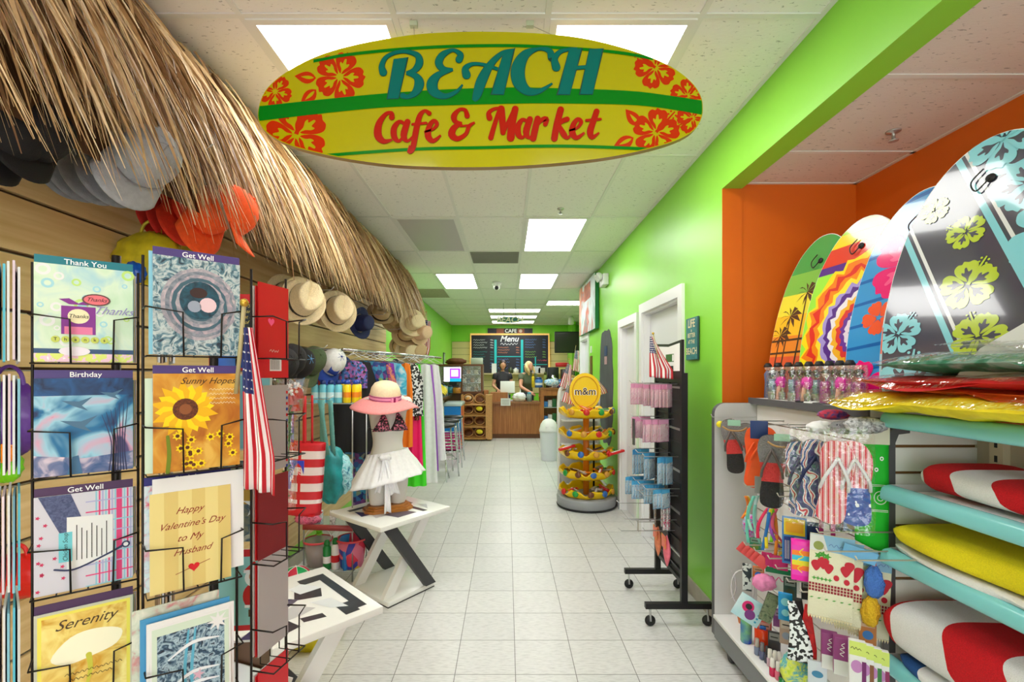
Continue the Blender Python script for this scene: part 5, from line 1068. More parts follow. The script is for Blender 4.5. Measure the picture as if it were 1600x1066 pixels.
def pack(nm, lab, w, h, mats, grp, face_art=None, d=.006):
    t = thing(nm, lab, 'package', (0, 0, 0), group=grp); MB().bx(-d/2, d/2, -w/2, w/2, -h, -h*.22, mats[1], .002).part('contents', t)
    MB().bx(-.0008, .0008, -w/2-.003, w/2+.003, -h-.004, 0, mats[0]).part('header_card', t); MB().bx(-d/2-.002, d/2+.002, -w/2-.003, w/2+.003, -h-.005, -h*.2, M_clear).part('clear_wrap', t); return t
Mpk1 = mt('pale_pink_card', (236, 170, 204), .5); Mpk2 = ramp_mt('pink_contents', [(236, 196, 206), (250, 226, 230), (222, 120, 160)], 40); Mbc1 = mt('sky_card', (90, 180, 226), .5); Mbc2 = ramp_mt('blue_contents', [(160, 206, 230), (226, 236, 240), (60, 90, 140)], 40); Mbr = mt('taupe_card', (118, 100, 88), .6)
def fill(base, rows, grp, x0=.86, dx=.022, z=1.46, lab='', ry=.0):
    first = True
    for y, n, xs in rows:
        hk(1.04, y, z+.003, .22)
        for k in range(n):
            p = (xs+dx*k, y+rr.uniform(-.004, .004), z)
            if first: base.location = p; first = False; base.rotation_euler = (0, 0, rr.uniform(-1.1, -.7))
            else: dup(base, p, rr.uniform(-1.15, -.65))
fill(pack('pink_hanging_pack', 'pink carded pack in the top row of the black rack', .075, .135, (Mpk1, Mpk2), 'pink packs in the top row of the black rack'), [(2.88, 5, .90), (3.03, 4, .90), (3.17, 5, .86)], '', z=1.43)
fill(pack('pink_hanging_pack', 'pink carded pack in the second row of the black rack', .075, .135, (Mpk1, Mpk2), 'pink packs in the second row of the black rack'), [(2.95, 6, .87), (3.14, 4, .86)], '', z=1.21)
fill(pack('blue_hanging_pack', 'blue carded pack in the third row of the black rack', .075, .16, (Mbc1, Mbc2), 'blue packs in the third row'), [(2.87, 3, .94), (3.02, 2, .90), (3.18, 4, .86)], '', z=.99)
fill(pack('small_blue_pack', 'small sky blue pack in the crowded fourth row', .07, .11, (Mbc1, Mbc2), 'small blue packs in the fourth row'), [(2.85, 4, .90), (2.97, 6, .88), (3.08, 6, .84), (3.2, 6, .83)], '', z=.80, dx=.018)
fill(pack('taupe_carded_pack', 'tall taupe carded pack under the blue ones', .07, .22, (Mbr, Mbr), 'taupe packs on the black rack'), [(3.05, 1, .97), (3.17, 1, .97)], '', z=.74)
fill(pack('novelty_pencil_pack', 'narrow pink and white printed pack near the post', .03, .2, (M_wp, ramp_mt('pencil_mix', [(236, 60, 120), (250, 250, 250), (30, 30, 40), (246, 220, 40)], 60, bands=True)), 'narrow printed packs near the post'), [(2.88, 2, .96), (2.95, 1, .97)], '', z=.75)
Mgl = ramp_mt('coral_yellow_pack', [(246, 214, 30), (240, 110, 60), (250, 140, 120)], 14)
for y, m, lab in ((2.93, mt('pink_pouf', (250, 120, 140), .7, noise=.1, bump=.5), 'bag of pink toy filling at the bottom of the black rack'), (3.1, mt('coral_pouf', (240, 140, 100), .7, noise=.1, bump=.5), 'bag of coral toy filling at the bottom of the black rack')):
    t = thing('filled_toy_bag', lab, 'toy bag', (.99, y, .52)); MB().grid(lambda u, v: (.02*math.sin(PI*v)*math.cos(2*PI*u)+.0, .042*(math.sin(PI*v)**.7)*math.sin(2*PI*u), -.02-.2*v), 14, 10, m, closed=True).part('filling', t); MB().bx(-.021, -.019, -.04, .04, -.1, -.02, Mgl).part('printed_label', t); hk(1.04, y, .525, .2)
MB().bx(-.004, .004, -.018, .018, -.17, 0, mt('dark_strap', (70, 66, 66), .5)).solo('hanging_strap', 'dark strip hanging from a lone hook in front of the white door', 'strap', (.83, 3.1, 1.2))
for y, z in ((3.2, .62), (3.05, .56), (3.15, .45), (2.9, .6)): hk(1.04, y, z, .3)
# ---------------------------------------------------------------- candy display with round yellow tiers
cx, cy = .90, 5.38
cd = thing('candy_tower', 'yellow round tiered candy display with a yellow disc on top', 'display stand', (cx, cy, 0)); Mcy2 = mt('candy_yellow', (250, 206, 8), .3); Mpb = mt('grey_plinth', (150, 152, 156), .35)
MB().lathe([(.31, 0.0), (.33, .03), (.335, .11), (.325, .125), (.001, .125)], Mpb, 36).part('plinth', cd); MB().lathe([(.315, .0), (.325, .0), (.336, .022), (.31, .03)], M_black, 36).part('kick_ring', cd)
MB().tube([(0, 0, .12), (0, 0, 1.14)], .035, mt('orange_pole', (226, 130, 20), .4), 12).part('pole', cd); MB().tube([(.12, .18, .1), (.12, .18, 1.2)], .012, M_black, 8).part('rear_post', cd)
TZ = [.135, .345, .565, .785, 1.02]
for z in TZ:
    def rim(u, v):
        a = 2*PI*u; w = .085+.024*math.sin(8*a)+.010*math.sin(16*a+1); return ((.235+.075*v**.7)*math.cos(a), (.235+.075*v**.7)*math.sin(a), z-.015+w*v)
    b = MB(); b.lathe([(.001, z-.015), (.235, z-.015)], Mcy2, 40, cap=False); b.sheet(rim, 96, 4, .006, Mcy2); b.part('tray', cd)
cc = [(206, 30, 30), (30, 150, 60), (110, 60, 30), (40, 100, 180), (210, 150, 50)]
for ti, z in enumerate(TZ):
    for k in range(5):
        a = -PI/2+(-1.1+.55*k)+.1*ti; m = mt('candy_badge_%d' % ((k+ti) % 5), cc[(k+ti) % 5], .3)
        b = MB(); b.ball((0, 0, 0), (.036, .036, .02), m, 14); o = b.part('round_badge', cd); o.location = (.305*math.cos(a), .305*math.sin(a), z+.055); o.rotation_euler = (PI/2-.15, 0, a+PI/2)
dk = thing('disc_topper', 'yellow oval lettered disc standing on the candy tower', 'sign', (cx-.02, cy-.05, 1.09)); inv = Matrix()
b = MB(fr((0, 0, .20), (1, 0, 0))); b.prism(circ(0, 0, .175, 40, 1.2), -.02, .012, Mcy2, side=Mcy2, smooth=True); b.part('disc', dk); MB(fr((0, -.013, .2), (1, 0, 0))).tube([(x*.82, y*.82, 0) for x, y in circ(0, 0, .175, 40, 1.2)], .006, mt('amber_ring', (226, 160, 0), .3), 6, closed=True).part('ring', dk)
b = MB(fr((0, -.0155, .2), (1, 0, 0))); b.text('m&m', 0, 0, .118, M_wp, .0, bold=.03); b.text('m&m', 0, 0, .112, mt('logo_brown', (70, 36, 24), .4), .0012, bold=.008); b.part('lettering', dk); MB().bx(-.04, .04, -.01, .02, -.01, .05, Mcy2).part('stem', dk)
wr = [mt('wrap_red', (216, 30, 30), .3), mt('wrap_brown', (86, 48, 34), .3), mt('wrap_orange', (240, 130, 20), .3), mt('wrap_silver', (190, 180, 176), .3, .4), mt('wrap_green', (60, 140, 60), .3)]
wn = ['red', 'brown', 'orange', 'silver', 'green']; pr = {}
for ti, z in enumerate(TZ):
    for k in range(11):
        a = -PI/2+rr.uniform(-1.5, 1.5); r = rr.uniform(.12, .26); c = rr.randrange(5); p = (cx+r*math.cos(a), cy+r*math.sin(a), z+.045+rr.random()*.05); e = (rr.uniform(-.3, .3), rr.uniform(-.5, .5), rr.random()*3)
        tier = ('lowest', 'second lowest', 'middle', 'second highest', 'top')[ti]; lab = '%s wrapped candy bar on the %s tier' % (wn[c], tier); gp = '%s candy bars on the %s tier' % (wn[c], tier)
        if c not in pr:
            b = MB(); b.box((0, 0, 0), (.13, .035, .018), wr[c], None, .006).box((0, 0, .0095), (.07, .02, .001), M_wp); o = b.solo('candy_bar', lab, 'candy bar', p, group=gp, rot=e); pr[c] = o
        else: dup(pr[c], p, rot=e, label=lab, group=gp)
for p, c, lab in (((.66, 5.2, .68), 0, 'red and white candy bar jutting out left of the candy tower'), ((1.18, 5.12, .64), 0, 'red candy bar jutting out right of the candy tower')): dup(pr[c], p, rot=(0, -.2, .3), label=lab, group='', sc=1.5)
# white rack and flags behind the tower
wk = thing('white_wire_rack', 'white rounded frame rack behind the candy tower', 'display rack', (.86, 6.0, 0)); MB().tube(spline([(-.2, 0, 0), (-.2, 0, .6), (-.2, 0, 1.2), (-.12, 0, 1.32), (.2, 0, 1.33), (.3, 0, 1.3)], 5), .022, M_white, 10).tube([(.3, 0, 0), (.3, 0, 1.3)], .022, M_white, 8).part('frame', wk); MB().bx(-.18, .28, 0, .01, .1, 1.28, M_lgrey).part('back_panel', wk)
for z in (.3, .6, .9, 1.15): MB().bx(-.18, .28, -.15, 0, z, z+.015, M_white).part('shelf', wk)
usflag('small flag leaning left of the yellow disc', (.76, 5.95, 1.62), .3, .15, (0, .35, .2), .01, 2, pole=[(0, 0, .06), (.04, 0, -.2), (.14, .04, -.40)], taper=.4); usflag('small flag lower left behind the yellow disc', (.70, 5.5, 1.36), .2, .15, (0, .3, .2), .01, 2, pole=[(0, 0, .04), (.06, 0, -.2), (.15, -.02, -.36)], taper=.4); usflag('small flag peeking out right of the yellow disc', (1.02, 5.6, 1.42), .2, .12, (0, -.35, .2), .01, 2, pole=[(0, 0, .04), (0, 0, -.2)], taper=.4)
usflag('small flag on the far counter before the television', (1.50, 10.4, 2.0), .45, .24, (0, .15, .2), .012, 2, pole=[(0, 0, .1), (.0, 0, -.4), (.12, 0, -.88)], taper=.4)
# trash can
tcn = thing('trash_can', 'white swing-top trash can before the snack counter', 'trash can', (.72, 8.15, 0)); MB().lathe([(.125, 0), (.13, .01), (.155, .50), (.155, .505)], mt('bin_white', (222, 224, 232), .35), 28).part('bin', tcn)
MB().lathe([(.162, .49), (.164, .53), (.155, .56), (.14, .62), (.10, .68), (.05, .71), (.001, .715)], M_white, 28).part('lid', tcn); MB().box((0, -.128, .615), (.14, .01, .08), M_white, Matrix.Rotation(-.45, 3, 'X'), .004).part('swing_flap', tcn)
# ---------------------------------------------------------------- gondola on the right
gd = thing('gondola_shelving', 'light grey merchandise gondola with slatwall back and wheels in the alcove', 'display unit', (1.37, 2.15, 0)); gx = 1.37; Mslw = mt('white_slat', (236, 234, 232), .4); Mbrg = mt('brown_groove', (120, 80, 40), .6)
O = Matrix.Translation((-1.37, -2.15, 0))
def GB(): return MB(O)
end = [(1.132, .07), (1.132, 1.27)]+[(1.192-.06*math.cos(a), 1.276+.06*math.sin(a)) for a in [PI/2*i/6 for i in range(7)]]+[(1.40, 1.336), (1.40, .07)]
GB().prism(end, -.018, .018, M_lgrey, M=fr((0, 2.60, 0), (1, 0, 0)), side=M_dgrey).part('end_panel', gd)
GB().bx(1.37, 1.44, 1.74, 2.58, .18, 1.33, mt('gondola_core', (200, 200, 200), .5)).part('core', gd)
zz = .2; b = GB()
while zz < 1.30: b.bx(1.362, 1.3699, 1.741, 2.579, zz, min(zz+.088, 1.325), Mslw); zz += .0945
b.part('slat', gd); b = GB(); zz = .2+.088
while zz < 1.30: b.bx(1.3675, 1.3701, 1.741, 2.579, zz, zz+.0064, Mbrg); zz += .0945
b.part('groove', gd)
GB().bx(1.125, 1.44, 1.74, 2.585, .165, .184, M_white, .003).part('base_deck', gd); GB().bx(1.13, 1.15, 1.74, 2.58, .062, .165, M_grey).bx(1.131, 1.44, 2.56, 2.58, .062, .165, M_grey).part('kick_panel', gd)
GB().bx(1.335, 2.02, 1.74, 2.60, 1.336, 1.363, M_white).part('top_deck', gd); GB().bx(1.325, 1.3349, 1.74, 2.60, 1.334, 1.366, M_dgrey).part('top_deck_edge', gd)
for y in (2.45, 1.85):
    GB().lathe([(.001, -.013), (.028, -.013), (.031, 0), (.028, .013), (.001, .013)], M_black, 16, M=Matrix.Translation((1.165, y, .031)) @ Matrix.Rotation(PI/2, 4, 'Y')).part('castor', gd)
# teal shelving unit
tu = thing('teal_shelf_unit', 'white shelving unit with teal rounded shelf edges holding towels', 'shelving', (1.5, 1.4, 0)); O2 = Matrix.Translation((-1.5, -1.4, 0)); Mtl3 = mt('teal_shelf_edge', (128, 206, 212), .22, coat=.3); Mshd = mt('beige_back_panel', (196, 184, 168), .5)
b = MB(O2); b.bx(1.385, 1.68, 1.70, 1.715, .06, 1.30, Mbrg); zz = .2
while zz < 1.28: b.bx(1.385, 1.68, 1.692, 1.6999, zz+.004, min(1.30, zz+.088), Mslw); zz += .0945
b.part('slat_end_panel', tu)
b = MB(O2); b.prism([(1.365, .06), (1.365, 1.25)]+[(1.395-.03*math.cos(a), 1.27+.035*math.sin(a)) for a in [PI/2*i/5 for i in range(6)]]+[(1.44, 1.305), (1.44, 1.285), (1.40, 1.28), (1.388, 1.25), (1.388, .06)], -.0135, .0135, M_dgrey, M=fr((0, 1.705, 0), (1, 0, 0))); b.part('post', tu)
MB(O2).bx(1.68, 1.70, .55, 1.70, .06, 1.30, Mshd).part('back_panel', tu); b = MB(O2); b.bx(1.655, 1.6799, 1.58, 1.625, .06, 1.30, mt('cream_upright', (222, 208, 180), .5)); 
for i in range(24): b.bx(1.654, 1.655, 1.598, 1.608, .12+i*.049, .142+i*.049, M_ink)
b.part('slotted_upright', tu)
for z in (1.314, 1.06, .84, .47):
    MB(O2).bx(1.33, 1.679, .55, 1.648, z+.012, z+.026, M_white).part('shelf', tu)
    MB(O2).prism(spline([(1.30, z+.006), (1.305, z+.040), (1.325, z+.050), (1.345, z+.046), (1.345, z+.002), (1.318, z-.003)], 3, True), -.55, .55, Mtl3, M=Matrix.Translation((0, 1.10, 0)) @ fr((0, 0, 0), (1, 0, 0)), smooth=True).part('shelf_edge', tu)
    if z < 1.3:
        MB(O2).prism([(1.34, z+.05), (1.34, z-.005), (1.65, z-.1), (1.65, z+.05)], -.002, .002, M_lgrey, M=fr((0, 1.655, 0), (1, 0, 0))).part('bracket', tu)
MB(O2).bx(1.32, 1.69, .6, 1.69, .06, .2, M_lgrey).part('base', tu)
# folded towels
Mtr1 = mt('towel_red', (214, 8, 26), .95, noise=.12, nscale=300, bump=.6, bscale=500); Mtw1 = mt('towel_white', (240, 238, 240), .95, noise=.04, nscale=300, bump=.6, bscale=500); Mty1 = mt('towel_yellow', (246, 226, 14), .95, noise=.07, nscale=300, bump=.6, bscale=500); Mtb1 = mt('towel_blue', (34, 84, 150), .95, noise=.1, nscale=300, bump=.6, bscale=500)
def towel(lab, x0, x1, y0, y1, z0, z1, pat, seed=0, cat='towel', grp=None):
    ph = seed*1.7; c = ((x0+x1)/2, (y0+y1)/2, z0)
    def f(u, v):
        # u around the cross-section (XZ), v along Y
        a = 2*PI*u; e = .55; cx_ = math.copysign(abs(math.cos(a))**e, math.cos(a)); sz = math.copysign(abs(math.sin(a))**e, math.sin(a))
        end_ = min(1, math.sin(PI*min(max(v, .0), 1))*6)**.5 if 0 < v < 1 else .0
        hh = (z1-z0)/2; wv = .012*math.sin(v*7+ph)+.006*math.sin(v*17+a+ph)
        return ((x1-x0)/2*cx_*(.86+.14*end_)+wv*.8+.006*math.sin(v*13+a*2), (y1-y0)*(v-.5)+SKW[0]*math.sin(2*PI*u-.4)*4*v*(1-v), hh+hh*sz*end_*(.9+.12*math.sin(v*5+ph))+(wv*.4 if sz > 0 else 0)*end_+.0)
    return MB().grid(f, 48, 60, pat, closed=True).solo('folded_towel', lab, cat, c, group=grp)
SKW = [.09]
stp = lambda k, off=0, sk=.3: (lambda u, v: Mtr1 if int(v*k+off) % 2 == 0 else Mtw1)
towel('red and white striped towel on the second teal shelf', 1.35, 1.66, .62, 1.58, 1.105, 1.205, stp(7, .2, .5), 1); towel('thin white towel under the striped one on the second shelf', 1.34, 1.64, .6, 1.56, 1.087, 1.105, lambda u, v: Mtw1, 2)
towel('bright yellow towel on the third teal shelf', 1.33, 1.67, .6, 1.65, .905, 1.0, lambda u, v: Mty1, 3); towel('white towel layer under the yellow one', 1.325, 1.66, .6, 1.66, .880, .915, lambda u, v: Mtw1, 4); towel('blue towel at the bottom of the third shelf pile', 1.34, 1.66, .6, 1.64, .866, .884, lambda u, v: Mtb1 if (v > .55 or v < .3) else Mtw1, 5)
towel('thick red and white towel on the lowest teal shelf', 1.31, 1.67, .6, 1.66, .555, .73, stp(5.5, .9, .55), 6); towel('blue and white towel under the thick striped one', 1.33, 1.67, .6, 1.63, .496, .565, lambda u, v: Mtb1 if int(v*8) % 2 else Mtw1, 7)
# clothes in plastic bags on the top shelf
def bagged(lab, x0, x1, y0, y1, z0, h, m, seed, film_on=True):
    rq = random.Random(seed); P = [rq.random()*6 for _ in range(6)]; t = thing('bagged_shirt', lab, 'bagged clothing', ((x0+x1)/2, (y0+y1)/2, z0))
    def f(u, v, s, k=1):
        x, y = (u-.5)*(x1-x0)*k, (v-.5)*(y1-y0)*k; ed = max(0, (1-(2*u-1)**6)*(1-(2*v-1)**6)); wv = .35*math.sin(v*15+P[0]+5*u)+.25*math.sin(u*19+P[1]+7*v)+.2*math.sin(v*33+P[2]-9*u)
        x += .012*math.sin(v*11+P[3])
        drop = -.03*max(0, (.25-u)/.25)**2*max(0, math.sin(v*6+P[4])) if s > 0 else 0
        return (x, y, h*.5+s*h*.5*ed*(.75+.25*wv)+drop)
    b = MB(); [b.grid(lambda u, v, s=s: f(u, v, s), 26, 50, m) for s in (1, -1)]; b.part('shirt', t)
    if film_on: MB().grid(lambda u, v: (lambda p: (p[0], p[1], p[2]+.004+.006*abs(math.sin(u*23+v*17+P[5]))))(f(u, v, 1, 1.06)), 30, 60, film('crinkled_clear_bag', .3)).part('clear_bag', t)
    return t
Mc = lambda n, c: mt(n, c, .6, noise=.15, nscale=20)
bagged('yellow shirt in a clear bag hanging over the top teal shelf', 1.22, 1.62, 1.08, 1.80, 1.358, .085, Mc('shirt_yellow', (246, 220, 20)), 1); bagged('orange shirt in a clear bag above the yellow one', 1.27, 1.66,   .85, 1.50, 1.43, .03, Mc('shirt_orange', (236, 110, 30)), 2); bagged('red shirt in a clear bag between the yellow and green ones', 1.25, 1.66, .9, 1.74, 1.45, .045, Mc('shirt_red', (206, 22, 22)), 3); bagged('green shirt in a clear bag on top of the pile', 1.28, 1.70, .85, 1.64, 1.49, .075, ramp_mt('shirt_green', [(20, 90, 66), (40, 130, 96), (150, 180, 170)], 14), 4)
bagged('empty looking clear bag over the green shirt', 1.34, 1.72, .8, 1.45, 1.56, .04, mt('grey_clear_bag', (206, 208, 206), .2, alpha=.35), 5)
# ---------------------------------------------------------------- boards leaning in the alcove
def board_outline(w=.5, L=.87): return [(x*w/2, y*L) for x, y in spline([(-.80, 0), (-.92, .12), (-1, .35), (-.97, .55), (-.84, .74), (-.6, .89), (-.3, .975), (0, 1.0), (.3, .975), (.6, .89), (.84, .74), (.97, .55), (1, .35), (.92, .12), (.80, 0)], 4)]
def board(lab, yc, art, basem, w=.5, L=.87, lean=.21, phi=.2, X=1.475, roll=0, z=1.364):
    v = Vector((lean, 0, 1)).normalized(); u = Vector((math.sin(phi), -math.cos(phi), 0)); t = thing('bodyboard', lab, 'bodyboard', (X, yc, z))
    M = fr((0, 0, 0), u, v) @ Matrix.Rotation(roll, 4, 'Z'); o = board_outline(w, L)
    MB(M).prism(o, -.035, 0, mt('board_foam', (236, 236, 236), .4), side=basem, smooth=True).part('core', t)
    inn = board_outline(w*.992, L*.996); b = MB(M); b.poly(inn, basem, .0006); art(b, inn, w, L); b.part('printed_deck', t)
    b = MB(M); b.lathe([(.014, 0), (.014, .004), (.001, .005)], M_ink, 12, c=(0, L*.84, .003)).tube(spline([(0, L*.84, .008), (-.03, L*.8, .014), (-.05, L*.84, .012), (-.02, L*.88, .01)], 5), .0025, M_ink, 6); b.part('leash_plug', t); return t
def gloss(n, c, **k): return MC[n] if n in MC else mt(n, c, .12, coat=.7, **k)
def P_(b, pts, m, z, inn): b.poly(clip(pts, inn), m, z)
def art_sunset(b, inn, w, L):
    cols = [(236, 220, 190), (226, 96, 60), (236, 140, 50), (246, 196, 50), (236, 226, 70), (120, 190, 80), (60, 160, 80)]
    for i, c in enumerate(cols): P_(b, rect(-w, L*i/7.6, w, L*(i+1)/7.6), gloss('sunset_%d' % i, c), .001, inn)
    P_(b, rect(-w, L*7/7.6, w, L), gloss('sunset_6', cols[6]), .001, inn); m = gloss('palm_shadow', (70, 56, 44))
    for y in (.1, .16, .27, .35): P_(b, [(-w, L*y), (w, L*(y+.03)), (w, L*(y+.045)), (-w, L*(y+.012))], m, .0014, inn)
    for x, h in ((-.15, .52), (-.06, .66), (.06, .5), (-.2, .4)):
        P_(b, [(x-.006, 0), (x+.006, 0), (x+.012, L*h), (x+.004, L*h)], m, .0016, inn)
        for k in range(9):
            a = k*2*PI/9+.3; r = .085; P_(b, [(x+.008, L*h), (x+.008+r*.6*math.cos(a+.2), L*h+r*.5*math.sin(a+.2)+.012), (x+.008+r*math.cos(a), L*h+r*.7*math.sin(a)-.012), (x+.008+r*.5*math.cos(a-.15), L*h+r*.4*math.sin(a-.15))], m, .0018+k*2e-5, inn)
def art_tiedye(b, inn, w, L):
    cx_, cy_ = .07, L*.38; rq = random.Random(4)
    cols = [(150, 226, 60), (250, 220, 30), (246, 130, 30), (226, 50, 40), (246, 140, 30), (252, 226, 60), (170, 150, 220), (90, 50, 140), (240, 230, 240), (246, 180, 50), (226, 60, 60), (110, 60, 160), (240, 220, 240), (120, 80, 180), (246, 200, 210)]
    P_(b, rect(-w, 0, w, L), gloss('td_base', (160, 230, 70)), .001, inn)
    P_(b, rect(-w, L*.80, w, L), gloss('td_t1', (246, 216, 30)), .0011, inn); P_(b, [(-w, L*.74), (w, L*.80), (w, L*.90), (-w, L*.84)], gloss('td_t2', (226, 60, 40)), .0012, inn); P_(b, [(-w, L*.70), (w, L*.76), (w, L*.80), (-w, L*.745)], gloss('td_t3', (90, 40, 140)), .0013, inn); P_(b, rect(-w, L*.93, w, L), gloss('td_t4', (170, 220, 40)), .0013, inn)
    R = .36
    for i, c in enumerate(cols[1:]):
        r = R*(1-i/len(cols)); pts = [(cx_+r*k_*.85*math.cos(a), cy_+r*k_*math.sin(a)) for a, k_ in [(2*PI*j/60, 1+.05*math.sin(j*2.1+i)+.07*rq.random()*(j % 2)) for j in range(60)]]; P_(b, pts, gloss('td_%d' % i, c), .0015+i*.00004, inn)
def art_pinkflower(b, inn, w, L):
    P_(b, rect(-w, 0, w, L), gloss('pf_blue', (60, 150, 216)), .001, inn)
    for i in range(9): P_(b, [(-w, L*i/9), (w, L*(i/9+.16)), (w, L*(i/9+.19)), (-w, L*(i/9+.01))], gloss('pf_dark', (30, 100, 180)), .0011, inn)
    for k, (x, y, r, m) in enumerate(((-.02, L*.66, .17, gloss('pf_pink', (236, 20, 120))), (.08, L*.2, .16, gloss('pf_pink', 0)), (-.12, L*.42, .075, gloss('pf_coral', (244, 90, 50))), (.17, L*.9, .07, gloss('pf_coral', 0)), (-.16, L*.06, .14, gloss('pf_pink', 0)), (.02, L*.86, .06, gloss('pf_rose', (250, 120, 160))))):
        hibiscus(b, x, y, r, .4*k, m, gloss('pf_light', (252, 90, 150)) if k < 2 else m, .0014+.0012*k*.3, inn, False)
def art_bands(b, inn, w, L):
    for i, c in enumerate([(226, 50, 60), (150, 210, 230), (236, 90, 60), (140, 210, 230), (30, 150, 90), (240, 200, 40), (244, 130, 30), (226, 60, 50)]): P_(b, rect(-w, L*i/8, w, L*(i+1)/8), gloss('band_%d' % i, c), .001, inn)
def art_dark(b, inn, w, L):
    P_(b, rect(-w, 0, w, L), gloss('dk_base', (70, 70, 88)), .001, inn); la, lg, wh = gloss('dk_aqua', (136, 206, 222)), gloss('dk_lime', (186, 206, 60)), gloss('dk_white', (226, 226, 232))
    for x0, s in ((-.16, 1), (.10, 1)):
        for dx, ww, m in ((0, .022, la), (.034, .012, wh)): P_(b, [(x0+dx-.24, L), (x0+dx-.24+ww, L), (x0+dx+ww+.22, 0), (x0+dx+.22, 0)], m, .0013, inn)
    for k, (x, y, r, ro, m) in enumerate(((.14, L*.86, .17, .2, la), (.22, L*.60, .16, 1.1, la), (.1, L*.78, .09, .7, la), (-.02, L*.46, .085, .5, lg), (.03, L*.27, .08, 1.3, lg), (-.16, L*.08, .13, .9, la), (-.05, L*.66, .06, 2.0, lg), (-.22, L*.30, .08, .4, la), (.02, L*.97, .10, 2.2, la), (-.16, L*.78, .05, 2.0, lg))): hibiscus(b, x, y, r, ro, m, gloss('dk_base', 0), .0015+.0011*k*.25, inn, True)
board('bodyboard with a striped sunset and palm shadows, farthest left', 2.42, art_sunset, gloss('bb_edge', (60, 120, 70)), phi=.16); board('rainbow tie-dye spiral bodyboard', 2.13, art_tiedye, gloss('bb_edge2', (240, 200, 60)), phi=.2); board('blue bodyboard with big pink hibiscus flowers', 1.84, art_pinkflower, gloss('bb_edge3', (60, 150, 216)), L=.89, phi=.2, X=1.50)
board('bodyboard with horizontal rainbow bands peeking out behind the dark one', 1.605, art_bands, gloss('bb_edge4', (226, 226, 226)), phi=.24, X=1.49, L=.86, w=.53); board('large dark bodyboard with aqua and lime hibiscus, nearest the camera', 1.53, art_dark, gloss('bb_edge5', (226, 228, 230)), w=.56, L=.95, phi=.24, X=1.45, lean=.21)
gp = MB(); gp.prism([(-.35, 0), (-.33, .10), (-.26, .2), (-.15, .27), (0, .31), (.2, .32), (.45, .3), (.45, 0)], -.015, .015, mt('frosted_panel', (214, 214, 214), .4)); o = gp.solo('grey_board', 'plain light grey rounded panel in front of the dark bodyboard', 'board'); o.matrix_world = Matrix.Translation((1.735, 1.36, 1.36)) @ fr((0, 0, 0), (.06, -1, 0), (.02, 0, 1)) if False else Matrix.Translation((1.38, 1.10, 1.37)) @ fr((0, 0, 0), (.12, -1, 0), (.12, 0, 1))
# ---------------------------------------------------------------- merchandise on the gondola
rg = random.Random(31)
FACE = math.radians(-28)            # hanging goods swing a little toward the entrance
def hook2(px, py, X, L=.2, Xb=1.362):
    p = WX(px, py, X); MB().tube([(0, 0, 0), (-L*.93, 0, 0), (-L, 0, .016)], .0028, M_steel, 6).box((.002, 0, -.01), (.004, .02, .04), M_steel).solo('peg_hook', 'white wire hook in the gondola slatwall', 'hook', (Xb, p.y, p.z), group='wire hooks in the gondola slatwall'); return p
def sole(b, m, w=.085, L=.25, th=.016, z0=0, mats=None):
    o = [(x*w/2, y*L) for x, y in spline([(-.62, .03), (-.85, .12), (-.72, .38), (-.85, .62), (-1, .80), (-.8, .95), (-.2, 1.0), (.5, .97), (.95, .84), (.98, .66), (.78, .42), (.82, .14), (.6, .03), (0, 0)], 4, True)]
    b.prism(o, -th, 0, m, smooth=True)
    for (y0, y1, mm) in mats or []: b.poly(clip(rect(-w, y0*L, w, y1*L), [(x*.97, y) for x, y in o]) if False else clip_nc(o, y0*L, y1*L), mm, .0006)
def clip_nc(o, y0, y1): return clip(clip(o, rect(-1, y0, 1, 5)), rect(-1, -5, 1, y1))
def flop(lab, p, mats, strap, base, ang=0, face=FACE, nm='flip_flop', L=.285, w=.10, grp=None, tag=True):
    t = thing(nm, lab, 'flip-flop', p, rot=(0, 0, 0), group=grp); M = Matrix.Rotation(face, 4, 'Z') @ fr((0, 0, 0), (1, 0, 0)) @ Matrix.Rotation(ang, 4, 'Z') @ Matrix.Translation((0, -L, 0))
    b = MB(M); sole(b, base, w, L, .018, 0, mats); b.part('sole', t)
    for s in (-1, 1): MB(M).tube(spline([(0, L*.80, .002), (s*.012, L*.72, .02), (s*.034, L*.55, .026), (s*.040, L*.42, .004)], 5), .0055, strap, 8).part('strap', t)
    return t
Mfr = mt('coral_ribbed_foam', (226, 64, 64), .7, bump=.9, bscale=160); Mfb = mt('black_ribbed_foam', (40, 38, 40), .7, bump=.9, bscale=160); Mfg = mt('grey_ribbed_foam', (132, 128, 130), .7, bump=.9, bscale=160); Mfo = mt('orange_foam', (250, 96, 36), .6, noise=.04); Mfst = mt('taupe_strap', (96, 84, 80), .45)
tri = [(0, .36, Mfb), (.36, .62, Mfr), (.62, 1.0, Mfg)]
hooks = [(1186, 650, 1.362), (1215, 655, 1.362)]
for px, py, L in ((1182, 652, .24), (1225, 658, .25), (1262, 664, .22), (1310, 668, .2), (1345, 672, .12)): p = WX(px, py, 1.362); MB().tube([(0, 0, 0), (-L, 0, 0), (-L-.008, 0, .016)], .0028, M_steel, 6).solo('peg_hook', 'wire hook holding flip-flops on the gondola', 'hook', (1.362, p.y, p.z), group='hooks holding the flip-flops')
Y1 = lambda px, X: F*X/(px-VX)
flop('grey, coral and black flip-flop hanging at the far left of the gondola', W(1140, 655, Y1(1140, 1.17)), tri, Mfst, Mfb, .12); flop('second grey and coral flip-flop tilted behind the leftmost', W(1160, 662, Y1(1160, 1.22)), tri, Mfst, Mfb, .38)
flop('plain orange flip-flop on the left of the orange pair', W(1183, 668, Y1(1183, 1.17)), [], Mfo, Mfo, -.05); flop('plain orange flip-flop on the right of the orange pair', W(1200, 668, Y1(1200, 1.20)), [], Mfo, Mfo, -.18)
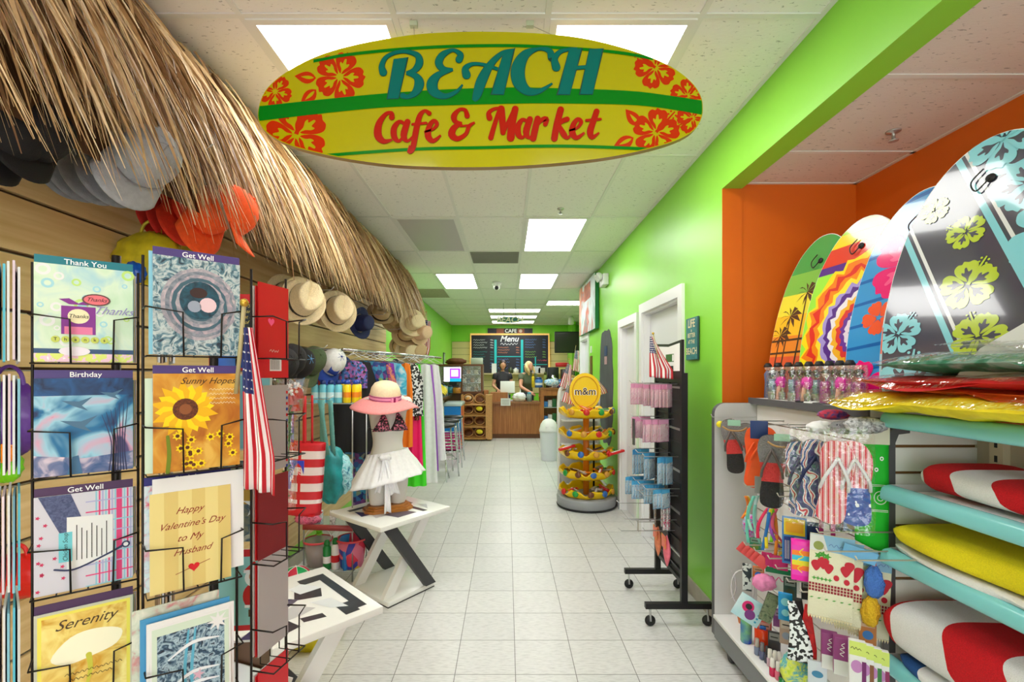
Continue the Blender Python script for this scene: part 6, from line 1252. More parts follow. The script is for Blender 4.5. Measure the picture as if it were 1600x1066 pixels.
flop('large coral striped black flip-flop in front with dark straps', W(1206, 680, Y1(1206, 1.12)), tri, Mfst, Mfb, 0, L=.31, w=.108); flop('coral and black flip-flop half hidden behind the large one', W(1232, 682, Y1(1232, 1.20)), tri, Mfst, Mfb, .2)
MB().lathe([(.001, 0), (.018, 0), (.018, .003), (.001, .003)], mt('yellow_size_tag', (240, 220, 30), .5), 16, M=fr((0, 0, 0), (1, 0, 0))).solo('round_tag', 'round yellow size sticker on the leftmost flip-flop', 'tag', W(1125, 663, Y1(1125, 1.135)), FACE)
for px, py in ((1147, 661), (1222, 684)):
    b = MB(); b.bx(-.028, .028, -.002, .002, -.014, .014, mt('mint_tag', (150, 196, 170), .5)).tube(spline([(-.05, 0, -.02), (-.02, -.01, -.035), (.03, -.01, -.035), (.055, 0, -.02)], 4), .004, mt('straw_cord', (170, 130, 80), .7), 6); b.solo('hang_tag', 'mint price tag and cord on %s flip-flops' % ('the far left pair of' if px < 1200 else 'the large striped'), 'tag', W(px, py, Y1(px, 1.09)), FACE)
MB().bx(-.035, .035, -.003, .003, -.04, .04, mt('navy_starfish_tag', (24, 50, 110), .5), .002).solo('navy_tag', 'navy tag hanging on the orange flip-flops', 'tag', W(1186, 672, Y1(1186, 1.12)), FACE)
MB().bx(-.02, .02, -.002, .002, -.075, 0, mt('grey_barcode_card', (150, 150, 150), .5)).solo('barcode_card', 'grey barcode card below the orange flip-flops', 'card', W(1187, 745, Y1(1187, 1.13)), FACE)
Mus = ramp_mt('flag_zigzag_print', [(30, 44, 120), (240, 240, 244), (206, 40, 60), (240, 240, 244), (30, 60, 140)], 9, 'wave', dist=9, bands=True); Mus2 = ramp_mt('stars_stripes_print', [(206, 50, 70), (240, 236, 238), (206, 50, 70), (240, 236, 238)], 22, 'wave', dist=0, bands=True); Mnv = mt('navy_foam', (30, 40, 84), .6)
def clearbag(p, w, h, d, par_lab, face=FACE): 
    MB().grid(lambda u, v: (w/2*math.copysign(abs(math.cos(2*PI*u))**.5, math.cos(2*PI*u)), d/2*math.sin(2*PI*u)+.006*math.sin(v*13+u*20), -h*v), 30, 16, film('hanging_bag_film', .09), closed=True).solo('clear_bag', par_lab, 'bag', p, face)
flop('left flip-flop of the bagged pair with red, white and blue zigzags', W(1250, 690, Y1(1250, 1.12)), [(0, 1, Mus)], Mnv, Mnv, .02); flop('right flip-flop of the bagged pair with red, white and blue zigzags', W(1279, 688, Y1(1279, 1.14)), [(0, 1, Mus)], Mnv, Mnv, -.12)
clearbag(W(1266, 668, Y1(1266, 1.13)), .20, .36, .06, 'clear bag around the zigzag flip-flop pair')
Mst_s = mt('white_rubber_strap', (214, 214, 220), .4)
flop('left striped flip-flop with white straps in the next clear bag', W(1312, 690, Y1(1312, 1.13)), [(0, 1, Mus2)], Mst_s, Mus2, -.10); flop('right striped and starred flip-flop with white straps', W(1334, 690, Y1(1334, 1.17)), [(0, .45, ramp_mt('blue_star_print', [(30, 70, 160), (40, 84, 170), (240, 244, 250)], 90, 'voronoi', bands=True)), (.45, 1, Mus2)], Mst_s, Mus2, .03)
clearbag(W(1322, 668, Y1(1322, 1.15)), .16, .35, .06, 'clear bag around the striped flip-flop pair')
# gloves and caps on top of the hooks
Mgs = ramp_mt('grey_glove', [(60, 60, 64), (150, 150, 156), (200, 200, 206), (90, 90, 96)], 40)
def lump(nm, lab, cat, px, py, Y, r, sx, sy, sz, m, seed, rz=0):
    return MB().grid(crumple(r, seed, sx, sy, sz, .2), 26, 16, m, closed=True).solo(nm, lab, cat, W(px, py, Y), rz)
lump('work_glove', 'grey patterned gloves heaped above the flip-flops, nearest the teal shelf', 'gloves', 1352, 665, 1.66, .05, 1.3, .8, .6, Mgs, 41); lump('work_glove', 'silver striped glove above the bagged flip-flops', 'gloves', 1322, 668, 1.72, .045, 1.2, .8, .55, ramp_mt('silver_stripe', [(60, 60, 66), (190, 190, 196), (40, 40, 60)], 60, 'wave', dist=3), 42)
lump('slipper', 'white slipper with dark star dots and red lining above the zigzag pair', 'slipper', 1283, 668, 1.80, .05, 1.3, .7, .5, ramp_mt('white_star_slipper', [(236, 236, 240), (236, 236, 240), (206, 40, 50)], 16, bands=True), 43, .3); lump('swim_cap', 'navy, red and purple patterned bundle beside the gloves', 'cap', 1302, 648, 1.82, .045, 1.2, .8, .45, ramp_mt('navy_red_bundle', [(30, 40, 100), (200, 40, 60), (100, 60, 140), (20, 30, 70)], 30), 44)
# bandana
bd = thing('bandana', 'bright green bandana with white paisley hanging beside the teal shelves', 'bandana', W(1362, 668, 1.70), math.radians(-18)); Mbd = mt('bandana_green', (20, 190, 40), .7)
MB().sheet(lambda u, v: ((u-.5)*.10+.01*(v > .9)*0, .002*math.sin(v*9), -.05-.36*v-.05*v*v*u), 6, 16, .008, Mbd).part('cloth', bd); MB().bx(-.052, .052, -.006, -.001, -.06, .02, mt('cream_header', (226, 222, 200), .5)).part('header_card', bd)
b = MB(fr((0, -.0058, 0), (1, 0, 0)))
for x, y in ((-.025, -.10), (.028, -.11), (.012, -.15), (-.022, -.17)): b.poly(circ(x, y, .006, 12, 1.3), M_wp, .0004); b.poly(circ(x, y, .003, 10, 1.3), Mbd, .0008)
for y in (-.205, -.21, -.295, -.30): b.poly(rect(-.047, y, .047, y+.0018), M_wp, .0004)
for x in (-.024, .024): b.tube([(px_, py_, .0005) for px_, py_ in circ(x, -.25, .019, 18, 1.2)], .0014, M_wp, 4, closed=True).tube([(px_, py_, .0005) for px_, py_ in circ(x, -.25, .009, 12, 1.2)], .0014, M_wp, 4, closed=True)
b.part('paisley_print', bd)
# ---- middle rows: carded goods
def hcard(nm, lab, cat, px0, py0, w, h, X, m, art=None, ang=0, d=.01, face=FACE, grp=None):
    """flat pack; px0,py0 = top left corner"""
    p = W(px0, py0, Y1(px0, X)); b = MB(); b.bx(0, w, -d/2, d/2, -h, 0, m, .0015); b.M = fr((0, -d/2-.0004, -h), (1, 0, 0))
    if art: art(b, w, h)
    o = b.solo(nm, lab, cat, p, face, grp); o.rotation_euler = (0, ang, face); return o
for px, py, X in ((1172, 760, 1.1), (1202, 768, 1.12), (1225, 776, 1.12), (1172, 852, 1.1), (1188, 861, 1.1), (1210, 873, 1.1), (1222, 888, 1.12), (1240, 909, 1.12), (1262, 925, 1.12), (1300, 862, 1.12), (1350, 876, 1.15), (1288, 832, 1.12)):
    Y = Y1(px, X); p = W(px, py, Y); MB().tube([(0, 0, 0), (-(1.362-X)-.02, 0, 0), (-(1.362-X)-.028, 0, .014)], .0028, mt('cream_hook', (206, 200, 186), .35, .4), 6).solo('peg_hook', 'cream wire hook in the middle rows of the gondola', 'hook', (1.362, Y, p.z), group='hooks in the middle rows of the gondola')
def ribbons(lab, px, py, X, cols, L=.17, seed=1):
    rq = random.Random(seed); t = thing('ribbon_streamers', lab, 'toy', W(px, py, Y1(px, X)), FACE)
    for k, c in enumerate(cols):
        x = (k-len(cols)/2)*.011; a = rq.uniform(-.03, .03)
        MB().sheet(lambda u, v, x=x, a=a: (x*(.5+v)+(u-.5)*.013+a*math.sin(v*PI), -.004*k*0+.01*math.sin(v*5+x*90), -L*v*(.85+.15*math.sin(x*200))), 2, 12, .0015, mt('ribbon_%d_%d_%d' % c, c, .5)).part('ribbon', t)
ribbons('rainbow streamers hanging below the orange flip-flops', 1208, 795, 1.15, [(230, 40, 90), (40, 120, 200), (246, 220, 40), (120, 210, 30), (250, 140, 40), (150, 80, 190), (230, 90, 120)], .2, 3)
ribbons('mint and white paper streamer pack', 1182, 775, 1.13, [(110, 200, 180), (160, 226, 206), (200, 226, 226), (130, 200, 190)], .22, 4); ribbons('orange and yellow tail of the wind toy at the far left', 1168, 775, 1.18, [(246, 130, 40), (246, 210, 60), (236, 236, 240)], .13, 6)
lump('tinsel_ball', 'pink and blue shiny tinsel ball beside the mint streamers', 'toy', 1173, 822, Y1(1173, 1.17), .038, 1, .8, 1.4, ramp_mt('tinsel_mix', [(30, 90, 190), (240, 60, 170), (150, 220, 240), (30, 60, 150)], 60), 45)
def a_cards(b, w, h): b.poly(rect(.006, h*.62, w-.006, h-.006), M_yel, .0004); b.poly(rect(.012, h*.68, w-.012, h*.9), mt('amber_label', (246, 180, 30), .5), .0006); b.poly(rect(.006, .01, w*.45, h*.58), mt('deep_blue_label', (30, 60, 150), .5), .0004); b.poly(rect(w*.5, .01, w-.006, h*.58), M_paper, .0004); b.text('DIAMOND', w*.25, h*.3, .016, M_wp, .0008, rot=PI/2) if False else [b.poly(rect(w*.12+i*.006, .02, w*.12+i*.006+.002, h*.5), M_wp, .0007) for i in range(3)]
hcard('playing_card_pack', 'blue boxed pack with a yellow label in the gondola middle row', 'toy package', 1222, 806, .085, .19, 1.12, mt('pack_sky', (56, 130, 206), .35), a_cards); hcard('navy_pack', 'tall navy pack behind the magenta roll', 'package', 1258, 815, .05, .2, 1.2, mt('navy_pack_m', (20, 50, 110), .4))
def a_roll(b, w, h): 
    for i, c in enumerate([(240, 60, 190), (250, 120, 40), (230, 220, 40), (60, 190, 220), (250, 130, 30), (240, 60, 190)]): b.poly(rect(.002, h*(.14+i*.125), w-.002, h*(.14+(i+1)*.125)), mt('roll_%d' % i, c, .4), .0004)
    scrib(b, w*.5, h*.52, h*.6, .022, M_yel, .0008, PI/2)
hcard('magenta_tube_pack', 'hot pink pack with rainbow lettering in front of the navy pack', 'toy package', 1236, 842, .062, .15, 1.09, mt('hot_magenta', (246, 30, 180), .35), a_roll, d=.03)
for i in range(5): hcard('coral_card_pack', 'coral pack in the fan at the left of the middle row', 'package', 1160+i*7, 846+i*5, .05, .05, 1.13, mt('coral_pack', (226, 80, 84), .4), ang=.6, grp='coral packs in the fan', d=.004)
for i in range(5): hcard('fuchsia_card_pack', 'fuchsia pack in the row right of the coral fan', 'package', 1190+i*6, 862+i*2, .04, .055, 1.14, mt('fuchsia_pack', (200, 20, 110), .4), grp='fuchsia packs', d=.004)
hcard('green_header_pack', 'white pack with a green header and pink script', 'package', 1196, 884, .13, .10, 1.16, mt('white_green_pack', (230, 236, 236), .4), lambda b, w, h: (b.poly(rect(0, h*.75, w, h), mt('green_header', (10, 130, 80), .4), .0004), scrib(b, w*.4, h*.5, w*.6, .022, M_pink, .0006)))
hcard('heart_pattern_pack', 'narrow pack with grey pattern and a red hanging cord at the left', 'package', 1160, 880, .04, .13, 1.15, ramp_mt('grey_pattern', [(40, 50, 60), (220, 226, 226), (190, 196, 60)], 60, 'voronoi', bands=True))
# clear vases bags with plants, shoe card, etc.
def loops(lab, px, py, X):
    t = thing('clear_tube_hoop', lab, 'hoop', W(px, py, Y1(px, X)), FACE); MB().tube([(.05*math.cos(a), 0, .09*math.sin(a)) for a in [2*PI*i/28 for i in range(28)]], .004, mt('milky_plastic', (232, 226, 232), .25, alpha=.7), 8, closed=True).part('hoop', t)
loops('translucent white hoop handle at the far left of the gondola', 1134, 912, 1.2); loops('second translucent hoop handle beside the first', 1160, 920, 1.17)
def pot(lab, px, py, X):
    p = W(px, py, Y1(px, X)); t = thing('potted_flower', lab, 'flower pot', (p.x, p.y, p.z)); MB().lathe([(.018, 0), (.026, .045), (.028, .05), (.001, .048)], mt('terracotta', (214, 120, 60), .7), 16).part('pot', t)
    rq = random.Random(px); b = MB(); 
    for k in range(24): a = rq.random()*6.3; r = rq.random()*.026; b.add([(r*math.cos(a), r*math.sin(a), .05+rq.random()*.03), (r*math.cos(a)+.014, r*math.sin(a), .07+rq.random()*.02), (r*math.cos(a), r*math.sin(a)+.014, .08)], [(0, 1, 2)], MC['leaf_green'])
    b.part('leaves', t); b = MB(); [b.ball((rq.uniform(-.026, .026), rq.uniform(-.026, .026), .095+rq.uniform(-.012, .02)), .012, mt('coral_flower', (240, 130, 140), .7), 8) for k in range(9)]; b.part('blossoms', t)
pot('small pink flowers in a terracotta pot on the far end of the white deck', 1138, 968, 1.26); pot('second small pot of pink flowers behind the aerosol can', 1160, 975, 1.24)
def a_shoe(b, w, h): b.poly(circ(w*.4, h*.62, .025, 18, 1.1), mt('goggle_pink', (226, 30, 120), .3), .003); b.poly(circ(w*.58, h*.36, .022, 18, 1.1), mt('goggle_violet', (120, 40, 130), .3), .0034); b.poly(circ(w*.42, h*.64, .014), M_ink, .0038); [b.poly(circ(w*.85, h*.2+i*.018, .005), mt('cyan_dot', (40, 150, 190), .4), .001) for i in range(4)]
hcard('goggle_card', 'white and cyan card with pink goggles tilted at the deck end', 'toy package', 1160, 925, .12, .115, 1.10, mt('card_white_cyan', (226, 240, 246), .35, col2=(140, 206, 226), nscale=6), a_shoe, ang=.45)
lump('flower_bunch', 'pink artificial flower bunch on green leaves', 'flowers', 1193, 910, Y1(1193, 1.14), .045, 1.1, .8, .8, mt('pink_petals', (244, 140, 190), .6, noise=.2), 51); hcard('leaf_pack', 'dark green leafy spray below the pink bunch', 'flowers', 1200, 925, .05, .13, 1.16, ramp_mt('leafy', [(50, 70, 50), (130, 140, 110), (60, 90, 60)], 40), ang=.3, d=.02)
hcard('bubble_pack', 'bright blue bubble pack hanging in the gondola middle', 'toy package', 1216, 925, .05, .11, 1.12, mt('bubble_blue', (30, 150, 220), .25), lambda b, w, h: (b.poly(circ(w/2, h*.7, .016), mt('pale_cyan', (140, 216, 236), .3), .001), b.poly(circ(w/2, h*.3, .014), mt('pale_cyan', 0) if False else MC['pale_cyan'], .001)), d=.016)
def tie(lab, px, py, X, m, L=.24, w=.045, ang=0): b = MB(); b.sheet(lambda u, v: ((u-.5)*w*(.35+1.0*v-.5*max(0, v-.8)*2)+.03*math.sin(v*2)*ang, .004*math.sin(v*6), -L*v), 6, 16, .006, m); b.solo('printed_scarf', lab, 'scarf', W(px, py, Y1(px, X)), FACE)
tie('black and white printed scarf hanging at the gondola bottom', 1236, 940, 1.08, ramp_mt('bw_leaf_print', [(20, 20, 24), (236, 240, 244), (190, 220, 230)], 110, 'voronoi', bands=True), .22, .07, 1); tie('black scarf behind the printed one', 1248, 935, 1.14, M_ink, .2, .06); tie('red patterned scarf beside the strawberry towels', 1262, 945, 1.14, mt('red_scarf', (200, 20, 24), .6, noise=.25, nscale=40), .2, .05)
# strawberry kitchen towels
def a_straw(b, w, h):
    sb = mt('strawberry_red', (200, 24, 50), .6); sgn = mt('strawberry_leaf', (70, 160, 50), .6); mr = mt('check_maroon', (150, 20, 40), .6)
    b.poly(rect(0, h*.8, w, h*.995), mt('label_blue', (140, 190, 226), .5), .0005); b.poly([(0, h*.8), (w*.42, h*.8), (w*.3, h*.99), (0, h*.99)], M_paper, .0007); b.poly(circ(w*.2, h*.86, w*.12), mt('label_plate', (150, 160, 80), .5), .001); scrib(b, w*.68, h*.88, w*.5, .012, mt('label_ink', (90, 120, 190), .5), .001)
    for x, y, r in ((.16, .62, .017), (.32, .66, .019), (.44, .6, .016), (.82, .6, .017), (.9, .66, .016)):
        b.poly(spline([(x*w-r*.95, y*h+r*.3), (x*w-r*.5, y*h+r), (x*w+r*.5, y*h+r), (x*w+r*.95, y*h+r*.3), (x*w+r*.55, y*h-r*.7), (x*w, y*h-r*1.25), (x*w-r*.55, y*h-r*.7)], 3, True), sb, .0009+r*.01)
    for x, y in ((.2, .74), (.3, .76), (.4, .74)): b.poly(star_shape(x*w, y*h, .014, 5, .45), sgn, .0012)
    for x in range(5): b.poly(star_shape(w*(.12+.09*x), h*.46, .008, 4, .4), sgn, .0012)
    for x, y in ((.62, .5), (.85, .47)): b.poly(circ(x*w, y*h, .009, 10, 1.2), sb, .0012)
    for r in range(3):
        for c in range(14): b.poly(rect(c*w/14+.001, h*.3+r*.011, (c+1)*w/14-.0015, h*.3+r*.011+.0085), mr, .001)
    for c in range(6): b.poly(star_shape(w*(.08+c*.17), h*.22, .007, 2, .35, .3), sgn, .001)
    for c in range(16): b.poly([(w*c/16, 0), (w*(c+.5)/16, -.012), (w*(c+1)/16, 0)], Mcream, .0)
Mlin = mt('linen_cream', (236, 232, 204), .8, bump=.3, bscale=300)
for k in range(4):
    hcard('strawberry_towel', ('cream kitchen towel printed with strawberries, frontmost of the stack' if k == 0 else 'cream strawberry kitchen towel behind the frontmost one'), 'kitchen towel', 1266+k*21 if k else 1266, 832+k*9, .135 if k == 0 else .12, .30, 1.12+.045*k, Mlin, a_straw, grp=None if k == 0 else 'strawberry towels behind the frontmost', d=.006, ang=.03)
hcard('dark_towel_card', 'dark printed card with white lettering beside the duster', 'card', 1336, 862, .05, .24, 1.26, mt('dark_purple_card', (86, 76, 96), .5), lambda b, w, h: b.text('VERO VITAMIN', w/2, h*.5, .022, M_wp, .0004, rot=PI/2)); 
for i in range(3): hcard('sky_blue_card', 'sky blue card edge above the strawberry towels', 'card', 1292+i*14, 836+i*6, .10, .045, 1.2, mt('sky_card2', (110, 176, 226), .4), grp='sky blue cards above the strawberry towels', ang=.25, d=.004)
for i in range(2): hcard('purple_strip', 'magenta strip pack under the striped flip-flops', 'package', 1280+i*18, 812+i*6, .014, .09, 1.2, mt('magenta_strip', (180, 30, 120), .4), grp='magenta strip packs')
d_ = thing('duster', 'blue and yellow fluffy duster hanging by the gray post', 'duster', W(1366, 885, 1.66))
MB().grid(crumple(.026, 61, 1.1, .9, 2.2, .25), 22, 16, mt('blue_fluff', (80, 130, 220), .9, bump=1, bscale=200), M=TR(.0, 0, -.055), closed=True).part('blue_head', d_); MB().grid(crumple(.026, 62, 1.1, .9, 2.0, .25), 22, 16, mt('yellow_fluff', (246, 196, 40), .9, bump=1, bscale=200), M=TR(-.012, 0, -.16), closed=True).part('yellow_head', d_); MB().tube([(0, 0, .02), (0, 0, -.02)], .006, mt('duster_handle', (220, 90, 40), .4), 8).part('handle', d_)
for i, c in enumerate([(110, 30, 100), (130, 80, 50), (50, 120, 60), (140, 40, 90)]):
    def a_b(b, w, h, c=c): b.poly(rect(0, h*.72, w, h), mt('lime_top', (206, 222, 110), .4), .0004); b.poly(circ(w*.45, h*.5, w*.35, 16, 1.3), mt('sachet_violet', (190, 130, 190), .4), .0005); b.poly(rect(w*.75, 0, w, h*.62), mt('side_%d' % c[0], c, .4), .0006); scrib(b, w*.4, h*.86, w*.6, .01, M_ink, .0008)
    hcard('freshener_pack', 'lime topped white pack number-free row beside the lowest teal shelf'.replace(' number-free', ''), 'package', 1326+i*12, 998+i*5, .045, .16, 1.12+.03*i, M_paper, a_b, grp='lime topped packs', d=.02)
for i in range(2): hcard('purple_box', '%s purple and white upright box below the strawberry towels' % ('left', 'right')[i], 'box', 1283+i*19, 985+i*7, .05, .13, 1.16, mt('plum_box', (150, 60, 130), .4), lambda b, w, h: (b.poly(rect(0, 0, w, h*.4), M_paper, .0004), scrib(b, w/2, h*.7, h*.35, .016, M_wp, .0006, PI/2)), d=.03)
hcard('clear_plug_pack', 'pale pack with blue oval picture low on the gondola', 'package', 1262, 1030, .06, .09, 1.12, mt('pale_pack', (206, 214, 224), .3), lambda b, w, h: b.poly(circ(w/2, h*.5, .018, 18, .7), mt('oval_blue', (60, 130, 170), .4), .001)); 
lump('green_bag', 'bright green and yellow crinkled snack bag low on the gondola', 'bag', 1245, 1045, 1.86, .07, .9, .5, 1.0, ramp_mt('lime_crinkle', [(180, 210, 40), (220, 226, 90), (60, 160, 180), (200, 220, 60)], 30), 71)
# deck: cans and bottles
def can(lab, px, py, X, m, capm, r=.026, h=.13):
    p = WZ(px, py, .1845); return bottle(lab, (p.x, p.y, .1845), m, capm, r, h, None, None, 'aerosol_can')
can('blue and green aerosol can on the white deck', 1166, 1003, 0, mt('can_blue', (30, 60, 190), .25, col2=(120, 190, 130), nscale=12), mt('can_pinkcap', (226, 60, 110), .35)); can('red canister behind the nail polish bottles', 1192, 1018, 0, mt('can_red', (226, 60, 20), .25), mt('can_bluecap', (40, 110, 200), .35), .036, .13)
def polish(lab, px, py, c, capc, grp=None, h=.075, nm='nail_polish'):
    p = WZ(px, py, .1845); t = thing(nm, lab, 'nail polish', p, group=grp); n = 'polish_%d_%d_%d' % c; MB().lathe([(.011, 0), (.013, .003), (.013, h*.45), (.006, h*.52)], mt(n, c, .12), 14).part('bottle', t); MB().lathe([(.009, h*.5), (.0095, h*.55), (.0085, h), (.001, h)], mt('pcap_%d_%d_%d' % capc, capc, .3), 14).part('cap', t)
for i, (px, py, c, k, lab) in enumerate(((1183, 1023, (120, 130, 160), (180, 170, 160), 'smoky blue polish with a silver cap at the back'), (1191, 1030, (90, 96, 130), (120, 116, 120), 'grey-blue polish with a dark silver cap'), (1199, 1036, (60, 60, 80), (50, 50, 54), 'dark polish with a black cap'), (1203, 1041, (206, 170, 190), (236, 232, 228), 'pale pink polish with a white cap, left of the back row'), (1211, 1044, (150, 150, 150), (236, 232, 228), 'grey polish with a white cap in the back row'), (1218, 1046, (190, 40, 70), (236, 232, 228), 'crimson polish with a white cap, right of the back row'), (1207, 1056, (200, 30, 80), (236, 232, 228), 'rose red polish with a white cap, left of the front row'), (1216, 1062, (226, 110, 140), (236, 232, 228), 'coral pink polish with a white cap in the front row'), (1225, 1060, (90, 80, 84), (236, 232, 228), 'charcoal polish with a white cap in the front row'), (1222, 1072, (20, 120, 60), (40, 36, 36), 'green polish with a dark cap in front'), (1231, 1070, (30, 140, 70), (236, 232, 228), 'green polish with a white cap at the right'))): polish(lab, px, py, c, k)
# ---------------------------------------------------------------- small bagged figures on the top deck
def figpack(lab, px, X, kind, h=.16):
    Y = Y1(px, X); t = thing('bagged_figure_toy', lab, 'toy', (X, Y, 1.364), -.3); MB().lathe([(.02, 0), (.022, .03), (.02, .04)], mt('fig_base', (130, 130, 126), .4), 12).part('base', t)
    if kind == 'jar': MB().lathe([(.017, .035), (.018, .10), (.017, .105)], ramp_mt('denim_jar', [(60, 90, 130), (140, 170, 200), (90, 120, 160)], 40), 12).part('body', t)
    elif kind == 'pouf': MB().grid(crumple(.026, px, 1, 1, 1.15, .3), 16, 10, mt('neon_pink_pouf', (246, 20, 190), .7), M=TR(0, 0, .09), closed=True).part('pouf', t); MB().tube([(-.02, 0, .0), (-.012, 0, .07)], .010, mt('toy_skin', (226, 170, 150), .6), 8).part('legs', t)
    else: MB().lathe([(.022, .0), (.022, .09), (.018, .1)], mt('purple_jar', (120, 60, 150), .3, col2=(200, 60, 150), nscale=10), 12).part('body', t)
    MB().ball((0, 0, .13), .015, mt('fig_head_%d' % (px % 3), [(226, 200, 190), (60, 70, 110), (30, 28, 34)][px % 3], .5), 10).part('head', t); MB().lathe([(.018, .135), (.02, .14), (.012, .15), (.001, .152)], mt('fig_hat_%d' % (px % 2), [(24, 24, 28), (190, 200, 210)][px % 2], .5), 10).part('hat', t)
    MB().grid(lambda u, v: (.034*math.cos(2*PI*u)*(1-.15*v), .03*math.sin(2*PI*u), .002+.165*v), 14, 6, film('figure_bag', .22), closed=True).part('clear_bag', t)
ks = ['jar', 'pouf', 'jar', 'figure', 'pouf', 'jar', 'figure', 'jar', 'pouf', 'figure', 'figure']; pos = [1207, 1222, 1238, 1250, 1262, 1276, 1290, 1304, 1316, 1328, 1342]; kn = {'jar': 'denim blue jar toy', 'pouf': 'neon pink pouf toy', 'figure': 'purple jar toy'}
for i, (k, px) in enumerate(zip(ks, pos)): figpack('bagged %s, %s' % (kn[k], ['at the far left end', 'leftmost pink one', 'right of the leftmost pink pouf', 'leftmost purple one', 'second pink one', 'between the second pink and a purple one', 'second purple one', 'in front of the pink flower board', 'third pink one', 'near the yellow shirt', 'next to the yellow shirt'][i]), px, 1.385 if i % 2 == 0 else 1.41, k)
for i in range(9): 
    px = 1200+i*16; Y = Y1(px, 1.435); t = thing('small_doll_toy', 'small capped doll in the back row on the gondola top', 'toy', (1.435, Y, 1.364), -.3, 'small dolls in the back row of the gondola top'); MB().lathe([(.02, 0), (.016, .09), (.02, .13), (.008, .15)], mt('doll_body_%d' % (i % 3), [(90, 110, 150), (200, 200, 210), (190, 60, 60)][i % 3], .6), 12).part('body', t); MB().ball((0, 0, .165), .018, mt('toy_skin', (226, 170, 150), .6), 12).part('head', t); MB().lathe([(.021, .168), (.021, .175), (.012, .19), (.001, .191)], M_ink, 12).part('hat', t)
for i in range(3): MB().tube([(.03*math.cos(a), .03*math.sin(a), 0) for a in [2*PI*k/18 for k in range(18)]], .0035, [M_ink, M_wp, M_dgrey][i], 6, closed=True).solo('bangle', '%s bangle lying at the front edge of the gondola top' % ('black', 'white', 'grey')[i], 'bangle', (1.36, Y1(1255+i*14, 1.36), 1.3685))
# ---------------------------------------------------------------- snack counter at the back
Mwc1 = mt('counter_oak', (186, 120, 60), .4, col2=(160, 96, 44), nscale=3, stretch=(16, 16, .8)); Mwt = mt('counter_top_brown', (150, 98, 52), .35, noise=.06)
ct = thing('service_counter', 'oak panelled service counter under the menu board', 'counter', (.17, 11.1, 0))
MB().bx(-.60, .60, -.22, .25, .1, .80, Mwc1).part('front_panel', ct); MB().bx(-.60, .60, -.20, .25, 0, .1, mt('kick_brown', (104, 62, 30), .5)).part('kick_panel', ct); MB().bx(-.55, .58, -.32, .3, .80, .84, Mwt).part('ledge', ct); MB().bx(-.55, -.15, -.2, .2, .84, 1.05, Mwc1).part('raised_box', ct)
b = MB(); 
for i in range(24): b.bx(-.59+i*.05, -.586+i*.05, -.2215, -.22, .1, .8, mt('panel_groove', (130, 80, 40), .5))
b.part('groove', ct); MB().bx(-.70, -.60, -.25, .25, 0, 1.1, Mwc1).part('end_post', ct)
c2 = thing('side_counter', 'oak side counter with an open glass front, right of the service counter', 'counter', (1.05, 11.1, 0)); MB().bx(-.28, -.2, -.25, .3, 0, 1.12, Mwc1).bx(-.2, .6, .2, .3, 0, 1.12, Mwc1).part('carcass', c2); MB().bx(-.28, .6, -.28, .3, 1.12, 1.16, Mwt).bx(-.2, .6, -.25, .2, .0, .1, Mwc1).part('top', c2); MB().bx(-.2, .6, -.25, .2, .98, 1.12, Mwc1).part('apron', c2)
for z in (.36, .7): MB().bx(-.2, .6, -.22, .2, z, z+.015, mt('shelf_glass2', (190, 200, 200), .1)).part('shelf', c2)
rk_ = random.Random(77)
pc = [(60, 130, 200), (230, 230, 234), (40, 110, 60), (200, 120, 50), (170, 40, 60), (90, 60, 110)]
for i in range(12):
    z = (.375, .715)[i // 6]; k = i % 6; MB().bx(-.045, .045, -.05, .05, 0, .13+.03*(i % 3), mt('snack_%d' % (i % 6), pc[i % 6], .4, noise=.15), .008).solo('snack_box', '%s box on the %s shelf of the side counter' % (('blue', 'white', 'green', 'orange', 'crimson', 'violet')[i % 6], ('lower', 'upper')[i // 6]), 'box', (.90+.1*k, 11.0, z))
# back wall: slat cladding, menu board, signs
bs = thing('back_slatwall', 'pale yellow slat cladding on the back wall around the menu board', 'slatwall', (0, YB, 0)); b = MB(); b.bx(-1.62, 1.79, -.02, -.001, .9, 2.42, mt('cream_slat', (226, 204, 150), .5)); b.part('slat', bs); b = MB(); [b.bx(-1.62, 1.79, -.022, -.0201, .9+.19*i, .908+.19*i, Mgr) for i in range(9)]; b.part('groove', bs)
mbx = thing('menu_board', 'black chalk menu board with a rope light frame and teal dividers', 'menu board', (W(796.5, 0, YB).x, YB-.03, 1.92)); BW, BH = 2.26, 1.36
MB().bx(-BW/2, BW/2, -.03, 0, -.42, .70, mt('blackboard', (34, 32, 46), .5)).part('board', mbx)
fp = [(-BW/2-.02, -.035, -.5), (-BW/2-.02, -.035, .72), (BW/2+.02, -.035, .72), (BW/2+.03, -.035, -.55), (BW/2+.08, -.035, -.95)]
MB().tube(fp, .03, mt('rope_light', (250, 190, 110), .4, emit=.35, noise=.2, nscale=40), 8).part('rope_light', mbx)
for x in (-.42, .36): MB().bx(x-.035, x+.035, -.036, -.031, -.42, .56, mt('teal_divider', (30, 190, 196), .5)).part('divider', mbx)
MB().bx(-.38, .33, -.036, -.031, .05, .075, MC['teal_divider']).bx(.74, .77, -.036, -.031, -.42, .05, MC['teal_divider']).bx(.40, 1.1, -.036, -.031, -.18, -.16, MC['teal_divider']).part('divider_line', mbx)
b = MB(fr((0, -.0315, 0), (1, 0, 0))); mc_ = [mt('chalk_white', (230, 230, 236), .6), mt('chalk_blue', (90, 130, 200), .6), mt('chalk_teal', (40, 150, 150), .6), mt('chalk_orange', (220, 130, 90), .6), mt('chalk_green', (140, 200, 90), .6), mt('chalk_rose', (220, 90, 110), .6)]
b.text('Menu', -.02, .58, .24, mc_[0], .0005, bold=.02, shear=.3); scrib(b, -.02, .43, .5, .07, mc_[0], .0005)
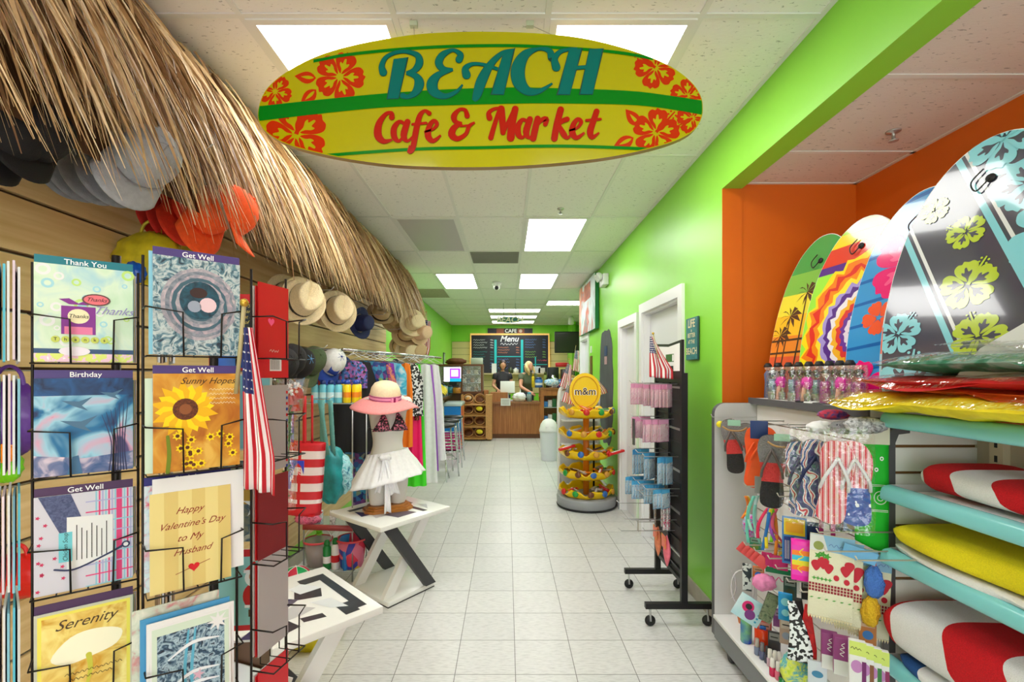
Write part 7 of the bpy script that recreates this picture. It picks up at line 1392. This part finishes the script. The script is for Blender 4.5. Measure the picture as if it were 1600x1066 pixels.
def lines(x0, x1, z1, n, dz, m, words, sz=.062):
    for i in range(n):
        w = .16+.03*len(words[i % len(words)]); scrib(b, x0+.03+w/2, z1-i*dz, w, sz*.75, m, .0005+i*1e-4); scrib(b, x1-.07, z1-i*dz, .09, sz*.7, m, .0005+i*1e-4)
lines(-1.1, -.46, .55, 4, .075, mc_[0], ['Coffee', 'Espresso', 'Latte', 'Iced Tea']); lines(-1.1, -.46, .2, 4, .075, mc_[2], ['Smoothie', 'Mango', 'Banana', 'Berry']); lines(-1.1, -.46, -.13, 3, .075, mc_[1], ['Water', 'Soda', 'Juice'])
lines(-.38, .3, .33, 3, .075, mc_[3], ['Bagel', 'Muffin', 'Wrap']); lines(-.38, .3, -.02, 4, .085, mc_[1], ['Salad', 'Turkey', 'Tuna', 'Club']); lines(.42, 1.08, .56, 4, .075, mc_[1], ['Panini', 'Ham', 'Cuban', 'BLT']); lines(.42, 1.08, .2, 3, .075, mc_[4], ['Fruit', 'Acai', 'Yogurt']); lines(.78, 1.1, -.05, 1, .08, mc_[5], ['Kids'])
b.part('chalk_lettering', mbx)
cs = thing('cafe_sign', 'dark wooden sign reading CAFE above the menu board', 'sign', (W(797, 0, YB).x, YB-.03, 2.735)); MB().bx(-.66, .66, -.03, 0, -.08, .08, mt('dark_plank', (50, 44, 60), .6, noise=.3, nscale=8)).part('plank', cs); b = MB(fr((0, -.0305, 0), (1, 0, 0))); b.poly(rect(-.4, -.075, -.15, .075), mt('rust_panel', (150, 84, 60), .6), .001); b.poly(rect(.22, -.075, .42, .075), MC['rust_panel'], .001); b.poly(circ(.31, 0, .05), mt('cup_cream', (220, 196, 180), .6), .002); b.poly(rect(-.18, -.07, .22, .07), M_ink, .0015); b.text('CAFE', .02, 0, .15, M_wp, .002, bold=.02); b.part('lettering', cs)
hs = thing('hanging_beach_sign', 'small hanging sea green cut-out sign over the far ceiling lights', 'sign', (W(796, 0, 9.6).x, 9.6, W(0, 500, 9.6).z)); b = MB(); b.prism(circ(0, 0, .17, 28, .42) if False else [(x*1.55, y*.36) for x, y in circ(0, 0, .17, 28)], -.01, .01, mt('sign_sea_green', (30, 110, 100), .5), M=fr((0, 0, 0), (1, 0, 0))); b.part('board', hs); b = MB(fr((0, -.0102, 0), (1, 0, 0))); b.text('BEACH', 0, 0, .17, mt('sign_cream', (226, 226, 190), .5), .0006, bold=.03, shear=.2); b.part('lettering', hs)
for x in (-.12, .12): MB().tube([(x, 0, .05), (x, 0, HC-hs.location.z)], .003, M_ink, 5).part('hanging_wire', hs)
# television
tv = thing('television', 'black flat television mounted at the top right of the back wall', 'television', (W(888, 0, 12.4).x, 12.4, W(0, 535, 12.4).z)); MB().bx(-.36, .42, -.03, .03, -.28, .28, M_black, .01).part('case', tv); MB().bx(-.33, .39, -.032, -.0301, -.25, .25, mt('dark_screen', (50, 46, 46), .15)).part('screen', tv); MB().bx(-.05, .05, .03, 1.6, -.05, .05, M_black).part('wall_arm', tv)
MB().bx(-1.62, 1.79, 13.66, 13.97, 1.46, 1.49, mt('cream_shelf', (214, 196, 150), .5)).solo('wall_shelf', 'long cream shelf below the menu board', 'shelf', (0, 0, 0))
for i, (px, c, w, h, nm, lab) in enumerate(((738, (90, 110, 130), .06, .22, 'bottle', 'blue-grey bottle on the shelf left of the women'), (746, (60, 60, 66), .05, .12, 'bottle', 'dark jar on the shelf left of the women'), (798, (60, 70, 40), .07, .18, 'jar', 'dark olive jar on the shelf between the women'), (806, (220, 220, 214), .08, .16, 'jar', 'white jar on the shelf between the women'), (838, (196, 206, 220), .12, .2, 'box', 'pale blue box on the shelf right of the blond woman'), (846, (206, 200, 196), .1, .16, 'box', 'pale grey box on the shelf right of the blond woman'))):
    (MB().lathe([(w, 0), (w, h*.7), (w*.4, h*.85), (w*.4, h)], mt('shelf_item_%d' % i, c, .35), 14) if nm != 'box' else MB().bx(-w, w, -.05, .05, 0, h, mt('shelf_item_%d' % i, c, .35), .01)).solo('shelf_'+nm, lab, nm, (W(px, 0, 13.8).x, 13.8, 1.491))
# things on the counters
rgst = thing('cash_register', 'white point of sale screen on the service counter', 'screen', (W(793, 0, 11.15).x, 11.1, 1.05)); rgst.location.z = .84
MB().bx(-.16, .16, -.03, .12, 0, .03, M_lgrey, .005).part('foot', rgst); MB().box((0, .02, .33), (.34, .03, .28), M_white, Matrix.Rotation(-.2, 3, 'X'), .006).part('screen', rgst); MB().bx(-.03, .03, .02, .06, .03, .3, M_lgrey).part('stand', rgst); b = MB(); b.box((0, -.0, .0), (.22, .004, .17), M_paper); b.M = fr((0, -.0025, 0), (1, 0, 0)); [b.poly(rect(-.08, -.05+.03*i, .08, -.044+.03*i), M_ink, .0002) for i in range(4)]; b.solo('counter_notice', 'white paper notice taped to the counter ledge', 'notice', (W(790, 0, 10.86).x, 10.775, .84))
b = MB(); b.grid(crumple(.13, 81, 1.2, .7, .8, .3), 26, 16, mt('white_plastic_bag', (246, 246, 248), .4), closed=True); b.add([(-.04, 0, .05), (.02, 0, .2), (.04, 0, .06)], [(0, 1, 2)], MC['white_plastic_bag']); b.solo('plastic_bag', 'white plastic carrier bag on the service counter', 'bag', (W(812, 0, 11).x, 10.98, .94))
bottle('clear container with a blue lid beside the white bag', (W(827, 0, 11).x, 11.0, .84), mt('tub_grey', (130, 150, 150), .2), mt('lid_blue', (80, 180, 210), .3), .06, .2, None, None, 'tip_jar')
for i, (px, c, r, h, lab) in enumerate(((833, (220, 190, 30), .035, .3, 'yellow and black bottle on the side counter'), (842, (50, 110, 180), .09, .22, 'blue and white drum of candy on the side counter'), (852, (120, 130, 60), .04, .34, 'green bottle on the side counter'), (855, (40, 36, 40), .05, .22, 'dark bottle on the side counter'), (868, (236, 236, 240), .07, .2, 'white jug at the right of the side counter'), (876, (90, 160, 210), .08, .18, 'light blue tub at the right of the side counter'))):
    bottle(lab, (W(px, 0, 11.1).x, 11.1, 1.161), mt('counter_item_%d' % i, c, .3, noise=.2, nscale=20), mt('counter_cap_%d' % i, tuple(max(0, x-60) for x in c), .3), r, h, None, M_paper if i % 2 else None, 'counter_bottle')
lump('snack_bag', 'white and blue snack bags heaped on the side counter', 'bag', 862, 598, 10.9, .12, 1.4, .7, .7, ramp_mt('snack_mix', [(236, 236, 240), (120, 180, 220), (236, 240, 244), (60, 60, 120)], 9), 82); lump('snack_bag', 'purple snack bag at the right end of the side counter', 'bag', 880, 606, 10.9, .10, 1.3, .7, .7, ramp_mt('snack_purple', [(90, 60, 130), (30, 30, 60), (200, 190, 220)], 9), 83)
gr = thing('coffee_station', 'dark coffee machines on a rear counter under the television', 'coffee machine', (W(873, 0, 12.4).x, 12.4, 0)); MB().bx(-.35, .45, -.25, .3, 0, 1.1, Mwc1).part('cabinet', gr); MB().bx(-.30, -.02, -.2, .2, 1.1, 1.65, M_black, .02).part('machine', gr); MB().bx(.06, .4, -.2, .2, 1.1, 1.6, mt('machine_grey', (70, 66, 70), .3), .02).part('machine', gr); MB().lathe([(.07, 0), (.08, .25), (.05, .35)], M_chrome, 16, c=(-.16, -.27, 1.1)).part('pot', gr)
MB().bx(-.18, .16, -.12, .12, 0, .11, mt('red_case', (206, 30, 40), .4), .02).solo('red_bag', 'red case on top of the coffee machines', 'box', (gr.location.x+.1, 12.4, 1.66))
lump('teddy_bear', 'tan plush and basket pile right of the side counter', 'toy', 893, 598, 10.6, .13, 1, .8, 1.3, mt('tan_plush', (206, 160, 110), .9, noise=.2, nscale=9), 84); fan = thing('small_speaker', 'round grey fan face in a box right of the side counter', 'fan', (W(893, 0, 10.2).x, 10.2, 1.12)); MB().bx(-.12, .12, -.06, .06, 0, .27, mt('fan_case', (190, 176, 150), .5), .01).part('case', fan); MB().lathe([(.001, 0), (.04, .004), (.10, .002), (.105, -.01)], mt('fan_grey', (120, 116, 116), .4), 20, M=fr((0, -.066, .14), (1, 0, 0))).part('grille', fan)
rx = thing('rear_side_cabinet', 'brown cabinet carrying plush toys right of the side counter', 'cabinet', (W(893, 0, 10.4).x+.1, 10.4, 0)); MB().bx(-.22, .35, -.3, .3, 0, 1.12, Mwc1).part('carcass', rx)
# glass pastry case, basket shelves, bar
pcx = thing('pastry_case', 'wood framed glass case with snacks, screen side, left of the counter', 'display case', (-.95, 11.0, 0)); w0, w1 = -.66, .40
MB().bx(w0, w1, -.25, .3, 1.03, 1.08, mt('case_wood', (120, 66, 30), .4)).bx(w0, w1, -.25, .3, 1.66, 1.70, MC['case_wood']).part('frame', pcx)
for x in (w0, -.10, w1-.04): MB().bx(x, x+.04, -.25, -.21, 1.08, 1.66, MC['case_wood']).part('post', pcx)
MB().bx(w0+.04, w1-.04, -.235, -.23, 1.08, 1.66, M_glass).part('glass_pane', pcx); MB().bx(w0, w1, .28, .3, 1.08, 1.66, mt('case_back', (150, 130, 110), .5)).part('back', pcx)
for z in (1.27, 1.46): MB().bx(-.06, w1-.04, -.2, .28, z, z+.01, MC['shelf_glass2']).part('shelf', pcx)
MB().bx(w0, w1, -.2, .3, 0, 1.03, mt('case_base_brown', (110, 70, 40), .5)).part('base', pcx)
for r_ in range(3):
    for k in range(5): MB().bx(-.045, .045, -.05, .05, 0, .10, mt('pastry_%d' % ((r_+k) % 4), [(150, 140, 140), (206, 190, 176), (110, 100, 104), (170, 120, 90)][(r_+k) % 4], .4, noise=.2), .015).solo('wrapped_snack', 'wrapped snack on the %s shelf of the glass case' % ('bottom', 'middle', 'top')[r_], 'snack', (-.95-.02+k*.09, 10.9, (1.081, 1.281, 1.471)[r_]), group='wrapped snacks on the %s shelf' % ('bottom', 'middle', 'top')[r_])
sc_ = thing('small_screen', 'lit screen with a purple and pink picture left of the glass case', 'screen', (W(707, 0, 10.5).x, 10.5, 1.30)); MB().bx(-.20, .20, 0, .03, 0, .34, M_black, .005).bx(-.08, .08, 0, .2, -.24, 0, M_black).part('case', sc_); b = MB(fr((0, -.001, .17), (1, 0, 0))); b.poly(rect(-.19, -.16, .19, .16), mt('screen_white', (240, 230, 250), .4, emit=.9), .0); b.poly(rect(-.06, -.09, .17, .13), mt('screen_purple', (150, 50, 200), .4, emit=.8), .0005); b.poly(rect(-.03, -.05, .13, .1), mt('screen_pink', (250, 190, 240), .4, emit=.9), .001); b.poly(rect(-.06, -.16, .19, -.09), mt('screen_teal', (20, 150, 190), .4, emit=.8), .001); b.part('picture', sc_)
for i, (x, c, r, h, lab) in enumerate(((-1.42, (40, 130, 140), .09, .2, 'teal jar below the lit screen'), (-1.25, (30, 110, 130), .08, .16, 'second teal jar below the lit screen'), (-1.1, (190, 120, 40), .09, .14, 'orange jar below the lit screen'), (-1.5, (40, 36, 40), .07, .2, 'black tumbler at the left end of the bar'))): bottle(lab, (x, 10.35 if i < 3 else 9.6, 1.06 if i < 3 else 1.05), mt('bar_item_%d' % i, c, .3, noise=.2), M_ink, r, h, None, None, 'glass_jar')
bs2 = thing('basket_shelf', 'pale wooden shelf holding eight round wicker baskets', 'shelf', (-.73, 10.65, 0)); Mpine = mt('pine_wood', (206, 150, 90), .5, noise=.1)
for x in (-.28, .26): MB().bx(x, x+.03, -.2, .15, .05, 1.02, Mpine).part('side', bs2)
MB().bx(.29, .40, -.2, .15, .03, 1.02, Mpine).part('side_panel', bs2)
BZ = [.10, .36, .61, .85]
for z in BZ: MB().box((0, -.05, z-.02), (.52, .32, .018), Mpine, Matrix.Rotation(.25, 3, 'X')).part('shelf', bs2)
Mwk = mt('wicker', (176, 116, 60), .7, noise=.25, nscale=60, bump=.5)
Mwkd = mt('wicker_dark', (110, 62, 30), .7, noise=.2)
for i, z in enumerate(BZ):
    for j, x in enumerate((-.135, .125)):
        lab = 'round wicker basket, %s of the basket shelf, %s' % (('bottom row', 'third row', 'second row', 'top row')[i], ('left side', 'right side')[j]); t = thing('wicker_basket', lab, 'basket', (-.73+x, 10.58, z+.085), group='wicker baskets on the pine shelf', rot=(.95, 0, 0)); MB().lathe([(.001, -.09), (.09, -.09), (.11, .0), (.118, .0), (.10, -.1), (.001, -.1)], Mwk, 22).part('basket', t)
        MB().tube([(.116*math.cos(a), .116*math.sin(a), 0) for a in [2*PI*k/24 for k in range(24)]], .01, Mpine, 6, closed=True).part('rim', t); MB().lathe([(.001, -.02), (.095, -.05)], Mwkd, 18, cap=False).part('lining', t)
        if (i, j) in ((0, 1), (2, 1), (3, 0)): lump('fruit_bunch', '%s in a basket of the %s row' % ('yellow bananas' if j else 'orange fruit and paper', ('bottom', '', 'second', 'top')[i]), 'fruit', VX+(-.73+x)/10.5*F, VY-(z+.10-1.5)/10.5*F, 10.48, .055, 1.3, .7, .9, mt('banana_yellow', (240, 216, 40), .5, noise=.15) if j else mt('orange_paper', (240, 160, 60), .5, col2=(240, 230, 220), nscale=8), 90+i)
# bar with fruit, along the left wall
br_ = thing('side_bar', 'dark topped bar along the left wall behind the chrome stools', 'bar counter', (-1.415, 8.5, 0)); MB().bx(-.22, .26, -1.5, 1.5, 1.0, 1.05, mt('dark_granite', (60, 56, 52), .15, noise=.3, nscale=60)).part('top', br_); MB().bx(-.22, .1, -1.45, 1.45, 0, 1.0, mt('bar_white', (200, 196, 190), .5)).part('body', br_)
def bananas(lab, p, s=1):
    t = thing('banana_bunch', lab, 'bananas', p); 
    for k in range(5): a = -.5+.25*k; MB().tube([(s*(.16*math.cos(u)*math.cos(a)), s*(.05*k-.1+.02*math.sin(u)), s*(.03+.10*math.sin(u)-.1+.02*k)) for u in [PI*.1+PI*.8*i/8 for i in range(9)]], [s*x for x in (.006, .016, .021, .023, .024, .023, .021, .016, .005)], mt('banana_skin', (246, 220, 50), .45), 8).part('banana', t)
    return t
bananas('yellow bananas lying on the dark bar', (-1.30, 9.0, 1.12), 1.1); bananas('second yellow bananas behind the first on the bar', (-1.40, 9.4, 1.16), 1.0); MB().ball((0, 0, .13), (.11, .1, .16), mt('straw_yellow', (236, 206, 110), .6, noise=.1), 20).solo('yellow_melon', 'pale yellow round fruit at the left end of the bar', 'fruit', (-1.42, 8.6, 1.05))
MB().bx(-.06, .06, -.04, .04, 0, .18, mt('napkin_silver', (180, 190, 196), .3, .5), .01).solo('napkin_holder', 'silver napkin holder on the bar', 'napkin holder', (-1.27, 9.7, 1.05))
def stool(lab, x, y, rz):
    t = thing('chrome_bar_stool', lab, 'bar stool', (x, y, 0), rz, 'chrome bar stools along the bar')
    for sx in (-1, 1):
        for sy in (-1, 1): MB().tube([(sx*.2, sy*.2, 0), (sx*.15, sy*.15, .7), (sx*.17, sy*.16, .72)] if sy < 0 else [(sx*.2, sy*.2, 0), (sx*.15, sy*.15, .72), (sx*.17, sy*.2, 1.05)], .011, M_chrome, 8).part('leg', t)
    MB().lathe([(.001, .70), (.17, .70), (.19, .72), (.18, .75), (.001, .76)], mt('stool_seat_black', (36, 34, 36), .3), 20).part('seat', t)
    for z in (.25, .45): MB().tube([(.185-.02*z, .185-.02*z, z), (-.185+.02*z, .185-.02*z, z), (-.185+.02*z, -.185+.02*z, z), (.185-.02*z, -.185+.02*z, z)], .008, M_chrome, 6, closed=True).part('foot_rail', t)
    for z in (.88, .97, 1.05): MB().tube([(-.17, .19, z), (0, .22, z), (.17, .19, z)], .009, M_chrome, 6).part('back_rail', t)
    return t
s0 = stool('chrome bar stool with black seat, nearest to the hanging dresses', -.95, 7.0, 1.9); dup(s0, (-.95, 7.65, 0), 1.8, 'second chrome bar stool from the hanging dresses'); dup(s0, (-.95, 8.3, 0), 1.7, 'third chrome bar stool from the dresses, beside the cooler'); 
for px, py, Y in ((684, 706, 6.5),): 
    t = thing('folding_step_stool', 'low chrome folding stand by the nearest bar stool', 'stand', W(684, 745, 6.6)); t.location.z = 0
    for s in (-1, 1): MB().tube([(s*.14, -.12, 0), (s*.1, .05, .36)], .009, M_chrome, 8).tube([(s*.14, .16, 0), (s*.1, -.05, .36)], .009, M_chrome, 8).part('leg', t)
    MB().bx(-.12, .12, -.06, .06, .36, .375, M_chrome, .004).part('plate', t)
cl = thing('drinks_cooler', 'blue and magenta sided drinks cooler between the stools and baskets', 'cooler', (-1.02, 9.35, 0)); MB().bx(-.18, .14, -.3, .35, .36, .86, mt('cooler_blue', (10, 120, 200), .35)).part('upper_body', cl); MB().bx(-.18, .14, -.3, .35, .03, .36, mt('cooler_magenta', (190, 10, 110), .35)).part('lower_body', cl); MB().bx(.1401, .146, -.28, .33, .08, .86, mt('cooler_orange', (236, 150, 80), .35, col2=(200, 60, 60), nscale=6)).part('side_print', cl); MB().bx(-.2, .16, -.32, .37, .86, .93, mt('cooler_lid', (190, 206, 206), .25), .02).part('lid', cl)
for x in (-.14, .10): MB().lathe([(.001, -.01), (.03, -.01), (.03, .01), (.001, .01)], M_black, 12, M=Matrix.Translation((x, -.25, .03)) @ Matrix.Rotation(PI/2, 4, 'Y')).part('castor', cl)
# pictures on the far left wall, clock hat items
for i, (y, z, w, h, c, lab) in enumerate(((12.3, 1.85, .3, .35, (40, 44, 50), 'small dark framed picture on the far left wall'), (11.2, 1.4, .25, .3, (60, 90, 80), 'second small framed picture lower on the far left wall'))): 
    t = thing('framed_picture', lab, 'picture', (XL+.001, y, z)); MB().bx(0, .02, -w/2, w/2, -h/2, h/2, mt('pic_frame_%d' % i, c, .4)).part('frame', t); MB().bx(.0201, .022, -w/2+.03, w/2-.03, -h/2+.03, h/2-.03, mt('pic_art_%d' % i, (170, 200, 160), .5, noise=.3, nscale=12)).part('picture', t)
lump('basket_pile', 'brown woven basket pile on top of the glass case', 'basket', 712, 565, 11.0, .18, 1.3, .7, .45, Mwkd, 95); MB().bx(-.14, .14, -.03, .03, 0, .15, mt('pale_box', (196, 206, 196), .5), .01).solo('pale_box', 'pale green box on top of the glass case under the menu board', 'box', (W(745, 0, 11).x, 11.0, 1.70))
MB().bx(-.07, .07, -.004, .004, -.18, .12, M_paper).solo('paper_note', 'white and pink paper note pinned on the menu board bottom', 'note', (W(772, 0, 13.9).x, 13.9, 1.66)); 
for i, (y, x, z0, h, c, lab) in enumerate(((6.9, -1.55, 1.2, .5, (70, 60, 110), 'dark blue towel display on the far left wall'), (7.5, -1.55, 1.2, .55, (190, 110, 90), 'coral towel display on the far left wall'), (8.1, -1.55, 1.3, .5, (60, 110, 170), 'blue towel display on the far left wall'))): MB().bx(0, .1, -.14, .14, 0, h, mt('wall_pack_%d' % i, c, .6, noise=.3, nscale=8), .01).solo('wall_display', lab, 'display', (x-.08, y, z0))
# ---------------------------------------------------------------- the two women behind the counter
Msk = mt('skin_light', (226, 166, 136), .5, noise=.04, nscale=8); Msk2 = mt('skin_fair', (222, 158, 130), .5, noise=.04, nscale=8)
def woman(lab, loc, rz, shirt, skin, hair, bend, look, arms, hairkind, jeans):
    t = thing('person', lab, 'person', loc, rz)
    J = {}; names = []; P = []; E = []; Rr = []
    def v(n, p, r, par=None):
        names.append(n); P.append(Vector(p)); Rr.append(r); J[n] = len(P)-1
        if par: E.append((J[par], J[n]))
    hx, hy, hz = 0, 0, .93
    def bn(y, z): # bend the upper body forward (-y)
        c, s = math.cos(bend), math.sin(bend); dy, dz = y-hy, z-hz; return (hy+dy*c-dz*s, hz+dy*s*1+dz*c) if bend else (y, z)
    def U(x, y, z): yy, zz = bn(y, z); return (x, yy, zz)
    v('pelvis', (0, 0, .93), .135); v('waist', U(0, 0, 1.06), .115, 'pelvis'); v('chest', U(0, 0, 1.22), .135, 'waist'); v('upper', U(0, 0, 1.34), .115, 'chest'); v('neck', U(0, -.01, 1.43), .05, 'upper'); v('neck2', U(0, -.025, 1.50), .047, 'neck')
    for s, nm in ((-1, 'l'), (1, 'r')):
        v(nm+'hip', (s*.09, 0, .86), .10, 'pelvis'); v(nm+'knee', (s*.10, -.02, .49), .065, nm+'hip'); v(nm+'ankle', (s*.10, .02, .09), .042, nm+'knee'); v(nm+'toe', (s*.11, -.13, .035), .034, nm+'ankle')
        v(nm+'sh', U(s*.155, 0, 1.37), .062, 'upper'); e, h = arms[0 if s < 0 else 1]; v(nm+'el', e, .043, nm+'sh'); v(nm+'wr', h, .028, nm+'el')
    me = bpy.data.meshes.new('body'); me.from_pydata([tuple(p) for p in P], E, []); o = bpy.data.objects.new('body', me); COL.objects.link(o)
    md = o.modifiers.new('skin', 'SKIN'); md.use_smooth_shade = True; ss = o.modifiers.new('sub', 'SUBSURF'); ss.levels = ss.render_levels = 2
    for i, r in enumerate(Rr):
        k = me.skin_vertices[0].data[i]; k.radius = (r, r*.82) if i < 4 else (r, r)
    me.skin_vertices[0].data[0].use_root = True; me.materials.append(skin); o.parent = t
    # shirt: loft over the torso, sleeves
    b = MB(); secs = [(.88, 0, 0, .165, .125), (1.0, 0, 0, .150, .115), (1.1, 0, 0, .140, .110), (1.22, 0, -.01, .165, .14), (1.32, 0, 0, .175, .12), (1.385, 0, 0, .17, .095), (1.43, 0, 0, .10, .075), (1.452, 0, -.005, .068, .062)]
    b.add([], [], shirt); loft(b, secs, shirt, 24); b.v = [Vector(U(p.x, p.y, p.z)) for p in b.v]; b.part('shirt', t)
    for s, nm in ((-1, 'l'), (1, 'r')):
        a0 = P[J[nm+'sh']]; a1 = P[J[nm+'el']]; MB().tube([a0+(a0-a1)*.12, a0, a0.lerp(a1, .3), a0.lerp(a1, .42)], [.05, .075, .068, .064], shirt, 14).ball(a0.lerp(P[J['upper']], .25), (.085, .075, .07), shirt, 14).part('sleeve', t)
    MB().tube([(0, 0, .97), (0, 0, .9), (0, 0, .82)], [.15, .165, .16], jeans, 18).part('waistband', t)
    for s in (-1, 1): MB().tube([(s*.085, 0, .9), (s*.10, -.02, .5), (s*.10, .02, .1)], [.108, .075, .058], jeans, 14).part('trouser_leg', t); MB().sheet(lambda u, v_, s=s: (s*.105+(u-.5)*.09*(1-.3*v_), .04-.22*v_, .05-.02*v_), 4, 6, .04, M_ink).part('shoe', t)
    # hands
    for s, nm in ((-1, 'l'), (1, 'r')):
        w = P[J[nm+'wr']]; e = P[J[nm+'el']]; d = (w-e).normalized(); side = d.cross(Vector((0, 0, 1))).normalized(); b = MB(); up = side.cross(d)
        b.tube([w-d*.02, w+d*.02, w+d*.06, w+d*.085], [.024, .033, .036, .03], skin, 10)
        for k in range(4): q = w+d*.075+side*(-.027+.018*k); L = (.055, .068, .072, .06)[k if s > 0 else 3-k]; b.tube([q, q+d*L*.5-up*.006, q+d*L-up*.022], [.0095, .009, .007], skin, 8)
        q = w+d*.03+side*(-s*.032); b.tube([q, q+d*.03-side*s*.018, q+d*.055-side*s*.02-up*.008], [.012, .011, .008], skin, 8); b.part('hand', t)
    # head
    hc = Vector(U(0, -.045, 1.60)); R = Matrix.Translation(hc) @ Matrix.Rotation(look[1], 4, 'Z') @ Matrix.Rotation(look[0], 4, 'X')
    def hf(u, v_):
        a = 2*PI*u; ph = PI*v_; z = -math.cos(ph); r = math.sin(ph); x = .075*r*math.cos(a); y = .095*r*math.sin(a)
        if z < 0: k = 1+z*.38; x *= k; y = y*(1+z*.25)-(-z)*.012
        nose = math.exp(-((a-1.5*PI)/.16)**2)*math.exp(-((z+.12)/.22)**2)*.022; y -= nose; brow = math.exp(-((z-.18)/.1)**2)*max(0, -math.sin(a))*.005; y -= brow
        eye = (math.exp(-((a-1.5*PI-.42)/.16)**2)+math.exp(-((a-1.5*PI+.42)/.16)**2))*math.exp(-((z-.05)/.1)**2)*.006; y += eye
        return (x, y, z*.118)
    MB(R).grid(hf, 48, 30, skin, closed=True).part('head', t)
    for s in (-1, 1):
        MB(R).ball((s*.03, -.083, .006), (.012, .007, .007), M_wp, 10).ball((s*.03, -.0895, .005), (.005, .003, .005), M_ink, 8).part('eye', t); MB(R).tube([(s*.016, -.094, .026), (s*.03, -.093, .030), (s*.046, -.082, .025)], .0028, hair, 6).part('eyebrow', t); MB(R).ball((s*.076, .008, -.008), (.010, .018, .028), skin, 10).part('ear', t)
    MB(R).tube([(-.022, -.082, -.058), (-.008, -.091, -.056), (0, -.090, -.058), (.008, -.091, -.056), (.022, -.082, -.058)], [.002, .005, .004, .005, .002], mt('lips', (186, 80, 80), .4), 8).part('mouth', t)
    def hairf(u, v_):
        a = 2*PI*u; ph = PI*v_; z = -math.cos(ph); r = math.sin(ph); k = 1.13; front = max(0, -math.sin(a)); lo = .30*front-.55*(1-front); z = max(z, lo); r = math.sqrt(max(0, 1-z*z)); w = .004*math.sin(a*20); return (.078*k*r*math.cos(a)+w, .097*k*r*math.sin(a)+.008+w, z*.124)
    b = MB(R); b.grid(hairf, 40, 26, hair, closed=True)
    if hairkind == 'pony': b.tube([(0, .09, .06), (0, .13, .02), (.01, .125, -.08), (.0, .11, -.2)], [.022, .035, .034, .01], hair, 12)
    else:
        for s in (-1, 1): b.tube([(s*.07, .01, .06), (s*.09, .0, -.03), (s*.088, -.02, -.13), (s*.07, -.015, -.2)], [.03, .036, .032, .008], hair, 12)
        b.tube([(0, .08, .05), (0, .10, -.05), (0, .085, -.19)], [.05, .06, .02], hair, 12)
    b.part('hair', t); t.scale = (1.06,)*3; return t
def L_(x, y, z): return (x, y, z)
woman('dark-haired woman in a black sleeveless top standing behind the white screen', (W(785, 0, 11.75).x, 11.75, 0), .25, mt('black_top', (36, 34, 42), .7), Msk, mt('dark_brown_hair', (50, 30, 24), .5), 0.0, (-.25, -.15), (((-.23, -.02, 1.12), (-.16, -.26, 1.02)), ((.23, -.02, 1.12), (.14, -.26, 1.02))), 'pony', mt('dark_jeans', (40, 44, 60), .8))
woman('blond woman in an olive green shirt leaning over the counter beside her', (W(822, 0, 11.75).x, 11.75, 0), .35, mt('olive_shirt', (92, 100, 76), .8), Msk2, mt('blond_hair', (226, 196, 140), .5, noise=.12, nscale=40), .22, (-.45, .35), (((-.24, -.25, 1.1), (-.10, -.52, .98)), ((.25, -.26, 1.1), (.12, -.54, .96))), 'long', mt('dark_jeans', (40, 44, 60), .8))

# ---------------------------------------------------------------- more carded goods filling the gondola rows
XG = [(1171, 838, .05, .07, 1.2, (60, 160, 120), 'green card pack behind the tinsel ball'), (1196, 842, .055, .08, 1.22, (230, 226, 230), 'white card pack behind the rainbow streamers'), (1216, 846, .04, .10, 1.24, (226, 190, 60), 'amber card pack behind the streamers'),
 (1176, 884, .05, .06, 1.2, (240, 130, 60), 'orange pack below the coral fan'), (1168, 940, .05, .08, 1.2, (220, 226, 240), 'pale pack behind the goggle card'), (1208, 950, .06, .08, 1.2, (130, 60, 130), 'violet pack behind the leafy spray'), (1224, 900, .05, .10, 1.22, (40, 70, 60), 'dark green pack behind the magenta pack'),
 (1183, 968, .06, .09, 1.18, (200, 60, 50), 'brick red pack above the red canister'), (1200, 985, .05, .10, 1.2, (60, 56, 64), 'charcoal pack above the nail polish'), (1218, 965, .05, .11, 1.2, (190, 160, 150), 'beige pack left of the printed scarf'), (1252, 905, .045, .08, 1.2, (40, 36, 44), 'black cord pack below the magenta pack'),
 (1250, 1000, .05, .10, 1.2, (226, 214, 90), 'yellow pack behind the red scarf'), (1262, 870, .05, .09, 1.24, (110, 70, 150), 'purple pack between the magenta pack and the strawberry towels'), (1296, 800, .05, .07, 1.26, (70, 60, 70), 'dark pack under the bagged striped flip-flops'), (1318, 800, .05, .07, 1.28, (120, 160, 210), 'light blue pack under the bagged striped flip-flops'),
 (1342, 960, .05, .10, 1.26, (190, 120, 60), 'brown pack below the dark lettered card'), (1352, 800, .04, .08, 1.3, (60, 70, 120), 'navy pack behind the green bandana')]
for px, py, w, h, X, c, lab in XG:
    def a_(b, w, h, c=c):
        d = tuple(min(255, int(x*.5+110)) for x in c); b.poly(rect(w*.1, h*.62, w*.9, h*.94), mt('xl_%d_%d_%d' % d, d, .5), .0004); b.poly(circ(w*.5, h*.34, w*.32, 16, 1), mt('xm_%d_%d_%d' % c[::-1], c[::-1], .4), .0006); b.poly(rect(w*.2, h*.74, w*.8, h*.79), M_ink, .0008)
    hcard('carded_pack', lab, 'package', px, py, w, h, X, mt('xp_%d_%d_%d' % c, c, .4), a_)
